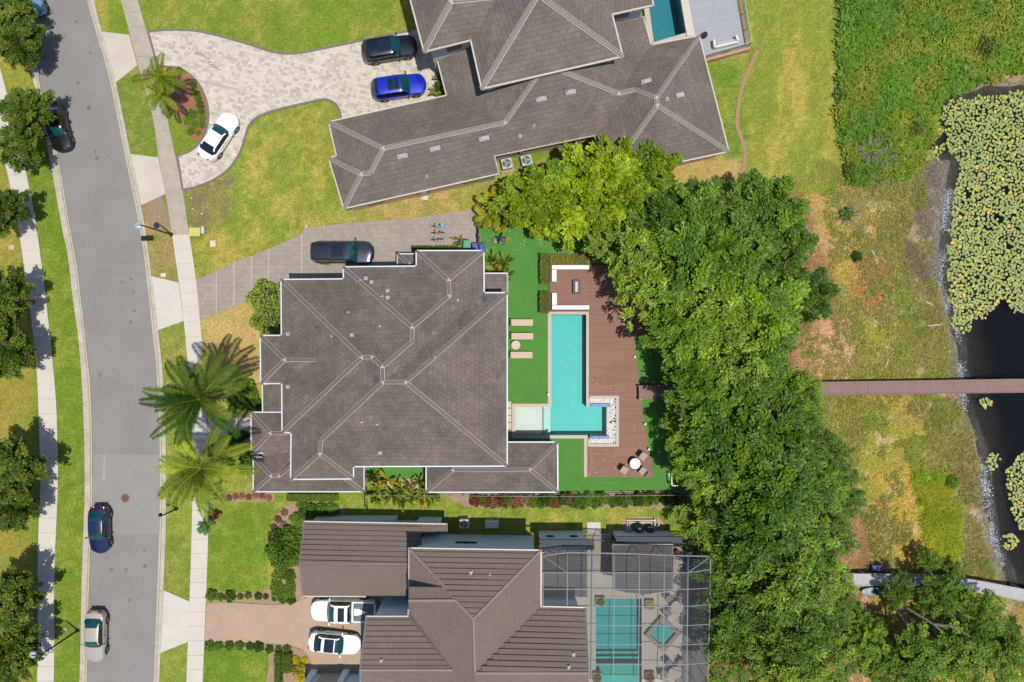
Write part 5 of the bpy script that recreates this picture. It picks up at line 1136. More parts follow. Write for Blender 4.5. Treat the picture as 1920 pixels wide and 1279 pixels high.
def crown(seed, Rr=3.5, top=2.6, bot=1.2, ncl=70, per=150, cl=(0.45, 0.95), leaf=(0.16, 0.28), wid=0.4, lobes=4, up=0.8, flatc=0.55, sep=1.25):
    r = np.random.default_rng(seed); cs = []
    ph = r.random(lobes)*6.28
    tries = 0
    while len(cs) < ncl and tries < 5000:
        tries += 1
        a = r.random()*6.2832; rad = math.sqrt(r.random()); edge = Rr*(0.78+0.14*math.sin(lobes*a+ph[0])+0.12*math.sin((lobes+3)*a+ph[1 % lobes])+0.08*r.random())
        x, y = edge*rad*math.cos(a), edge*rad*math.sin(a)
        h = math.sqrt(max(0, 1-rad**2.2)); z = (top*h*(0.72+0.28*r.random())) if r.random() < 0.72 else (-bot*h*r.random()+0.3)
        p = np.array([x, y, z])
        if any(np.linalg.norm((p-q)*[1, 1, 0.7]) < cl[0]*sep for q in cs): continue
        cs.append(p)
    V = []; T = []
    for p in cs:
        s = r.uniform(*cl); n = int(per*s*s/0.5); d = unit(r.normal(size=(n, 3))); d[:, 2] = np.abs(d[:, 2])*0.9-0.25; rr_ = (r.random(n)**0.45)[:, None]
        out = unit(np.array([p[0], p[1], abs(p[2])*0.6+0.6]))
        tw = unit(out*[1, 1, 0.25]+r.normal(size=3)*0.55); tw[2] *= 0.4; tw = unit(tw)
        P = p+d*rr_*s*np.array([0.7, 0.7, flatc*0.9])+tw*(r.random((n, 1))-0.45)*s*1.7
        D = unit(d*0.5+tw*1.1+r.normal(size=(n, 3))*0.38+[0, 0, 0.05]); Nn = unit(r.normal(size=(n, 3))*0.8+np.array([0, 0, up*2])+d*0.5); U = unit(np.cross(Nn, D))
        ln = r.uniform(leaf[0], leaf[1], n)*1.35
        V.append(leaves_arr(P, D, U, ln, ln*wid)); br = r.uniform(0.68, 1.28)*(0.7+0.6*r.random(n)); hu = np.clip(r.uniform(0, 0.75)+r.normal(size=n)*0.22, 0, 1)
        T.append(np.repeat(np.stack([br, hu, hu*0], 1), 4, 0))
    V = np.concatenate(V); T = np.concatenate(T).astype(np.float32)
    return V, T, cs
def crown_mesh(name, m, **kw):
    V, T, cs = crown(**kw); F = np.arange(len(V)).reshape(-1, 4); return fast_mesh(name, V, F, m, attr=T), cs
def tree_proto(name, m, zc, trunk_r=0.22, nl=16, bk=None, **kw):
    """crown mesh (origin at crown base height zc) and trunk with limbs reaching into it"""
    me, cs = crown_mesh('crown', m, **kw); me.transform(Matrix.Translation((0, 0, zc))); mb = MB(); rs = random.Random(kw['seed'])
    fork = zc*0.45; mb.tube([(0, 0, 0), (0.05, 0.03, fork*0.5), (0, 0, fork)], [trunk_r*1.35, trunk_r, trunk_r*0.9], 9)
    for p in rs.sample(cs, min(nl, len(cs))):
        q = Vector(p)+Vector((0, 0, zc)); mid = Vector((q.x*0.45, q.y*0.45, fork+(q.z-fork)*0.55)); q = q+Vector((p[0]*0.07, p[1]*0.07, 0.12)); mb.tube([(0, 0, fork-0.1), mid+Vector((rs.uniform(-.2, .2), rs.uniform(-.2, .2), 0)), q], [trunk_r*0.55, trunk_r*0.28, 0.03], 6)
    tm_ = mb.build('trunk', bk or bark, None, smooth=True); tmesh = tm_.data; bpy.data.objects.remove(tm_)
    return me, tmesh
def plant_tree(kind, protos, px, py, h, r_px, hc, label, cat, group, base_r, zscale=1.0, i=0):
    """px,py: where the crown's middle shows; hc: its height"""
    w = W(px, py, hc); me, tr = protos[i % len(protos)]; s = r_px/PPM*(1-hc/CAMH)/base_r
    t = thing(kind, label, cat, (w.x, w.y, -0.05), group, random.uniform(0, 6.28), world=False); t.scale = (s, s, s*zscale)
    c = bpy.data.objects.new('crown', me); link(c, t); k = bpy.data.objects.new('trunk', tr); link(k, t); return t
lm_oak = leaf_mat('oak_leaf', (68, 118, 16), (128, 158, 34), boost=1.32); lm_oakd = leaf_mat('street_oak_leaf', (78, 112, 24), (128, 146, 42), boost=1.25)
lm_lime = leaf_mat('lime_leaf', (112, 150, 12), (160, 176, 20), boost=1.36); lm_ced = leaf_mat('pale_oak_leaf', (88, 136, 26), (142, 164, 48), boost=1.34)
oak = [tree_proto('oak', lm_oak, 6.0, 0.3, 18, seed=s, Rr=3.8, top=2.8, bot=1.6, ncl=70, per=140, cl=(0.38, 1.0), leaf=(0.15, 0.32), wid=0.28, sep=1.5) for s in (1, 2, 3)]
oakl = [tree_proto('oak', lm_ced, 5.5, 0.24, 34, seed=s, Rr=3.8, top=2.4, bot=1.4, ncl=74, per=105, cl=(0.36, 0.85), leaf=(0.15, 0.32), wid=0.22, sep=1.45) for s in (11, 12)]
sparse = [tree_proto('oak', lm_ced, 5.0, 0.2, 26, seed=s, Rr=3.8, top=2.2, bot=1.2, ncl=76, per=125, cl=(0.36, 0.8), leaf=(0.14, 0.30), wid=0.22, sep=1.5) for s in (61, 62)]
street = [tree_proto('street', lm_oakd, 4.6, 0.2, 14, seed=s, Rr=3.2, top=2.5, bot=1.4, ncl=80, per=170, cl=(0.4, 0.8), leaf=(0.13, 0.24), lobes=5) for s in (21, 22)]
lime = [tree_proto('lime', lm_lime, 4.2, 0.16, 12, seed=s, Rr=3.0, top=2.6, bot=1.6, ncl=80, per=150, cl=(0.38, 0.75), leaf=(0.18, 0.34), wid=0.3, lobes=6) for s in (31, 32)]
belt = [(1195, 470, 78), (1255, 425, 70), (1320, 405, 72), (1390, 385, 66), (1455, 395, 66), (1500, 440, 55), (1228, 540, 76), (1300, 490, 84), (1385, 475, 84), (1460, 480, 74), (1540, 548, 60),
        (1265, 615, 74), (1345, 575, 86), (1435, 565, 80), (1295, 690, 64), (1370, 665, 82), (1450, 640, 68), (1335, 745, 70), (1410, 735, 78), (1480, 745, 62), (1535, 780, 52), (1290, 800, 56), (1360, 825, 76), (1440, 825, 80), (1520, 860, 72), (1585, 860, 48),
        (1300, 880, 50), (1370, 905, 74), (1455, 915, 80), (1540, 940, 72), (1610, 945, 46), (1345, 985, 60), (1425, 1000, 80), (1510, 1020, 76), (1585, 1030, 60), (1385, 1080, 60), (1465, 1095, 82), (1550, 1110, 70),
        (1395, 1170, 66), (1480, 1190, 78), (1565, 1200, 62), (1400, 1255, 68), (1490, 1275, 76), (1580, 1280, 66), (1650, 1240, 54), (1480, 355, 34), (1568, 742, 36), (1618, 905, 38), (1640, 962, 40), (1622, 1020, 42), (1612, 1120, 40), (1625, 1175, 44)]
rows = {}
for q in belt: rows.setdefault(int((q[1]-340)//92), []).append(q)
for a_ in rows.values(): a_.sort()
for i, (x, y, r) in enumerate(belt):
    rw_ = int((y-340)//92); k_ = rows[rw_].index((x, y, r))
    plant_tree('oak_tree', (sparse if x > 1500 and y > 700 else oakl if (i % 3 == 0 or (y > 930 and x < 1420)) else oak), x+(22 if x < 1330 and y > 560 else 0), y, 0, r*0.96*(0.88 if x > 1500 else 1), 5.6+2.2*((i*37 % 11)/11), 'dense green oak of the tree belt, %s row from the top, %s from the left' % (ORD[rw_], ORD[k_]), 'tree', 'oaks of the belt between the gardens and the marsh', 3.55, zscale=0.95, i=i)
lower = [(1725, 1130, 30), (1735, 1245, 52), (1795, 1140, 40), (1820, 1240, 52), (1870, 1170, 44), (1895, 1250, 52), (1660, 1215, 34), (1852, 1102, 17), (1795, 1078, 22), (1700, 1285, 44), (1850, 1205, 46), (1775, 1280, 44), (1915, 1215, 40), (1830, 1145, 32)]
for i, (x, y, r) in enumerate(lower):
    plant_tree('oak_tree', sparse, x, y, 0, r*1.1, 5.5, 'loose pale green oak in the lower right corner, %s from the left' % ORD[sorted(lower).index((x, y, r))], 'tree', 'loose oaks below the grey boardwalk', 3.55, i=i)
st_trees = [(6, 62, 46, 'beside the light blue parked car at the top'), (-12, 6, 46, 'at the top left corner'), (24, 196, 46, 'above the black parked saloon'), (4, 262, 42, 'overhanging the black parked saloon'), (-22, 385, 42, 'on the left edge, level with the street lamp'),
            (-16, 560, 52, 'on the left edge, upper of a pair near the middle'), (-14, 660, 54, 'on the left edge, lower of a pair near the middle'), (6, 882, 60, 'on the left pavement level with the manhole'), (-8, 962, 46, 'on the left edge, below the manhole'), (0, 1135, 56, 'above the left street lamp at the bottom'), (2, 1240, 54, 'at the bottom left corner')]
for i, (x, y, r, lb) in enumerate(st_trees):
    plant_tree('street_tree', street, x, y, 0, r*0.95, 5.2, 'dark green street tree %s' % lb, 'tree', 'street trees along the left pavement', 3.0, i=i)
for i, (x, y, r, lb) in enumerate([(985, 372, 50, 'at the left end of the clump by the palms'), (1040, 360, 54, 'second from the left of the clump'), (1095, 340, 56, 'touching the far house shadow gap'), (1150, 322, 56, 'against the corner of the far roof'), (1212, 325, 52, 'at the right end of the clump'),
                               (1075, 402, 48, 'on the turf side, left'), (1130, 385, 56, 'in the clump middle on the turf side'), (1190, 372, 54, 'between the clump and the dark oaks'), (1025, 408, 34, 'lowest, overhanging the green turf'), (1235, 362, 36, 'at the lower right of the clump')]):
    plant_tree('lime_green_tree', lime, x, y, 0, r*1.03, 4.6, 'bright yellow green bushy tree %s' % lb, 'tree', 'yellow green trees behind the far house', 2.85, i=i)

# shrubs
def shrub_mesh(name, m, seed, R_=0.5, n=900, leaf=(0.06, 0.12), box=None, wid=0.4, rough=0.12):
    r = np.random.default_rng(seed)
    if box is None:
        d = unit(r.normal(size=(n, 3))); d[:, 2] = np.abs(d[:, 2]); rad = R_*(0.82+0.18*r.random(n)+rough*np.sin(5*np.arctan2(d[:, 1], d[:, 0])+seed)); P = d*rad[:, None]+[0, 0, R_*0.15]
    else:
        bx, by, bz = box; q = r.random((n, 3)); P = (q-[0.5, 0.5, 0])*[bx, by, bz]; f = r.random(n)
        top = f < 0.6; P[top, 2] = bz*(1-0.08*r.random(top.sum())); d = np.zeros((n, 3)); d[:, 2] = 1
        sd = ~top; ax = r.integers(0, 4, n)
        for k, (i0, sg) in enumerate(((0, 1), (0, -1), (1, 1), (1, -1))):
            s_ = sd & (ax == k); P[s_, i0] = sg*(bx, by)[i0]/2*(1-0.06*r.random(s_.sum())); d[s_] = 0; d[s_, i0] = sg; d[s_, 2] = 0.3
        P += r.normal(size=(n, 3))*0.02
    D = unit(d+r.normal(size=(n, 3))*0.7); Nn = unit(r.normal(size=(n, 3))*0.6+d+[0, 0, .6]); U = unit(np.cross(Nn, D)); ln = r.uniform(*leaf, n)
    br = 0.7+0.55*r.random(n)*(0.7+0.3*vnoise(P[:, 0]*3, P[:, 1]*3, 1.0, seed)); hu = np.clip(r.random(n)*0.8, 0, 1)
    V = leaves_arr(P, D, U, ln, ln*wid); return fast_mesh(name, V, np.arange(len(V)).reshape(-1, 4), m, attr=np.repeat(np.stack([br, hu, hu], 1), 4, 0).astype(np.float32))
core_m = mat('twig_core', (58, 66, 30), noise=0.3, nscale=12)
def core_ball(R_): 
    me = MB().lathe((0, 0, 0), [(R_*0.5, 0), (R_*0.85, R_*0.3), (R_*0.8, R_*0.65), (R_*0.5, R_*0.95), (R_*0.1, R_*1.08)], 10).build('stem', core_m); d = me.data; bpy.data.objects.remove(me); return d
lm_sh = leaf_mat('shrub_leaf', (96, 134, 28), (136, 160, 36)); lm_dk = leaf_mat('dark_shrub_leaf', (70, 110, 30), (116, 142, 40)); lm_yl = leaf_mat('croton_leaf', (176, 176, 32), (206, 180, 40)); lm_rd = leaf_mat('red_shrub_leaf', (168, 92, 60), (178, 128, 84), boost=1.1)
lm_br = leaf_mat('box_leaf', (104, 130, 40), (136, 138, 56), boost=1.7); lm_bush = leaf_mat('big_bush_leaf', (122, 146, 46), (154, 166, 62)); lm_dry = leaf_mat('dry_leaf', (160, 128, 96), (176, 142, 108), boost=1.1)
core1 = core_ball(0.44)
PR = {k: [shrub_mesh('foliage', m, 40+i, 0.5, 1100, lf_) for i in range(2)] for k, m, lf_ in (('ball', lm_sh, (0.05, 0.10)), ('dark', lm_dk, (0.08, 0.16)), ('croton', lm_yl, (0.08, 0.18)), ('red', lm_rd, (0.08, 0.18)), ('big', lm_bush, (0.05, 0.09)), ('dry', lm_dry, (0.08, 0.2)))}
def shrub(kind, px, py, r_px, label, group, hz=0.9, name='shrub', h0=0.3, rx=1.0, ry=1.0, z=0.03):
    s = r_px/PPM/0.5; w = W(px, py, h0); t = thing(name, label, 'shrub', (w.x, w.y, z), group, random.uniform(0, 6.28) if rx == ry else 0, world=False); t.scale = (s*rx, s*ry, s*hz)
    link(bpy.data.objects.new('foliage', random.choice(PR[kind])), t); link(bpy.data.objects.new('stem', core1), t); return t
for i, (x, y, r) in enumerate([(361, 160, 6), (366.6, 174, 7), (370, 184, 6.5), (373.7, 196, 7.5), (376, 208, 6.5), (376.5, 220, 7.5), (359, 213, 9.5), (349.5, 224.5, 8.5), (362.7, 232, 8), (377, 233, 6.5), (355.4, 245, 7), (369.5, 247, 5.5)]):
    shrub('ball', x, y, r, 'clipped round green shrub in the red mulch island, %s from the top' % ORD[i], 'clipped balls in the island bed', name='clipped_shrub')
shrub('big', 497, 560, 34, 'large loose green bush at the north-west corner of the main house, upper mound', 'bushes at the house corner', 0.9, 'bush', 1.0)
shrub('big', 502, 597, 33, 'large loose green bush at the north-west corner of the main house, lower mound', 'bushes at the house corner', 0.9, 'bush', 1.0)
for x, y, r, lb in ((455, 735, 22, 'dark green bush right of the palm crown, above the door path'), (440, 752, 18, 'dark green bush touching the door path, partly under fronds'), (466, 755, 16, 'dark green bush between door path and porch roof'), (452, 832, 20, 'dark green bush just below the door path'), (436, 862, 18, 'dark green bush beside the lower palm crown'), (460, 868, 20, 'dark green bush by the lower porch corner'), (430, 828, 14, 'dark green bush under the lower palm, beside the pavement')):
    shrub('dark', x, y, r, lb, 'bushes either side of the door path', 0.9, 'bush', 0.8)
# row along the fence north of the south house
rs = random.Random(3)
for i in range(34):
    x = 893+i*11.6+rs.uniform(-3, 3); y = 938+rs.uniform(-4, 4); k = 'red' if (x < 960 and i % 2 == 0) or i in (7, 13) else 'dry' if i in (3, 6, 8, 15) else 'dark' if i % 3 else 'ball'
    nm_ = {'red': 'reddish', 'dry': 'dry tan', 'dark': 'dark green', 'ball': 'bright green'}[k]
    shrub(k, x, y, rs.uniform(9, 13), '%s shrub in the row under the wire fence, %s from the left' % (nm_, ORD[i]), 'shrub row along the fence', 1.0)
# south garden
for oi_, (x, y, r, k) in enumerate(((520, 1012, 17, 'dark'), (540, 1005, 16, 'dark'), (515, 1035, 18, 'dark'), (540, 1035, 20, 'dark'), (525, 1055, 17, 'dark'), (552, 1018, 15, 'dark'), (548, 1052, 14, 'ball'))):
    shrub(k, x, y, r, 'glossy dark green bush left of the ribbed garage roof, %s of seven' % ORD[oi_], 'glossy bushes left of the garage roof', 1.1, 'bush', 0.8)
for oi_, (x, y, r) in enumerate(((520, 1080, 11), (518, 1100, 12), (522, 1112, 13), (541, 1080, 12), (543, 1098, 10), (541, 1112, 12))): shrub('ball', x, y, r, 'clipped green shrub at the lower left of the garage roof, %s of the row' % ORD[oi_], 'clipped shrubs by the salmon drive', 0.8, 'clipped_shrub')
for oi_, (x, y, r) in enumerate(((396, 1117, 10), (412, 1121, 7), (430, 1119, 10), (449, 1120, 5.5), (464, 1118, 6), (483, 1119, 6.5), (497, 1120, 5), (513, 1124, 4.5), (530, 1124, 8), (545, 1126, 8))): shrub('dark', x, y, r, 'small green shrub above the salmon driveway, %s of the row' % ORD[oi_], 'shrubs above the salmon driveway', 0.9)
for oi_, (x, y, r) in enumerate(((392, 1212, 9), (409, 1213, 8), (429, 1212, 8), (448, 1212, 8), (467, 1213, 7), (484, 1214, 9), (504, 1219, 7), (521, 1219, 6), (537, 1218, 7))): shrub('dark', x, y, r, 'small green shrub below the salmon driveway, %s of the row' % ORD[oi_], 'shrubs below the salmon driveway', 0.9)
for oi_, (x, y, r) in enumerate(((556, 1240, 6), (563, 1250, 7), (553, 1258, 8), (562, 1270, 9), (552, 1236, 5), (570, 1238, 5))): shrub('croton', x, y, r, 'yellowish shrub in the mulch corner beside the garage porch, %s of the row' % ORD[oi_], 'shrubs beside the garage porch', 0.9)
for oi_, (x, y, r) in enumerate(((586, 958, 13), (604, 957, 13), (622, 957, 12), (570, 962, 12), (555, 975, 12), (556, 995, 10), (566, 945, 10))): shrub('dark', x, y, r, 'green shrub in the curved hedge above the ribbed garage roof, %s of the row' % ORD[oi_], 'shrubs above the garage roof', 0.8)
for i, (x, y) in enumerate([(532, 962), (520, 975), (512, 990), (530, 985), (507, 1004), (523, 995)]): shrub('dry', x, y, 6, 'small brown withered shrub in the mulch beside the front lawn, %s from the top' % ORD[i], 'withered shrubs in the mulch', 0.8)
for i in range(9): shrub('red' if i % 2 else 'dry', 402+i*12.5, 932+rs.uniform(-3, 3), 5.5, 'low reddish brown shrub in the narrow bed left of the house, %s from the left' % ORD[i], 'low shrubs in the narrow bed', 0.7)
def hedge(px0, py0, px1, py1, h, m, label, z=0.0, dens=420, leaf=(0.06, 0.12)):
    a, b = W(px0, py1, h), W(px1, py0, h); bx, by = b.x-a.x, b.y-a.y; c = ((a.x+b.x)/2, (a.y+b.y)/2)
    t = thing('hedge', label, 'hedge', (c[0], c[1], z), None, 0, world=False)
    link(bpy.data.objects.new('foliage', shrub_mesh('foliage', m, int(px0), n=int(dens*(bx*by+bx*h+by*h)), leaf=leaf, box=(bx, by, h))), t)
    MB().box((0, 0, h*0.48), (bx*0.93, by*0.93, h*0.94)).build('stems', core_m, t)
hedge(1013, 476, 1029, 531, 0.9, lm_br, 'clipped olive green hedge left of the seating platform, upper block')
hedge(1012, 547, 1029, 586, 0.9, lm_br, 'clipped olive green hedge left of the seating platform, lower block')
hedge(1033, 482, 1103, 495, 0.55, lm_yl, 'yellow green hedge in the planter behind the north white sofa', z=0.3)
hedge(772, 461, 858, 469, 0.6, lm_sh, 'narrow green hedge strip against the north wall of the main house')
hedge(537, 927, 632, 940, 0.7, lm_sh, 'low clipped hedge below the porch wing of the main house')
hedge(514, 1226, 526, 1290, 0.7, lm_sh, 'clipped box hedge in the bottom garden, left of two'); hedge(530, 1228, 545, 1262, 0.7, lm_sh, 'clipped box hedge in the bottom garden, right of two')
# pointed-leaf plants (bird of paradise, banana)
def paddle_mesh(seed, n=14, ln=(0.9, 1.5), w=0.16, up=0.9, m=None, name='leaves', folds=6, droop=1.3):
    r = random.Random(seed); V = []; T = []
    for i in range(n):
        a = r.uniform(0, 6.28); L_ = r.uniform(*ln); el = r.uniform(0.5, 1.35)*up; d = Vector((math.cos(a)*math.cos(el), math.sin(a)*math.cos(el), math.sin(el))); side = Vector((-math.sin(a), math.cos(a), 0)); p = Vector((0, 0, 0.1)); br = r.uniform(0.65, 1.25); hu = r.uniform(0, 1)
        prev = None
        for k in range(folds+1):
            t = k/folds; ww = w*L_*math.sin(math.pi*min(1, max(0.0, (t-0.25)/0.75)))**0.7 if t > 0.25 else 0.015
            cur = (p-side*ww, p.copy(), p+side*ww)
            if prev:
                up_ = Vector((0, 0, 0.25*ww))
                for j in (0, 1): V += [prev[j], prev[j+1], cur[j+1]+(up_ if j == 0 else up_*0), cur[j]]; T += [(br, hu, 0)]*4
            prev = cur; p = p+d*L_/folds; d = (d+Vector((0, 0, -droop*t/folds*1.6))).normalized()
    return fast_mesh(name, np.array([tuple(v) for v in V]), np.arange(len(V)).reshape(-1, 4), m, attr=np.array(T, np.float32))
lm_pad = leaf_mat('banana_leaf', (76, 118, 26), (150, 164, 44), trans=0.25, boost=1.2); lm_pad2 = leaf_mat('yellowing_leaf', (150, 150, 34), (206, 174, 40), boost=1.2)
pads = [paddle_mesh(s, 18, (0.8, 1.6), 0.095, 1.1, lm_pad) for s in (1, 2, 3)]+[paddle_mesh(9, 11, (0.9, 1.5), 0.13, 1.0, lm_pad2)]
stalk_me = MB().tube([(0, 0, 0), (0, 0, 0.3), (0.02, 0, 0.55)], [0.1, 0.07, 0.04], 7).build('stem', mat('green_stem', (120, 130, 60))); sd_ = stalk_me.data; bpy.data.objects.remove(stalk_me)
def paddle(px, py, s, k, label, group, h0=1.2):
    w = W(px, py, h0); t = thing('broadleaf_plant', label, 'plant', (w.x, w.y, 0.02), group, random.uniform(0, 6.28), world=False); t.scale = (s, s, s); link(bpy.data.objects.new('leaves', pads[k]), t); link(bpy.data.objects.new('stem', sd_), t)
for i, (x, y, s, k) in enumerate([(697, 895, 1.0, 0), (708, 925, 1.1, 1), (722, 905, 1.0, 3), (733, 930, 1.1, 2), (747, 920, 1.0, 0), (752, 940, 0.9, 1), (765, 915, 0.8, 3), (783, 905, 0.9, 2), (795, 925, 1.0, 0), (808, 935, 1.0, 1), (790, 940, 0.9, 3), (700, 938, 0.9, 0), (770, 938, 0.9, 2), (816, 912, 0.7, 3)]):
    paddle(x, y, s, k, 'large-leaved %s plant in the court between the low southern wings, %s of fourteen' % ('yellowing' if k == 3 else 'green', ORD[i]), 'banana-like plants in the side court')
for x, y, s, k, lb in ((922, 485, 0.9, 0, 'large-leaved green plant at the north-east corner of the main house'), (948, 490, 1.0, 1, 'large-leaved plant with long upright leaves, furthest out on the turf'), (928, 505, 0.8, 3, 'yellowing large-leaved plant beside the small lean-to roof'), (950, 515, 0.7, 2, 'large-leaved plant at the corner of the small lean-to roof')):
    paddle(x, y, s, k, lb, 'broadleaf plants at the house corner')
for oi_, (x, y, s, k) in enumerate(((827, 140, 0.9, 1), (822, 165, 1.1, 0), (830, 176, 0.9, 2))): paddle(x, y, s, k, 'broad green plant in the bed beside the bright blue SUV, %s from the top' % ORD[oi_], 'plants beside the blue SUV', 0.8)
paddle(861, 448, 0.8, 2, 'green feathery plant standing beside the green bin', None, 0.9)
# palms
def frond_mesh(seed, n=18, L_=3.6, el=(0.1, 1.2), m=None, leafl=0.75, seg=22, droop=1.5, per=3, width=0.03):
    r = random.Random(seed); V = []; T = []
    for i in range(n):
        a = 2*math.pi*i/n*1.618*1.0+r.uniform(-.25, .25); e = el[0]+(el[1]-el[0])*((i*7 % n)/n); d = Vector((math.cos(a)*math.cos(e), math.sin(a)*math.cos(e), math.sin(e))); side = Vector((-math.sin(a), math.cos(a), 0)); p = Vector((0, 0, 0)); LL = L_*r.uniform(0.72, 1.06)
        old = r.random() < 0.12; br = r.uniform(0.75, 1.2); hu0 = 0.9 if old else r.uniform(0, 0.6); cv = r.uniform(-0.9, 0.9); tw = r.uniform(-0.5, 0.5)
        for k in range(seg):
            t = k/seg; q = p+d*LL/seg; nrm = side.cross(d).normalized()
            rw = 0.05*(1-t)+0.012; V += [p-side*rw, p+side*rw, q+side*rw, q-side*rw]; T += [(br*1.1, min(1, hu0+0.4), 0)]*4
            if t > 0.03:
                for j in range(per):
                    pp = p.lerp(q, j/per); ll = leafl*math.sin(math.pi*(0.12+0.83*t))**0.6*r.uniform(0.85, 1.1)
                    for sg in (-1, 1):
                        dd = (side*sg*math.cos(tw*0.3)+d*0.75+nrm*(r.uniform(-0.1, 0.35)+sg*tw*0.3)+Vector((0, 0, -0.22))).normalized(); wv = d*width; tip = pp+dd*ll+Vector((0, 0, -0.16*ll)); mid = pp+dd*ll*0.5
                        V += [pp-wv*0.6, mid-wv, tip, mid+wv]; b2 = br*r.uniform(0.8, 1.25); T += [(b2, min(1, max(0, hu0+r.uniform(-.15, .3))), 0)]*4
            p = q; d = (d+Vector((0, 0, -droop*(0.3+t)/seg))+side*cv*t/seg).normalized()
    return fast_mesh('fronds', np.array([tuple(v) for v in V]), np.arange(len(V)).reshape(-1, 4), m, attr=np.array(T, np.float32))
lm_palm = leaf_mat('palm_leaf', (60, 104, 24), (144, 152, 46), trans=0.15, boost=1.3, spec=0.2, rough=0.7); lm_palm2 = leaf_mat('queen_palm_leaf', (112, 142, 20), (170, 170, 34), trans=0.2, boost=1.15, spec=0.2, rough=0.7)
palm_bark = mat('palm_bark', (176, 166, 150), noise=0.2, nscale=5, bump=0.6, bscale=10)
def palm(px, py, h, mesh, label, lean=(0, 0), tr=0.2, name='palm_tree', cat='palm', s=1.0, group=None, rz=None):
    w = W(px, py, h); b = Vector((w.x-lean[0], w.y-lean[1], 0)); t = thing(name, label, cat, b, group, 0, world=False); tip = Vector((lean[0], lean[1], h))
    mb = MB(); pts = [Vector((0, 0, 0)), Vector((lean[0]*0.3, lean[1]*0.3, h*0.4)), Vector((lean[0]*0.7, lean[1]*0.7, h*0.8)), tip]; mb.tube(pts, [tr*1.3, tr, tr*0.85, tr*0.6], 10); mb.build('trunk', palm_bark, t, smooth=True)
    mb = MB(); mb.tube([tip-Vector((0, 0, 0.9)), tip-Vector((0, 0, .3)), tip+Vector((0, 0, 0.35))], [tr*0.75, tr*0.8, 0.05], 8); mb.build('crownshaft', mat('palm_shaft', (140, 150, 60)), t, smooth=True)
    f = bpy.data.objects.new('fronds', mesh); link(f, t); f.location = tip; f.scale = (s, s, s); f.rotation_euler = (0, 0, rz if rz is not None else random.uniform(0, 6))
    return t
f1 = frond_mesh(1, 27, 4.7, (-0.05, 1.35), lm_palm, 0.8, seg=28, droop=1.6, per=3, width=0.036); f2 = frond_mesh(5, 27, 4.6, (-0.05, 1.35), lm_palm, 0.8, seg=28, droop=1.6, per=3, width=0.036); f3 = frond_mesh(8, 12, 2.6, (0.1, 1.1), lm_palm2, 0.56, seg=20, droop=2.3, per=3, width=0.024)
palm(375, 748, 8.0, f1, 'tall palm with long feathery fronds over the pavement, upper of the two before the house', (0.1, 0.2), 0.24, group='tall palms before the main house')
palm(378, 878, 7.6, f2, 'tall palm with long feathery fronds over the pavement, lower of the two before the house', (-0.1, 0), 0.24, group='tall palms before the main house')
palm(300, 143, 4.4, f3, 'yellow green palm in the driveway island, upper of a close pair', (0.2, 0.1), 0.15, group='island palms', s=1.0); palm(303, 178, 4.0, f3, 'yellow green palm in the driveway island, lower of a close pair', (0.1, -0.3), 0.15, group='island palms', s=0.85, rz=2)
0 and palm(337, 168, 3.0, f3, 'yellow green palm leaning right over the red mulch of the driveway island', (0.3, 0), 0.12, group='island palms', s=0.7, rz=4)
f4 = frond_mesh(12, 12, 1.6, (0.2, 1.2), leaf_mat('areca_leaf', (118, 150, 22), (196, 178, 34), boost=1.15), 0.5, seg=14, droop=1.6, width=0.04)
for x, y, h, s, lb in ((925, 378, 1.8, 1.1, 'uppermost'), (912, 405, 1.5, 0.9, 'yellow fronded and leftmost'), (936, 400, 1.8, 1.0, 'in the middle'), (938, 420, 1.2, 0.6, 'the lowest'), (958, 385, 2.0, 1.0, 'the right hand one')):
    palm(x, y, h, f4, 'small bushy palm inside the gate, %s of its clump' % lb, (0.1, 0), 0.07, 'areca_palm', 'palm', s, 'small palms by the gate')
f5 = frond_mesh(15, 10, 0.85, (0.2, 1.3), leaf_mat('spiky_leaf', (60, 100, 50), (96, 124, 60)), 0.32, seg=8, droop=0.9, width=0.03)
palm(388, 984, 1.9, f5, 'small dark spiky palm leaning over the pavement beside the front lawn', (-0.2, -0.1), 0.06, 'spiky_palm', 'palm', 1.1); 
f6 = frond_mesh(16, 9, 0.6, (0.3, 1.3), leaf_mat('cordyline_leaf', (116, 60, 56), (150, 90, 70)), 0.25, seg=8, droop=0.8, width=0.04)
palm(404, 968, 0.7, f6, 'small dark red spiky plant beside the spiky palm', (0, 0), 0.05, 'cordyline_plant', 'plant', 0.9)

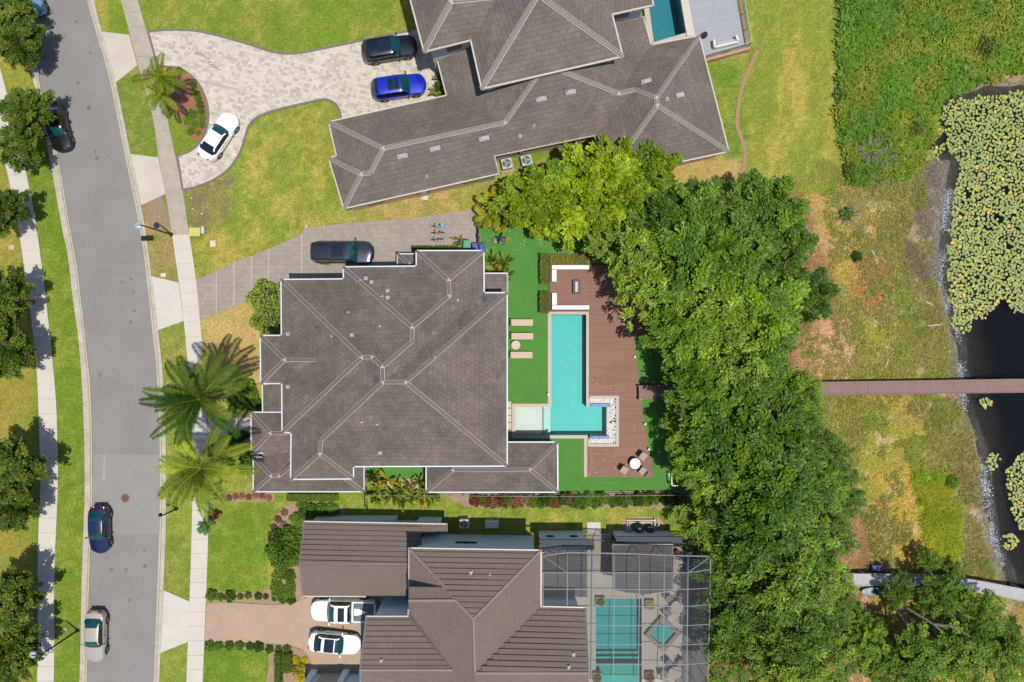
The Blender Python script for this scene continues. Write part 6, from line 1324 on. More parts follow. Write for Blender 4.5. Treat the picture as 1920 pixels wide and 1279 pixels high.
# ------------------------------------------------------------------ marsh growth, lily pads
def blades(name, N_, region, col, m, L_=(0.3, 0.8), excl=None, seed=5, width=0.03, zf=0.0, dens_noise=None, lay=0.5, edge=24):
    r = np.random.default_rng(seed); x0, x1, y0, y1 = region[0]; P = np.stack([r.uniform(x0, x1, N_*3), r.uniform(y0, y1, N_*3)], 1); ok = sdist(P[:, 0], P[:, 1], region[1]) > (vnoise(P[:, 0]/PPM, P[:, 1]/PPM, 0.7, 44)-0.42)*edge
    if dens_noise: ok &= vnoise(P[:, 0]/PPM, P[:, 1]/PPM, dens_noise[0], seed) > dens_noise[1]
    P = P[ok][:N_]; n = len(P); k = 9
    X = (P[:, 0]-960)/PPM; Y = (639.5-P[:, 1])/PPM
    base = np.repeat(np.stack([X, Y, np.full(n, zf)], 1), k, 0)+np.concatenate([r.normal(size=(n*k, 2))*0.09, np.zeros((n*k, 1))], 1)
    a = r.random(n*k)*6.283; el = r.uniform(0.15, 1.2, n*k); D = np.stack([np.cos(a)*np.cos(el), np.sin(a)*np.cos(el), np.sin(el)*lay+0.15], 1); U = np.stack([-np.sin(a), np.cos(a), 0*a], 1); ln = r.uniform(*L_, n*k)*np.repeat(r.uniform(0.5, 1.15, n), k)
    V = leaves_arr(base, D, U, ln, np.full(n*k, width)*(0.6+ln)); big = np.repeat(vnoise(X, Y, 0.35, seed+1), k); br = 0.55+0.6*big+0.35*r.random(n*k); hu = np.clip((np.repeat(vnoise(X, Y, 0.6, seed+2), k)-0.35)*2.2+r.normal(size=n*k)*0.15, 0, 1)
    me = fast_mesh(name, V, np.arange(len(V)).reshape(-1, 4), m, attr=np.repeat(np.stack([br, hu, hu], 1), 4, 0).astype(np.float32)); o = bpy.data.objects.new(name, me); COL.objects.link(o); return o
gm = leaf_mat('marsh_blade', (96, 142, 36), (162, 158, 52), trans=0.25, boost=1.7); dm = leaf_mat('dry_blade', (162, 150, 76), (126, 148, 40), trans=0.2, boost=1.5); ym = leaf_mat('meadow_blade', (132, 160, 22), (172, 170, 40), trans=0.2, boost=1.5)
tag(blades('marsh_grass', 9500, ((1565, 2000, -80, 345), [(1574, -80), (2000, -80), (2000, 110), (1850, 150), (1762, 195), (1740, 300), (1690, 335), (1600, 345), (1566, 250)]), None, gm, (0.35, 0.95), width=0.06, zf=0.05), 'tall green marsh grass filling the upper right corner beside the lily pads', 'marsh grass', kind='stuff')
tag(blades('dry_grass', 7500, ((1500, 1880, 320, 1130), [(1540, 330), (1690, 335), (1735, 300), (1760, 560), (1790, 700), (1840, 880), (1866, 1090), (1640, 1080), (1600, 880), (1500, 740), (1500, 600), (1560, 560)]), None, dm, (0.12, 0.42), seed=8, width=0.035, zf=0.0, dens_noise=(0.45, 0.44)), 'dry tan and olive marsh grass between the oaks and the water', 'marsh grass', kind='stuff')
tag(blades('meadow_grass', 2600, ((1700, 1830, 880, 1070), [(1712, 885), (1790, 880), (1812, 1060), (1735, 1062)]), None, ym, (0.2, 0.5), seed=9, width=0.045, zf=0.0, edge=60), 'bright yellow green grass patch near the pale boardwalk', 'grass', kind='stuff')
tag(blades('garden_edge_grass', 1800, ((1400, 1600, 300, 360), [(1430, 345), (1505, 338), (1562, 290), (1575, 330), (1540, 400), (1450, 380)]), None, dm, (0.15, 0.4), seed=19, width=0.035), 'dry grass fringe where the far lawn meets the marsh', 'grass', kind='stuff')
for i, (x, y, r, k, lb) in enumerate([(1598, 318, 15, 'ball', 'bright green bush at the marsh edge beside the grey dead shrubs'), (1855, 85, 20, 'big', 'bright green bush at the upper right edge of the marsh'),
                                       (1580, 175, 12, 'dark', 'dark bush on the lawn edge of the marsh'), (1722, 240, 14, 'big', 'green bush close to the first lily pads'), (1790, 905, 13, 'ball', 'bright green bush in the yellow green grass near the water'), (1610, 480, 9, 'dark', 'small dark bush in the marsh beside a pale log'), (1590, 400, 11, 'dark', 'dark shrub behind the pale dead branches')]):
    shrub(k, x, y, r, lb, None, 0.9, 'bush', 0.5)
dead_m = mat('dead_wood', (176, 164, 150), noise=0.15)
def dead_shrub(px, py, R_, n, label, seed):
    r = random.Random(seed); t = thing('dead_shrub', label, 'dead shrub', (*G(px, py), 0), 'dead shrubs at the marsh edge'); c = Vector((*G(px, py), 0)); mb = MB()
    for i in range(n):
        a = r.uniform(0, 6.28); L_ = R_*r.uniform(0.4, 1); p = c+Vector((math.cos(a), math.sin(a), 0))*0.1; m = p+Vector((math.cos(a)*L_*0.5, math.sin(a)*L_*0.5, L_*0.45)); a2 = a+r.uniform(-.5, .5); e = m+Vector((math.cos(a2)*L_*0.5, math.sin(a2)*L_*0.5, L_*0.1)); mb.tube([p, m, e], [0.035, 0.02, 0.006], 4)
        for j in range(4): a3 = a+r.uniform(-1, 1); q = m.lerp(e, r.random()); mb.tube([q, q+Vector((math.cos(a3), math.sin(a3), r.uniform(-.2, .6)))*L_*0.3], [0.014, 0.004], 4)
    mb.build('branches', dead_m, t)
for a in ((1628, 282, 1.3, 46, 'pale grey leafless shrub beside a green bush at the marsh edge', 1), (1655, 295, 1.2, 34, 'grey leafless shrub right of another leafless shrub at the marsh edge', 2), (1592, 408, 1.4, 26, 'leafless shrub with pale fallen branches beside the dry grass', 3), (1640, 345, 1.0, 20, 'small leafless shrub below the two larger ones', 4)): dead_shrub(*a)
# bare limbs of the leaning tree at the lower right
lt = thing('bare_tree', 'leaning bare grey tree with long forked limbs over the sand below the pale boardwalk', 'tree', (*G(1655, 1100), 0)); mb = MB()
def limb(pts, r0, r1):
    q = [W(x, y, h) for x, y, h in pts]; mb.tube(q, [r0+(r1-r0)*i/(len(q)-1) for i in range(len(q))], 7)
limb([(1650, 1095, 0.0), (1660, 1110, 0.8), (1680, 1140, 1.8)], 0.3, 0.22); mb.build('trunk', bark, lt); 
for L_ in ([(1680, 1140, 1.8), (1700, 1170, 2.6), (1712, 1200, 3.1), (1738, 1228, 3.6)], [(1680, 1140, 1.8), (1715, 1165, 3.0), (1740, 1190, 3.6), (1758, 1218, 4.0)], [(1700, 1140, 2.5), (1750, 1170, 3.8), (1785, 1200, 4.4), (1800, 1232, 4.6)], [(1650, 1115, 1.0), (1665, 1130, 2.0), (1690, 1142, 2.6)], [(1750, 1170, 3.8), (1790, 1175, 4.5), (1822, 1195, 5.0)], [(1712, 1200, 3.1), (1708, 1230, 3.6)]):
    mb = MB(); limb(L_, 0.13, 0.03); mb.build('limb', bark, lt)
# pale fallen logs in the marsh
for i, (x, y, L_, a, lb) in enumerate(((1636, 475, 0.7, -60, 'short pale driftwood log in the marsh, beside a dark bush'), (1752, 610, 1.4, 5, 'pale driftwood at the edge of the lower lily pads'), (1742, 570, 0.8, -30, 'pale weathered driftwood piece on the grey mud'), (1662, 680, 0.9, 70, 'pale driftwood piece above the long boardwalk'))):
    c = G(x, y); d = Vector((math.cos(R(a)), math.sin(R(a)), 0))*L_/2; b = Vector((*c, 0.06)); m_ = MB().tube([b-d, b+Vector((0.03, .04, .03)), b+d], [0.07, 0.1, 0.04], 7).build('driftwood', mat('driftwood_pale', (206, 190, 170), noise=0.2)); tag(m_, lb, 'driftwood', 'driftwood in the marsh')
# lily pads
def pad_me(seed):
    r = random.Random(seed); n = 14; vs = [(0, 0, 0.004)]; na = r.uniform(0, 6.28)
    for k in range(n+1):
        a = na+0.22+(6.283-0.44)*k/n; q = 1+r.uniform(-.06, .06); vs.append((math.cos(a)*q, math.sin(a)*q*0.93, 0.012+r.uniform(-.006, .03)))
    mb = MB(); mb.add(vs, [(0, k, k+1) for k in range(1, n+1)]); return mb
pm = leaf_mat('lily_pad', (164, 182, 100), (222, 194, 70), trans=0.0, rnd=0.16, boost=1.0); 
def set_tint(me, br, hu):
    a = me.color_attributes.new('tint', 'FLOAT_COLOR', 'POINT'); a.data.foreach_set('color', np.tile(np.array([br, hu, 0, 1], np.float32), len(me.vertices)))
pad_meshes = []
for i in range(10):
    o = pad_me(i).build('lily_pad', pm); set_tint(o.data, [1, .95, 1.05, .9, 1, 1.02, .88, 1.1, 1.0, 0.95][i], [0, .1, .2, 0, .35, .15, .05, .6, 1.0, .1][i]); pad_meshes.append(o.data); bpy.data.objects.remove(o)
R1 = [(1766, 196), (1800, 182), (1862, 174), (1925, 165), (2200, 160), (2200, 560), (1925, 585), (1900, 590), (1890, 560), (1862, 590), (1832, 600), (1822, 625), (1800, 610), (1778, 560), (1782, 540), (1776, 470), (1788, 400), (1785, 370), (1800, 330), (1795, 300), (1775, 285), (1772, 240)]
R1b = [(1740, 200), (1772, 190), (1776, 300), (1745, 300)]
R2 = [(1928, 835), (1905, 860), (1886, 880), (1890, 930), (1900, 950), (1898, 975), (1925, 1000), (2100, 1000), (2100, 840)]
blobs = [((1850, 755), 15), ((1866, 862), 17), ((1898, 1018), 18), ((1803, 605), 20), ((1860, 880), 10)]
rp = random.Random(11); pts = []; cell = {}
def far_enough(x, y, d):
    cx_, cy_ = int(x//6), int(y//6)
    for i in (-1, 0, 1):
        for j in (-1, 0, 1):
            for q in cell.get((cx_+i, cy_+j), ()):
                if (q[0]-x)**2+(q[1]-y)**2 < d*d*((q[2]+1)/2)**2: return False
    return True
RN = np.random.default_rng(5)
def fill(poly, n, dmin, lim=None, dens=None):
    xs_ = RN.uniform(min(p[0] for p in poly), min(1990, max(p[0] for p in poly)), n); ys_ = RN.uniform(min(p[1] for p in poly), max(p[1] for p in poly), n)
    ok = sdist(xs_, ys_, poly)-6*(vnoise(xs_/PPM, ys_/PPM, 2.0, 17)-0.3)*3 > 0; ga = vnoise(xs_/PPM, ys_/PPM, 1.1, 23, 3) 
    for x, y, o_, g in zip(xs_, ys_, ok, ga):
        if not o_ or g > (0.76 if dens is None else dens): continue
        s = rp.uniform(0.62, 1.2)
        if far_enough(x, y, dmin*s): pts.append((x, y, s)); cell.setdefault((int(x//6), int(y//6)), []).append((x, y, s))
fill(R1, 26000, 5.5); fill(R1b, 260, 5.6, dens=0.6); fill(R2, 5000, 5.8)
for (c, r) in blobs: fill([(c[0]+r*math.cos(a), c[1]+r*math.sin(a)) for a in np.linspace(0, 6.28, 9)[:-1]], 200, 5.0)
pts.sort(key=lambda p: -p[2]*(1 if p[0] < 1915 else 0.1)); inview = pts
lab = {0: 'pale green lily pad floating among many others on the dark water', 8: 'orange yellow lily pad floating among the pale green ones', 7: 'yellow green lily pad floating among paler ones'}
mbv = []; mbt = []
for i, (x, y, s) in enumerate(inview):
    k = rp.choice([0, 1, 2, 3, 4, 5, 6, 9, 0, 1, 2, 3, 5, 6, 7, 8]); rad = s*0.168; c = G(x, y); zz = -0.225+0.006*rp.random()
    if i < 300:
        o = bpy.data.objects.new('lily_pad', pad_meshes[k]); COL.objects.link(o); o.location = (*c, zz); o.scale = (rad, rad, 1); o.rotation_euler = (0, 0, rp.uniform(0, 6.28)); tag(o, lab.get(k, lab[0]), 'lily pad', {8: 'orange yellow lily pads', 7: 'yellow green lily pads'}.get(k, 'pale green lily pads'))
    else:
        me = pad_meshes[k]; a = rp.uniform(0, 6.28); ca, sa = math.cos(a)*rad, math.sin(a)*rad; base = len(mbv)
        co = [(v.co.x, v.co.y, v.co.z) for v in me.vertices]
        n0 = len(mbv); mbv += [(c[0]+p[0]*ca-p[1]*sa, c[1]+p[0]*sa+p[1]*ca, zz+p[2]) for p in co]; tv = tuple(me.color_attributes['tint'].data[0].color); br = rp.uniform(.88, 1.1); mbt += [(n0, len(co), tv[0]*br, tv[1])]
F = []; T = []
for n0, ln, br, hu in mbt: F += [(n0, n0+k, n0+k+1) for k in range(1, ln-1)]; T += [(br, hu, 0)]*ln
if F:
    o = bpy.data.objects.new('lily_pads', fast_mesh('lily_pads', np.array(mbv), np.array(F), pm, attr=np.array(T, np.float32))); COL.objects.link(o); tag(o, 'mass of smaller lily pads covering the dark water', 'lily pads', kind='stuff')
print('pads', len(pts))
# ------------------------------------------------------------------ vehicles
tyre_m = mat('tyre', (38, 37, 37), rough=0.85, k=0.4); rim_m = mat('alloy_rim', (170, 168, 164), rough=0.35, metal=0.6); trim_m = mat('black_trim', (24, 25, 28), rough=0.5)
lens_m = mat('headlamp_lens', (214, 220, 222), rough=0.1, spec=0.8); tail_m = mat('tail_lens', (190, 24, 20), rough=0.2); chrome = mat('chrome', (210, 210, 210), rough=0.15, metal=1.0)
def car_paint(name, c, metal=0.2, k=None): return mat(name, c, rough=0.28, metal=metal, coat=0.8, k=k, spec=0.6)
def glass_mat(name, c): return mat(name, c, rough=0.04, spec=0.9, k=0.5)
g_teal = glass_mat('windscreen_glass', (18, 80, 84)); g_dark = glass_mat('side_glass', (26, 30, 34)); g_navy = glass_mat('roof_glass', (16, 34, 52))
def lerp_tab(tab, x):
    for (a, va), (b, vb) in zip(tab[:-1], tab[1:]):
        if x <= b: 
            t = (x-a)/(b-a) if b > a else 0; t = max(0, min(1, t)); return va+(vb-va)*t
    return tab[-1][1]
def smoothtab(tab): return lambda x: lerp_tab(tab, x)
def build_car(name, label, cat, group, px, py, head, L=4.7, Wd=1.85, H=1.45, kind='sedan', paint=None, sunroof=None, rear_glass=None, hc=0.8, mirror=None, bedcover=None, z=0.05, rails=False, side_g=None):
    w = W(px, py, hc); t = thing(name, label, cat, (w.x, w.y, z), group, R(head), world=False); hl = L/2
    # profiles in fractions of length from front (+1) to rear (-1)
    if kind == 'sedan':
        cow, rf0, rf1, rw = 0.36, 0.08, -0.42, -0.74; belt = [(-1, 0.60), (-0.95, 0.70), (-0.74, 0.735), (0.36, 0.665), (0.85, 0.53), (0.97, 0.46), (1, 0.40)]
    elif kind == 'suv':
        cow, rf0, rf1, rw = 0.40, 0.12, -0.70, -0.95; belt = [(-1, 0.52), (-0.96, 0.62), (-0.9, 0.66), (0.40, 0.62), (0.85, 0.54), (0.97, 0.48), (1, 0.40)]
    elif kind == 'big':
        cow, rf0, rf1, rw = 0.50, 0.22, -0.88, -0.965; belt = [(-1, 0.50), (-0.97, 0.60), (-0.9, 0.62), (0.50, 0.62), (0.88, 0.58), (0.97, 0.53), (1, 0.42)]
    else:  # pickup
        cow, rf0, rf1, rw = 0.46, 0.20, -0.19, -0.30; belt = [(-1, 0.56), (-0.97, 0.60), (-0.30, 0.61), (0.46, 0.60), (0.88, 0.56), (0.97, 0.52), (1, 0.42)]
    def top(f):
        b = lerp_tab(belt, f)*H
        if f >= cow or f <= rw: return b+0.0, 0.0
        if f > rf0: q = (cow-f)/(cow-rf0); q = math.sin(q*math.pi/2)**1.15
        elif f < rf1: q = (f-rw)/(rf1-rw); q = math.sin(q*math.pi/2)**(1.2)
        else: q = 1
        rr = H*(1-0.012*((f-(rf0+rf1)/2)/((rf0-rf1)/2))**2) if rf1 <= f <= rf0 else H*0.988
        return b+(rr-b)*q, q
    fr = [1, 0.995, 0.98, 0.96, 0.93, 0.88, 0.78, 0.68, 0.58, cow+0.03, cow]
    fr += [cow+(rf0-cow)*k/4 for k in range(1, 5)]; fr += [rf0+(rf1-rf0)*k/8 for k in range(1, 9)]; fr += [rf1+(rw-rf1)*k/4 for k in range(1, 5)]
    if kind == 'pickup': fr += [rw-0.02, -0.5, -0.7, -0.85]
    elif rw > -0.9: fr += [rw-0.05, (rw-1)/2-0.02]
    fr += [f for f in (-0.93, -0.97, -0.99, -1) if f < fr[-1]-0.004]
    def hw(f):
        a = abs(f); pp = (14 if f < 0 else 11) if kind != 'sedan' else (11 if f < 0 else 11)
        if kind == 'pickup' and f < 0: pp = 40
        return Wd/2*max(0.58 if f > 0 else 0.66, (1-min(a, 0.9999)**pp)**0.42)
        a = abs(f); r_ = (1-(max(0, (a-0.62))/0.385)**(2.6 if kind != 'pickup' or f > 0 else 7))
        return Wd/2*max(0.62 if f > 0 else 0.74, max(0, r_)**(1/2.2)) if a > 0.62 else Wd/2
    rings = []; info = []
    for f in fr:
        x = f*hl; h = hw(f); zt, q = top(f); b = lerp_tab(belt, f)*H; g0 = 0.24 if kind == 'sedan' else 0.30; zb = g0+(0.12 if abs(f) > 0.97 else 0)
        tum = 0.16 if kind == 'sedan' else (0.10 if kind != 'pickup' else 0.11)
        hb = h*0.93; ht = h*0.93-q*tum*Wd*0.62
        if q == 0: ht = h*0.78
        zs = zt if q > 0 else b+0.02
        half = [(h*0.86, zb), (h*0.985, zb+0.12), (h, (zb+b)/2+0.02), (h*0.985, b-0.09), (hb, b), (ht, (b+0.015) if q == 0 else b+(zt-b)*0.93), (ht*0.84, zs+0.006), (ht*0.36, zs+0.03+0.012*(q == 0)), (0, zs+0.037+0.012*(q == 0))]
        bw = 0.11*max(-0.6, min(1, f/0.35)) if kind != 'pickup' or f > 0 else 0.0
        half = [(y, z_, bw*(1-(y/max(h, .1))**2) if ji >= 4 else 0) for ji, (y, z_) in enumerate(half)]
        ring_ = [(x+dx_, y, z_) for y, z_, dx_ in half]+[(x+dx_, -y, z_) for y, z_, dx_ in half[-2::-1]]; rings.append(ring_); info.append((f, q))
    n = len(rings[0]); cats = {'body': MB(), 'windscreen': MB(), 'rear_window': MB(), 'side': MB(), 'lower_trim': MB()}
    if rear_glass is None: rear_glass = g_teal if kind == 'sedan' else g_navy
    sidepair = []
    for i in range(len(rings)-1):
        f0, q0 = info[i]; f1, q1 = info[i+1]; fm = (f0+f1)/2
        for j in range(n-1):
            quad = [rings[i][j], rings[i][j+1], rings[i+1][j+1], rings[i+1][j]]; jj = j if j < 8 else n-2-j; key = 'body'
            if jj in (5, 6, 7):
                if jj >= 6 or True:
                    if rf0-0.001 < fm < cow and (q0+q1)/2 > 0.06 and (jj >= 6 or (q0+q1)/2 < 0.72): key = 'windscreen'
                    if rw < fm < rf1 and (kind != 'pickup' or (q0+q1)/2 > 0.2) and (q0+q1)/2 > 0.12 and (q0+q1)/2 < 0.97 and (jj >= 6 or (q0+q1)/2 < 0.72): key = 'rear_window'
            if jj == 4 and min(q0, q1) > 0.28 and max(q0, q1) > 0.5:
                key = 'side'
            if jj == 0: key = 'lower_trim'
            cats[key].add(quad, [(0, 1, 2, 3)])
    # close front, rear and floor
    cats['body'].add(rings[0], [list(range(n))[::-1]]); cats['body'].add(rings[-1], [list(range(n))])
    cats['lower_trim'].add([r_[0] for r_ in rings]+[r_[-1] for r_ in rings], [(i, i+1, len(rings)+i+1, len(rings)+i) for i in range(len(rings)-1)])
    def weld(mb, nm, m, par=t, off=0.0):
        if not mb.f: return None
        bm = bmesh.new(); vs = [bm.verts.new(v) for v in mb.v]
        for f in mb.f:
            try: bm.faces.new([vs[k] for k in f])
            except ValueError: pass
        bmesh.ops.remove_doubles(bm, verts=bm.verts, dist=0.0008); bmesh.ops.recalc_face_normals(bm, faces=bm.faces); 
        me = bpy.data.meshes.new(nm); bm.to_mesh(me); bm.free(); me.materials.append(m); me.polygons.foreach_set('use_smooth', [True]*len(me.polygons))
        try: me.set_sharp_from_angle(angle=R(38))
        except Exception: pass
        o = bpy.data.objects.new(nm, me); link(o, par); return o
    body = weld(cats['body'], 'body', paint); weld(cats['windscreen'], 'windscreen', g_teal); weld(cats['rear_window'], 'rear_window', rear_glass); weld(cats['lower_trim'], 'sill', trim_m)
    for sg in (1, -1):
        m1 = MB()
        for f in cats['side'].f:
            q = [cats['side'].v[k] for k in f]
            if q[0][1]*sg > 0: m1.add(q, [(0, 1, 2, 3)])
        weld(m1, 'side_window', side_g or g_dark)
    # pillars between side windows, door shuts, handles
    pill = MB(); zr = H*0.9; seams = MB()
    for sg in (1, -1):
        for f in ([(rf0+rf1)/2+0.02] if kind != 'pickup' else [(rf0+rf1)/2+0.04])+([rf1+0.16] if kind in ('suv', 'big') else []):
            b = lerp_tab(belt, f)*H; x = f*hl; y0 = Wd/2*0.93+0.006; y1 = Wd/2*0.93-(0.16 if kind == 'sedan' else 0.10)*Wd*0.62+0.008; zt = b+(top(f)[0]-b)*0.93
            pill.add([(x-0.05, sg*y0, b), (x+0.05, sg*y0, b), (x+0.04, sg*y1, zt), (x-0.04, sg*y1, zt)], [(0, 1, 2, 3) if sg < 0 else (3, 2, 1, 0)])
        for f in ([cow-0.06, (rf0+rf1)/2+0.02, rf1+0.06] if kind != 'pickup' else [cow-0.06, (rf0+rf1)/2+0.04, rf1-0.02]):
            x = f*hl; b = lerp_tab(belt, f)*H; seams.box((x, sg*(Wd/2-0.004), (0.4+b-0.1)/2+0.02), (0.012, 0.012, b-0.5))
        for f in ((rf0+rf1)/2+0.10, rf1+0.18): seams.box((f*hl, sg*(Wd/2*0.99+0.01), lerp_tab(belt, f)*H-0.14), (0.2, 0.03, 0.03))
    pill.build('door_pillar', trim_m, body); seams.build('door_seams', trim_m, body)
    # bonnet shut lines and creases
    for sg in (1, -1):
        cr = MB(); pr = [];
        for f in (cow+0.04, 0.6, 0.75, 0.9): 
            b, _ = top(f); pr.append((f*hl, sg*hw(f)*0.60, b+0.022))
        cr.tube(pr, 0.009, 4); cr.build('bonnet_crease', trim_m, body); cr = MB()
        pr = [(f*hl, sg*hw(f)*0.9, lerp_tab(belt, f)*H+0.012) for f in (cow+0.02, 0.6, 0.75, 0.88)]; cr.tube(pr, 0.007, 4); cr.build('bonnet_seam', trim_m, body)
    # wheels
    wr = {'sedan': 0.33, 'suv': 0.37, 'big': 0.40, 'pickup': 0.41}[kind]; wx = {'sedan': (0.60, -0.60), 'suv': (0.61, -0.60), 'big': (0.62, -0.58), 'pickup': (0.65, -0.60)}[kind]
    for f in wx:
        for sg in (1, -1):
            y = sg*(Wd/2-0.10); mb = MB(); 
            def disc(r0, r1, ya, yb, mbx):
                nn = 22; vs = []
                for rr_, yy in ((r0, ya), (r1, ya), (r1, yb), (r0, yb)):
                    vs += [(f*hl+rr_*math.cos(2*math.pi*k/nn), yy, wr+rr_*math.sin(2*math.pi*k/nn)) for k in range(nn)]
                mbx.add(vs, [(a*nn+k, a*nn+(k+1) % nn, ((a+1) % 4)*nn+(k+1) % nn, ((a+1) % 4)*nn+k) for a in range(4) for k in range(nn)])
            disc(wr*0.66, wr, y-0.11*sg, y+0.115*sg, mb); wo = mb.build('wheel', tyre_m, t, smooth=True); rb = MB(); disc(wr*0.56, wr*0.67, y-0.05*sg, y+0.10*sg, rb)
            for k in range(5): a = 2*math.pi*k/5; c_ = (f*hl+wr*0.32*math.cos(a), y+0.085*sg, wr+wr*0.32*math.sin(a)); Mx = Matrix.Translation(c_) @ Matrix.Rotation(-a, 4, 'Y'); rb.box((0, 0, 0), (wr*0.6, 0.03, wr*0.2), M=Mx)
            rb.tube([(f*hl, y+0.02*sg, wr), (f*hl, y+0.11*sg, wr)], wr*0.14, 8); rb.build('rim', rim_m, wo)
            ar = MB(); nn = 14; vs = []
            for rr_, yy in ((wr*1.06, sg*(Wd/2+0.004)), (wr*1.2, sg*(Wd/2-0.004)), (wr*1.02, sg*(Wd/2-0.2))): vs += [(f*hl+rr_*math.cos(math.pi*k/nn*1.12-0.19), yy, wr+rr_*math.sin(math.pi*k/nn*1.12-0.19)) for k in range(nn+1)]
            ar.add(vs, [(k, k+1, nn+2+k, nn+1+k) for k in range(nn)]+[(k, k+1, 2*nn+3+k, 2*nn+2+k) for k in range(nn)]); ar.build('wheel_arch', trim_m, body)
    # lamps, grille, plates
    zf = lerp_tab(belt, 0.93)*H-0.10
    for sg in (1, -1):
        h0 = hw(0.93); MB().add([], []) if False else None
        mb = MB(); mb.add([(hl*0.985, sg*hw(0.985)*0.62, zf), (hl*0.91, sg*(hw(0.91)*0.96), zf+0.06), (hl*0.88, sg*hw(0.88)*0.90, zf+0.13), (hl*0.955, sg*hw(0.955)*0.60, zf+0.125), (hl*1.0, sg*hw(0.985)*0.62, zf-0.06), (hl*0.90, sg*(hw(0.90)*1.005), zf-0.04)], [(0, 1, 2, 3), (0, 4, 5, 1)] if sg < 0 else [(3, 2, 1, 0), (1, 5, 4, 0)]); mb.build('headlight', lens_m, t)
        rz_ = lerp_tab(belt, -0.95)*H-0.08; mb = MB(); x1 = -hl*0.995
        if kind in ('suv', 'big', 'pickup'): mb.box((x1+0.05, sg*(hw(-0.97)*0.90), rz_+0.0), (0.12, 0.12, 0.34 if kind != 'suv' else 0.16))
        else: mb.box((x1+0.06, sg*(hw(-0.97)*0.80), rz_+0.02), (0.20, 0.34, 0.14))
        mb.build('tail_light', tail_m, t, bevel=0.03)
        my = sg*(Wd/2+0.12); mx_ = (cow-0.05)*hl; mz = lerp_tab(belt, cow)*H+0.08; mb = MB(); mb.box((mx_, my, mz), (0.12, 0.24, 0.14)); mb.tube([(mx_, sg*(Wd/2*0.92), mz-0.05), (mx_, my, mz)], 0.03, 6); mb.build('wing_mirror', mirror or paint, t, bevel=0.03)
    MB().box((hl*0.99, 0, zf-0.14), (0.06, Wd*0.5, 0.2)).build('grille', trim_m, t, bevel=0.02); MB().box((-hl*0.998, 0, 0.62), (0.03, 0.34, 0.14)).build('number_plate', white_p, t)
    MB().tube([(cow*hl-0.03+0.06, -Wd*0.32, lerp_tab(belt, cow)*H+0.035), (cow*hl-0.10+0.06, 0.02, lerp_tab(belt, cow)*H+0.085), (cow*hl+0.02, Wd*0.32, lerp_tab(belt, cow)*H+0.035)], 0.014, 4).build('wiper', trim_m, t)
    if sunroof:
        f0, f1, wf, split = sunroof; y = Wd/2*wf; zt = H+0.05
        fs = [(f0, f1)] if not split else [(f0, (f0+f1)/2+0.008), ((f0+f1)/2-0.008, f1)]
        for a, b in fs:
            mb = MB(); N_ = 4; vs = []
            for k in range(N_+1):
                f = a+(b-a)*k/N_; zz = top(f)[0]
                for yy in (-y, -y*.5, 0, y*.5, y): vs.append((f*hl, yy, zz+0.046-0.032*abs(yy/(Wd*0.36))**1.5))
            mb.add(vs, [(k*5+j, k*5+j+1, k*5+j+6, k*5+j+5)[::-1] for k in range(N_) for j in range(4)]); mb.build('sunroof', g_navy, t, smooth=True)
    if kind == 'pickup':
        b = lerp_tab(belt, -0.6)*H; mb = MB(); mb.box(((-0.34*hl-0.96*hl)/2, 0, b+0.05), (0.62*hl, Wd*0.80, 0.03)); mb.build('bed_cover', bedcover, t, bevel=0.01)
        MB().box((-0.345*hl, 0, b+0.12), (0.07, Wd*0.72, 0.08)).build('cover_roll', trim_m, t, bevel=0.02)
        for sg in (1, -1): MB().box((-0.65*hl, sg*Wd*0.44, b+0.055), (0.66*hl, 0.12, 0.05)).build('bed_rail', paint, t, bevel=0.02)
    if rails:
        for sg in (1, -1): MB().tube([((rf0-0.03)*hl, sg*Wd*0.335, H-0.03), ((rf0-0.1)*hl, sg*Wd*0.335, H+0.03), ((rf1+0.08)*hl, sg*Wd*0.335, H+0.03), (rf1*hl, sg*Wd*0.335, H-0.03)], 0.02, 6).build('roof_rail', trim_m, t)
    return t
white_car = car_paint('white_car_paint', (246, 246, 246), 0.0, k=0.72); grp_k = 'cars parked along the kerb'
build_car('parked_car', 'white saloon parked on the pale curved driveway beside the mulch island', 'car', None, 409.5, 256, 57, 4.75, 1.85, 1.43, 'sedan', white_car, rear_glass=g_navy)
build_car('parked_suv', 'very dark navy SUV parked half in the shade of the far house', 'car', None, 730, 92, 9.5, 5.0, 2.0, 1.72, 'suv', car_paint('navy_black_paint', (22, 36, 56), 0.5), sunroof=(0.08, -0.34, 0.52, True))
build_car('parked_suv', 'bright cobalt blue SUV parked beside the far house wing', 'car', None, 747, 163, 8.5, 4.95, 1.95, 1.68, 'suv', car_paint('cobalt_paint', (20, 50, 215), 0.3), sunroof=(0.08, -0.34, 0.56, True), mirror=trim_m)
build_car('parked_suv', 'long dark grey SUV parked on the paved drive north of the main house', 'car', None, 642, 473.5, 0, 5.75, 2.05, 1.85, 'big', car_paint('graphite_paint', (58, 62, 76), 0.6), sunroof=(0.12, -0.26, 0.52, False), rails=True)
build_car('parked_car', 'dark blue saloon parked at the left kerb just below the manhole', 'car', grp_k, 186, 993, -89, 4.3, 1.76, 1.45, 'sedan', car_paint('dark_blue_paint', (44, 60, 104), 0.5))
build_car('parked_car', 'silver beige saloon parked at the left kerb near the bottom', 'car', grp_k, 178.5, 1193, -91, 4.65, 1.8, 1.45, 'sedan', car_paint('champagne_paint', (214, 204, 190), 0.25))
build_car('parked_car', 'black saloon parked at the left kerb, half under a street tree', 'car', grp_k, 107, 238, -76, 4.5, 1.82, 1.46, 'sedan', car_paint('black_paint', (34, 36, 44), 0.4))
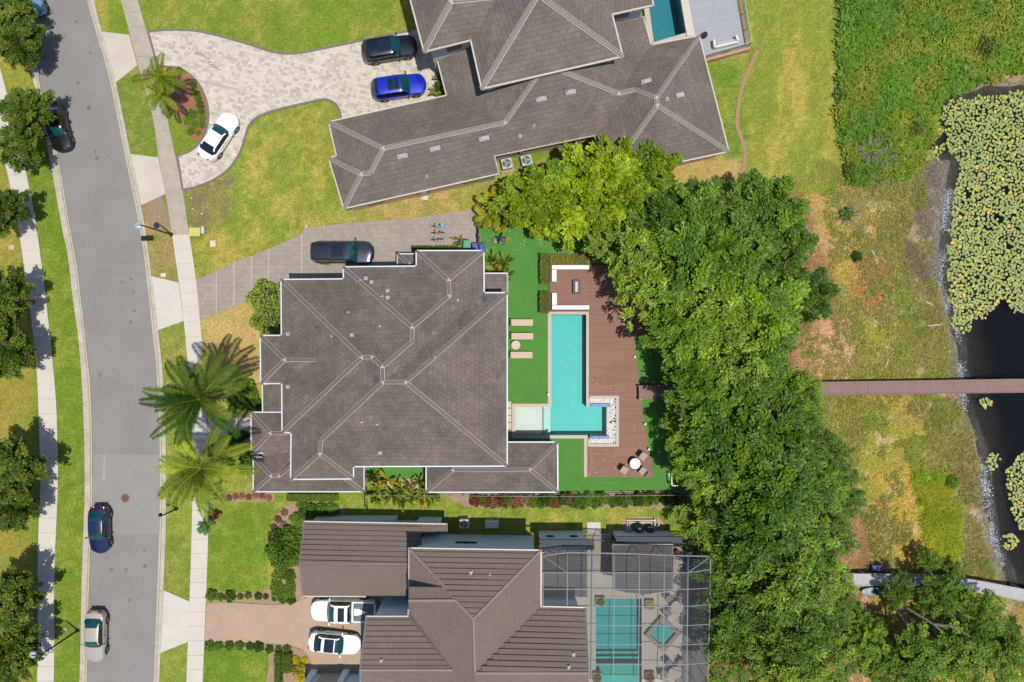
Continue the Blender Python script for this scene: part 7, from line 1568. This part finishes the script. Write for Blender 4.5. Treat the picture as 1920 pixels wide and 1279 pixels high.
build_car('parked_car', 'light blue car cut off by the top edge, at the left kerb', 'car', grp_k, 56, -14, -72, 4.4, 1.8, 1.45, 'sedan', car_paint('ice_blue_paint', (120, 170, 205), 0.3))
build_car('pickup_truck', 'white pickup truck with dark bed cover under the garage eave', 'pickup truck', None, 645, 1144, 179, 5.95, 2.02, 1.9, 'pickup', white_car, sunroof=(0.10, -0.10, 0.62, False), bedcover=mat('bed_cover_grey', (110, 112, 116), rough=0.7))
build_car('parked_car', 'white crossover with dark panoramic roof on the salmon driveway', 'car', None, 627, 1205.5, -6, 4.65, 1.85, 1.5, 'sedan', white_car, sunroof=(0.05, -0.33, 0.66, False), rear_glass=g_navy)
# ------------------------------------------------------------------ street furniture, fences, utilities
blk = mat('black_metal', (36, 36, 38), rough=0.5); pale_metal = mat('lamp_lens', (190, 206, 214), rough=0.3)
def street_lamp(hx, hy, h, label, arm=1.4, small=False):
    head = W(hx, hy, h); base = Vector((head.x, head.y, 0))
    d = Vector((-head.x, -head.y, 0)).normalized()*0 
    bx = {True: 0.25, False: arm}[small]; base.x += bx*0.8 if not small else 0.3; 
    t = thing('street_lamp', label, 'street lamp', base)
    MB().lathe((base.x, base.y, 0), [(0.2, 0), (0.18, 0.12), (0.09, 0.2), (0.075, h*0.6), (0.06, h)], 12).build('pole', blk, t, smooth=True)
    MB().tube([(base.x, base.y, h-0.05), (base.x+(head.x-base.x)*0.5, base.y+(head.y-base.y)*0.5, h+0.2), (head.x, head.y, h+0.12)], 0.045, 6).build('arm', blk, t)
    s = 0.6 if small else 1
    hd = MB().lathe((head.x, head.y, h-0.12), [(0.1*s, -0.12), (0.3*s, 0.0), (0.28*s, 0.12), (0.1*s, 0.24)], 16).build('lantern', pale_metal if not small else blk, t, smooth=True); return t
street_lamp(259, 423, 5.0, 'black street lamp with pale round head at the right kerb, above the mailbox', 0.5)
street_lamp(61, 1228, 5.0, 'black street lamp with pale round head between the left pavement and the verge', 0.9)
street_lamp(300, 966, 2.4, 'thin black garden lamp post on the right verge below the palms', 0.5, True)
mbx = thing('mailbox', 'black double mailbox on a post at the right kerb', 'mailbox', (*W(273, 447, 1.1)[:2], 0)); c = W(273, 447, 1.1)
MB().box((c.x, c.y, 0.5), (0.1, 0.1, 1.0)).build('post', blk, mbx); MB().box((c.x, c.y, 1.0), (0.9, 0.1, 0.08)).build('crossbar', blk, mbx)
for sy in (-0.13, 0.13):
    mb = MB(); n = 8; vs = []
    for xx in (-0.36, 0.36): vs += [(c.x+xx, c.y+sy+0.11*math.cos(a), 1.12+0.12*math.sin(a) if math.sin(a) > 0 else 1.04) for a in np.linspace(0, math.pi, n)]
    mb.add(vs, [(k, k+1, n+k+1, n+k) for k in range(n-1)]+[list(range(n))[::-1], [n+k for k in range(n)], (0, n, 2*n-1, n-1)]); mb.build('box', blk, mbx)
def utility(px, py, w, d, h, c, label, rz=0, lid=True):
    t = thing('utility_box', label, 'utility box', (*G(px, py), 0), None, R(rz), world=False); m = mat('util_%d_%d' % (px, py), c, rough=0.6, noise=0.06)
    MB().box((0, 0, h*0.45), (w, d, h*0.9)).build('body', m, t, bevel=0.02)
    if lid: MB().box((0, 0, h*0.95), (w*1.08, d*1.08, h*0.12)).build('lid', m, t, bevel=0.02)
utility(371, 437, 0.95, 0.75, 0.7, (224, 208, 112), 'large yellowish utility cabinet on the grass beside the right pavement'); utility(384, 433, 0.3, 0.6, 0.5, (214, 210, 204), 'narrow white utility post right of the yellowish cabinet')
utility(400, 457, 0.5, 0.55, 0.12, (236, 214, 196), 'flat pale pinkish meter cover on the grass above the grey drive', 5); utility(307, 516, 0.45, 0.3, 0.1, (240, 222, 208), 'flat pale cover in the verge at the top of the middle apron', 5)
utility(23, 464, 0.5, 0.4, 0.1, (214, 190, 160), 'flat tan cover on the far left lawn'); utility(122, 1179, 0.45, 0.3, 0.1, (170, 166, 156), 'flat grey cover on the left verge near the street lamp')
utility(798, 372, 0.45, 0.35, 0.2, (226, 214, 204), 'small pale utility lid beside the far house wing')
def ac_unit(px, py, s, rz, label, h=0.9):
    w = W(px, py, h); t = thing('air_conditioner', label, 'air conditioner', (w.x, w.y, 0), 'outdoor air conditioners', R(rz), world=False); hm = mat('ac_white', (218, 216, 210), rough=0.6)
    MB().box((0, 0, 0.05), (s*1.25, s*1.25, 0.1)).build('pad', conc_old, t); MB().box((0, 0, h*0.5), (s, s, h*0.9)).build('case', hm, t, bevel=0.06)
    ring((0, 0, h*0.97), s*0.4, 0.03).build('fan_ring', mat('steel', (190, 190, 190)), t)
    MB().lathe((0, 0, h*0.93), [(s*0.38, 0), (s*0.38, 0.03)], 20).build('fan_well', mat('fan_dark', (80, 84, 86)), t); mb = MB()
    for k in range(3): a = k*2.09; M = Matrix.Rotation(a, 4, 'Z') @ Matrix.Rotation(R(20), 4, 'X'); mb.box((s*0.2, 0, h*0.97), (s*0.34, s*0.16, 0.015), M=Matrix.Rotation(a, 4, 'Z'))
    mb.build('fan', mat('fan_grey', (170, 176, 178)), t); mb = MB()
    for k in range(4): mb.box((0, 0, h*1.0), (s*0.84, 0.02, 0.02), k*math.pi/4)
    mb.build('grille', mat('fan_grey', (170, 176, 178)), t)
ac_unit(950, 306, 0.95, 13, 'white air conditioner against the far house wall, left of the pair'); ac_unit(987, 300, 0.95, 13, 'white air conditioner against the far house wall, right of the pair'); ac_unit(870, 983, 0.85, 2, 'air conditioner in the shade north of the south house', 0.9)
t = thing('generator_box', 'pale rounded generator box in the shade north of the south house', 'generator', (*W(922, 984, .8)[:2], 0)); c = W(922, 984, .8)
MB().box((c.x, c.y, 0.45), (1.25, 0.68, 0.75)).build('case', mat('gen_white', (214, 216, 214)), t, bevel=0.08); MB().box((c.x, c.y, 0.05), (1.4, 0.8, 0.1)).build('pad', conc_old, t)
# pool plant on its pad
t = thing('pool_equipment', 'black round pool filter with white pipes on a tan pad', 'pool equipment', (*G(1200, 985), 0)); c = W(1198, 990, 0.7)
MB().lathe((c.x, c.y, 0.05), [(0.3, 0), (0.42, 0.25), (0.42, 0.7), (0.3, 0.95), (0.12, 1.05), (0.1, 1.12)], 18).build('filter_tank', blk, t, smooth=True); c2 = W(1178, 992, 0.5)
MB().box((c2.x, c2.y, 0.35), (0.55, 0.4, 0.6)).build('pump_box', mat('pump_grey', (170, 186, 200)), t, bevel=0.04); c3 = W(1219, 992, 0.5); MB().box((c3.x, c3.y, 0.4), (0.6, 0.55, 0.7)).build('heater', mat('heater_dark', (60, 74, 84)), t, bevel=0.04)
for pp in ([(1176, 989), (1176, 976), (1230, 976)], [(1180, 989), (1180, 979.5), (1222, 979.5), (1222, 990)], [(1228, 972), (1228, 990), (1222, 1000)], [(1232, 974), (1236, 985), (1228, 988)]):
    MB().tube([W(x, y, 0.35) for x, y in pp], 0.05, 7).build('pipe', white_p, t)
def fence(name, label, pts, h, m, gap=0.14, z0=0.05, rail=0.04, post=2.2, solid=None, picket=0.02):
    t = thing(name, label, 'fence', (*G(*pts[0]), 0)); P = [Vector((*G(*p), 0)) for p in pts]
    for a, b in zip(P[:-1], P[1:]):
        L_ = (b-a).length; d = (b-a)/L_; rz = math.atan2(d.y, d.x); c = (a+b)/2
        for z in (0.18, h-0.05): MB().box((c.x, c.y, z), (L_, rail, rail), rz).build('rail', m, t)
        k = max(1, round(L_/post))
        for i in range(k+1): q = a.lerp(b, i/k); MB().box((q.x, q.y, h/2+0.03), (0.07, 0.07, h+0.06), rz).build('post', m, t)
        mb = MB(); n = int(L_/gap)
        for i in range(1, n): q = a.lerp(b, i/n); mb.box((q.x, q.y, h/2), (picket, picket, h-0.15), rz)
        if n > 1: mb.build('pickets', m, t)
fm_ = mat('fence_bronze', (70, 56, 50), rough=0.5); fb_ = mat('fence_black', (30, 30, 32), rough=0.5)
fence('garden_fence', 'dark metal fence above the oaks at the bottom of the far garden', [(1258, 357), (1340, 349), (1450, 345)], 1.2, fb_)
fence('garden_fence', 'long dark wire fence behind the shrub row south of the turf', [(692, 924), (1046, 925.5), (1290, 923)], 1.25, mat('fence_grey', (150, 150, 146)), gap=0.3, picket=0.012)
fence('side_gate', 'short dark gate fence from the low southern wing to the garage hedge', [(688, 915), (690, 952)], 1.5, fb_)
gt_ = thing('driveway_gate', 'brown slatted driveway gate between the grey drive and the green turf', 'gate', (*G(898, 430), 0))
for y0, y1 in ((388, 410), (424, 446), (448, 463)):
    a, b = Vector((*G(899, y0), 0)), Vector((*G(899, y1), 0)); L_ = (a-b).length; c = (a+b)/2
    for z in (0.3, 0.6, 0.9, 1.2, 1.5): MB().box((c.x, c.y, z), (0.04, L_, 0.12)).build('slat', fm_, gt_)
    for q in (a, b): MB().box((q.x, q.y, 0.85), (0.1, 0.1, 1.7)).build('post', fm_, gt_)
t = thing('glass_screen', 'white framed glass corner screen at the lower right end of the turf', 'glass screen', (*G(1262, 908), 0))
P = [W(1259, 890, 1.1), W(1260, 911, 1.1), W(1302, 909, 1.1)]; P = [Vector((p.x, p.y, 0)) for p in P]
for a, b in zip(P[:-1], P[1:]):
    c = (a+b)/2; L_ = (b-a).length; rz = math.atan2((b-a).y, (b-a).x); MB().box((c.x, c.y, 1.1), (L_+0.08, 0.08, 0.06), rz).build('rail', white_p, t); MB().box((c.x, c.y, 0.58), (L_, 0.02, 0.98), rz).build('pane', glass_r, t)
for p in P: MB().box((p.x, p.y, 0.56), (0.08, 0.08, 1.1)).build('post', white_p, t)
MB().tube([P[1]+Vector((0, 0, 1.08)), P[1]+Vector((0.7, 0.55, 0.1))], 0.03, 6).build('brace', white_p, t)
# little clump of rocks beside the far house, rubble by the road
for i, (x, y, r) in enumerate(((790, 372, 0.14), (803, 369, 0.12), (575, 424, 0.16), (573, 427, 0.1), (359, 372, 0.1), (361, 392, 0.1), (379, 401, 0.12))):
    c = G(x, y); o = MB(); o.add([(c[0]+v.x*r*random.uniform(.8, 1.2), c[1]+v.y*r*random.uniform(.7, 1.1), r*0.4+v.z*r*0.6) for v in pv], pfx); tag(o.build('stone', mat('pale_stone', (226, 214, 204))), 'small pale stone, %s of seven, on the %s' % (ORD[i], 'grass strip below the far house' if y < 373 and x > 700 else 'lawn edge beside the grey drive' if x > 500 else 'worn ground beside the pale driveway'), 'stone', 'small pale stones')

# ------------------------------------------------------------------ screened pool enclosure of the south house
conc_d = mat('pool_deck_stone', (206, 194, 176), noise=0.10, nscale=5, noise2=0.1, n2scale=0.8)
for a in ([(1098, 1000), (1146, 1000), (1146, 1117.8), (1098, 1117.8)], [(1146.2, 1022), (1280, 1022), (1280, 1117.8), (1146.2, 1117.8)], [(1210.2, 1118), (1280, 1118), (1280, 1400), (1210.2, 1400)], [(1060, 1118), (1111.8, 1118), (1111.8, 1400), (1060, 1400)]): slab('pool_terrace', a, 0.04, conc_d)
slab('path', [(1280.2, 1030), (1325, 1030), (1325, 1400), (1280.2, 1400)], 0.03, mat('side_strip', (126, 124, 118), noise=0.2, nscale=5)); slab('path', [(1101, 979), (1126, 979), (1126, 999.8), (1101, 999.8)], 0.06, conc_new)
sp_ = thing('screened_pool', 'teal swimming pool inside the screened enclosure at the bottom', 'swimming pool', (*G(1160, 1180), 0))
basin([(1117, 1122), (1203, 1122), (1203, 1242), (1117, 1242)], 1.2, pool_paint('lagoon_plaster', (60, 186, 186)), sp_); basin([(1117, 1244), (1203, 1244), (1203, 1396), (1117, 1396)], 0.5, pool_paint('lagoon_shelf', (130, 190, 180)), sp_, name='sun_shelf')
mb = MB(); q = gpoly([(1117, 1122), (1203, 1122), (1203, 1396), (1117, 1396)]); mb.add([(x, y, -0.06) for x, y in q][::-1], [(0, 1, 2, 3)]); mb.build('water', water_mat('lagoon_water', (0.5, 0.92, 0.92)), sp_)
mb = MB()
for q in ([(1112, 1118), (1210, 1118), (1210, 1122), (1112, 1122)], [(1112, 1122), (1117, 1122), (1117, 1396), (1112, 1396)], [(1203, 1122), (1210, 1122), (1210, 1396), (1203, 1396)]): mb.prism(gpoly(q), -1.2, 0.06)
mb.prism(gpoly([(1117, 1242), (1203, 1242), (1203, 1244), (1117, 1244)]), -1.2, -0.4)
mb.build('coping', cop, sp_)
mb = MB()
for i_, y_ in enumerate((1229, 1236)): mb.prism(gpoly([(1117.2, y_), (1202.8, y_), (1202.8, 1241.9), (1117.2, 1241.9)]), -1.2, -0.85+0.3*i_)
mb.build('steps', pool_paint('lagoon_steps', (150, 206, 200)), sp_)
spa = thing('spa_tub', 'square spa turned like a diamond with pale rim beside the teal pool', 'hot tub', (*G(1241, 1186), 0)); c = Vector((*G(1241, 1186), 0))
def diamond(r, c=c): return [(c.x+r*math.cos(a+0.06), c.y+r*math.sin(a+0.06)) for a in (0, math.pi/2, math.pi, 3*math.pi/2)]
rim_ = MB(); o_, i_ = diamond(1.72), diamond(1.22)
for k in range(4): rim_.prism([o_[k], o_[(k+1) % 4], i_[(k+1) % 4], i_[k]], 0.0, 0.42)
rim_.build('rim', mat('spa_stone', (160, 142, 124), noise=0.12), spa); MB().prism(diamond(1.21), 0.05, 0.09).build('seat_ledge', pool_paint('lagoon_shelf', (130, 190, 180)), spa)
MB().prism(diamond(0.75), 0.091, 0.10).build('tub_floor', pool_paint('lagoon_plaster', (60, 186, 186)), spa); mb = MB(); mb.add([(x, y, 0.36) for x, y in diamond(1.21)], [(0, 1, 2, 3)]); mb.build('water', water_mat('lagoon_water2', (0.55, 0.92, 0.92)), spa)
# planters in the enclosure
for x, y, k, lb in ((1217, 1131, 'croton', 'upper right'), (1125, 1125, 'dark', 'upper left'), (1217, 1265, 'red', 'lower right'), (1119, 1266, 'dark', 'lower left')):
    t = thing('planter_box', 'square stone planter with a small shrub at the %s corner of the screened pool' % lb, 'planter', (*G(x, y), 0.04), None, 0, world=False)
    m_ = MB().prism([(-0.42, -0.42), (0.42, -0.42), (0.42, 0.42), (-0.42, 0.42)], 0, 0.45).build('box', mat('planter_stone', (190, 170, 150), noise=0.1), t, bevel=0.02); f = bpy.data.objects.new('foliage', PR[k][0]); link(f, t); f.location = (0, 0, 0.35); f.scale = (0.7, 0.7, 0.6)
# patio sets
pt_m = mat('patio_table_top', (200, 186, 168), noise=0.08); pch = mat('patio_sling', (150, 136, 122), noise=0.05)
def patio(px, py, lb):
    c = G(px, py); t = thing('patio_table', 'round beige patio table inside the enclosure, %s' % lb, 'table', (*c, 0.04)); MB().lathe((*c, 0.04), [(0.3, 0), (0.05, 0.06), (0.05, 0.68)], 14).build('stand', frame_d, t); MB().lathe((*c, 0.72), [(0.58, 0), (0.6, 0.02), (0.58, 0.04)], 28).build('table_top', pt_m, t)
    return Vector((*c, 0.04))
pc0 = None
for (x, y, lb, an) in ((1266, 1133, 'above the diamond spa', (135, 60, 215, 320)), (1262, 1255, 'below the diamond spa', (125, 55, 190, 300))):
    c = patio(x, y, lb)
    for j, a in enumerate(an):
        p = c+Vector((math.cos(R(a)), math.sin(R(a)), 0))*0.98; wd = {0: 'upper left', 1: 'upper right', 2: 'lower left', 3: 'lower right'}[j]
        if pc0 is None: pc0 = chair_proto('patio_chair', '', 'chair', 'brown patio chairs in the enclosure', pch, frame_d, p, R(a+180)); q = pc0
        else: q = copy_tree(pc0); q.location = p; q.rotation_euler = (0, 0, R(a+180))
        q['label'] = 'brown sling patio chair at the %s of the table %s' % (wd, lb)
t = thing('covered_grill', 'teal grey covered grill in the upper right corner of the enclosure', 'grill', (*G(1298, 1050), 0)); c = G(1298, 1050)
MB().prism([(c[0]-0.5, c[1]-0.35), (c[0]+0.5, c[1]-0.35), (c[0]+0.5, c[1]+0.35), (c[0]-0.5, c[1]+0.35)], 0.03, 0.9).build('cover', mat('grill_cover', (70, 120, 116), noise=0.2, nscale=6), t, bevel=0.1); MB().box((c[0], c[1], 1.0), (0.7, 0.5, 0.25)).build('lid', mat('grill_cover', (70, 120, 116)), t, bevel=0.1)
t = thing('red_stool', 'round red stool beside the enclosure on the walkway', 'stool', (*G(1267, 1033), 0.04)); c = G(1267, 1033); MB().lathe((*c, 0.04), [(0.2, 0), (0.04, 0.05), (0.04, 0.42)], 12).build('stand', frame_d, t); MB().lathe((*c, 0.46), [(0.22, 0), (0.24, 0.03), (0.2, 0.09)], 18).build('seat', mat('stool_red', (196, 40, 44)), t)
# lanai roofs under the screen
def lanai(poly, h, label, slope=0.15, wall_poly=None):
    t = thing('lanai_roof', label, 'lanai', (*G(*poly[0][:2]), 0)); V = {i: (x, y, h+s_) for i, (x, y, s_) in enumerate(poly)}
    roof_solid('roof', V, [tuple(range(len(poly)))], roof_l, t); n = len(poly); gutters(V, [(i, (i+1) % n) for i in range(n)], t, mat('gutter_pale', (200, 196, 190)), w=0.1)
    walls([tuple(W(x, y, h)[:2]) for x, y, s_ in poly], 0, h, t, stucco, 0.4, windows=None)
roof_l = brick_mat('roof_flat_lanai', (122, 112, 108), (116, 106, 103), (84, 78, 78), 0.9, 0.35, msize=0.015, stain=0.06, bump=0.4)
lanai([(1016, 1024, 0), (1101, 1018, 0), (1101, 1120, 0.1), (1016, 1120, 0.1)], 2.9, 'low grey flat roof under the screen, left of the concrete walkway')
lanai([(1149, 1021, 0), (1261, 1021, 0), (1261, 1108, 0.3), (1205, 1116, 0.3), (1149, 1107, 0.3)], 2.9, 'low grey flat roof under the screen, above the teal pool')
# the screen itself
scr = bpy.data.materials.new('insect_screen'); scr.use_nodes = True; nt = scr.node_tree; N = nt.nodes; b = N['Principled BSDF']; b.inputs['Base Color'].default_value = (0.03, 0.034, 0.042, 1); b.inputs['Roughness'].default_value = 0.6
tr = N.new('ShaderNodeBsdfTransparent'); mx = N.new('ShaderNodeMixShader'); mx.inputs[0].default_value = 0.30; nt.links.new(tr.outputs[0], mx.inputs[1]); nt.links.new(b.outputs[0], mx.inputs[2]); nt.links.new(mx.outputs[0], N['Material Output'].inputs[0])
cg = thing('pool_screen_enclosure', 'large pale framed screen enclosure standing over the teal pool and spa', 'screen enclosure', (*G(1180, 1150), 0))
alu = mat('enclosure_aluminium', (176, 182, 190), rough=0.45); HT, HE = 6.0, 4.8
gx = [1018, 1064, 1111, 1152, 1199, 1245.5, 1290]; gy = [1074, 1105, 1137, 1173, 1209, 1246, 1284, 1322, 1360]
def T(x, y): return W(x, y, HT)
def beam(a, b, w=0.06, nm='beam'): MB().tube([a, b], w*0.62, 4).build(nm, alu, cg)
for y in gy: beam(T(1018 if y < 1137 else 1101, y+0), T(1290, y+0))
for x in gx[1:]: beam(T(x, 1074 if True else 0), T(x-3, 1360))
beam(T(1018, 1074), T(1018, 1137))
# sloping north side and east side down to the eave beam, then walls
nE = [(1018, 1042.5), (1064, 1036.5), (1111, 1037), (1152, 1038), (1199, 1039.5), (1245.5, 1041), (1290, 1042.5), (1332, 1043.5)]
for (x, y), xx in zip(nE[1:7], gx[1:]): beam(W(x, y, HE), T(xx, 1074))
for a, b in zip(nE[:-1], nE[1:]): beam(W(*a, HE), W(*b, HE), 0.085)
beam(W(1332, 1043.5, HE), T(1290, 1074)); beam(W(1018, 1042.5, HE), T(1064, 1074))
eE = [(1332, 1043.5), (1332, 1068), (1331.5, 1103), (1331, 1134), (1330, 1171), (1329, 1207), (1328, 1243), (1327, 1281), (1326, 1320), (1325, 1358)]
for a, b in zip(eE[:-1], eE[1:]): beam(W(*a, HE), W(*b, HE), 0.085)
for (x, y), yy in zip(eE[1:], gy): beam(W(x, y, HE), T(1290, yy))
for (x, y) in nE+eE[1:]:
    if x < 1030: continue
    p = W(x, y, HE); beam(p, Vector((p.x, p.y, 0)), 0.07, 'post')
def panel(pts):
    mb = MB(); mb.add(pts, [list(range(len(pts)))]); return mb.build('screen_panel', scr, cg)
for j in range(len(gy)-1):
    x0 = 1018 if gy[j+1] <= 1137 else 1101; panel([T(x0, gy[j]), T(1290, gy[j]), T(1290, gy[j+1]), T(x0, gy[j+1])])
for i in range(6): panel([W(*nE[i], HE), W(*nE[i+1], HE), T(gx[i+1] if i+1 < 7 else 1290, 1074), T(gx[i], 1074)])
panel([W(*nE[6], HE), W(*nE[7], HE), T(1290, 1074)])
for j in range(len(gy)-1): panel([W(*eE[j+1], HE), W(*eE[j+2], HE), T(1290, gy[j+1]), T(1290, gy[j])])
panel([W(*eE[0], HE), W(*eE[1], HE), T(1290, 1074)])
for L_ in (nE[1:], eE):
    for a, b in zip(L_[:-1], L_[1:]):
        A, B = W(*a, HE), W(*b, HE); panel([A, B, Vector((B.x, B.y, 0.05)), Vector((A.x, A.y, 0.05))]); beam(Vector((A.x, A.y, 1.0)), Vector((B.x, B.y, 1.0)), 0.05, 'rail')

# leaves blown onto the turf and deck
rl_ = np.random.default_rng(12); V_ = []
for k in range(260):
    x, y = rl_.uniform(1100, 1295), rl_.uniform(700, 915); 
    if rl_.random() < 0.3: x, y = rl_.uniform(905, 1100), rl_.uniform(432, 470)
    if 1030 < x < 1161 and 741 < y < 838: continue
    c = G(x, y); a = rl_.random()*6.28; s_ = rl_.uniform(0.03, 0.07); z_ = 0.19
    V_.append([(c[0]+s_*math.cos(a+b)*q, c[1]+s_*math.sin(a+b)*q, z_ if (x > 1102 and x < 1190) else 0.035) for b, q in ((0, 1.6), (1.57, .7), (3.14, 1.6), (4.71, .7))])
o = bpy.data.objects.new('fallen_leaves', fast_mesh('fallen_leaves', np.array(V_).reshape(-1, 3), np.arange(len(V_)*4).reshape(-1, 4), mat('dead_leaf', (196, 184, 120)))); COL.objects.link(o); tag(o, 'scattered pale fallen leaves on the turf and deck under the oaks', 'fallen leaves', kind='stuff')
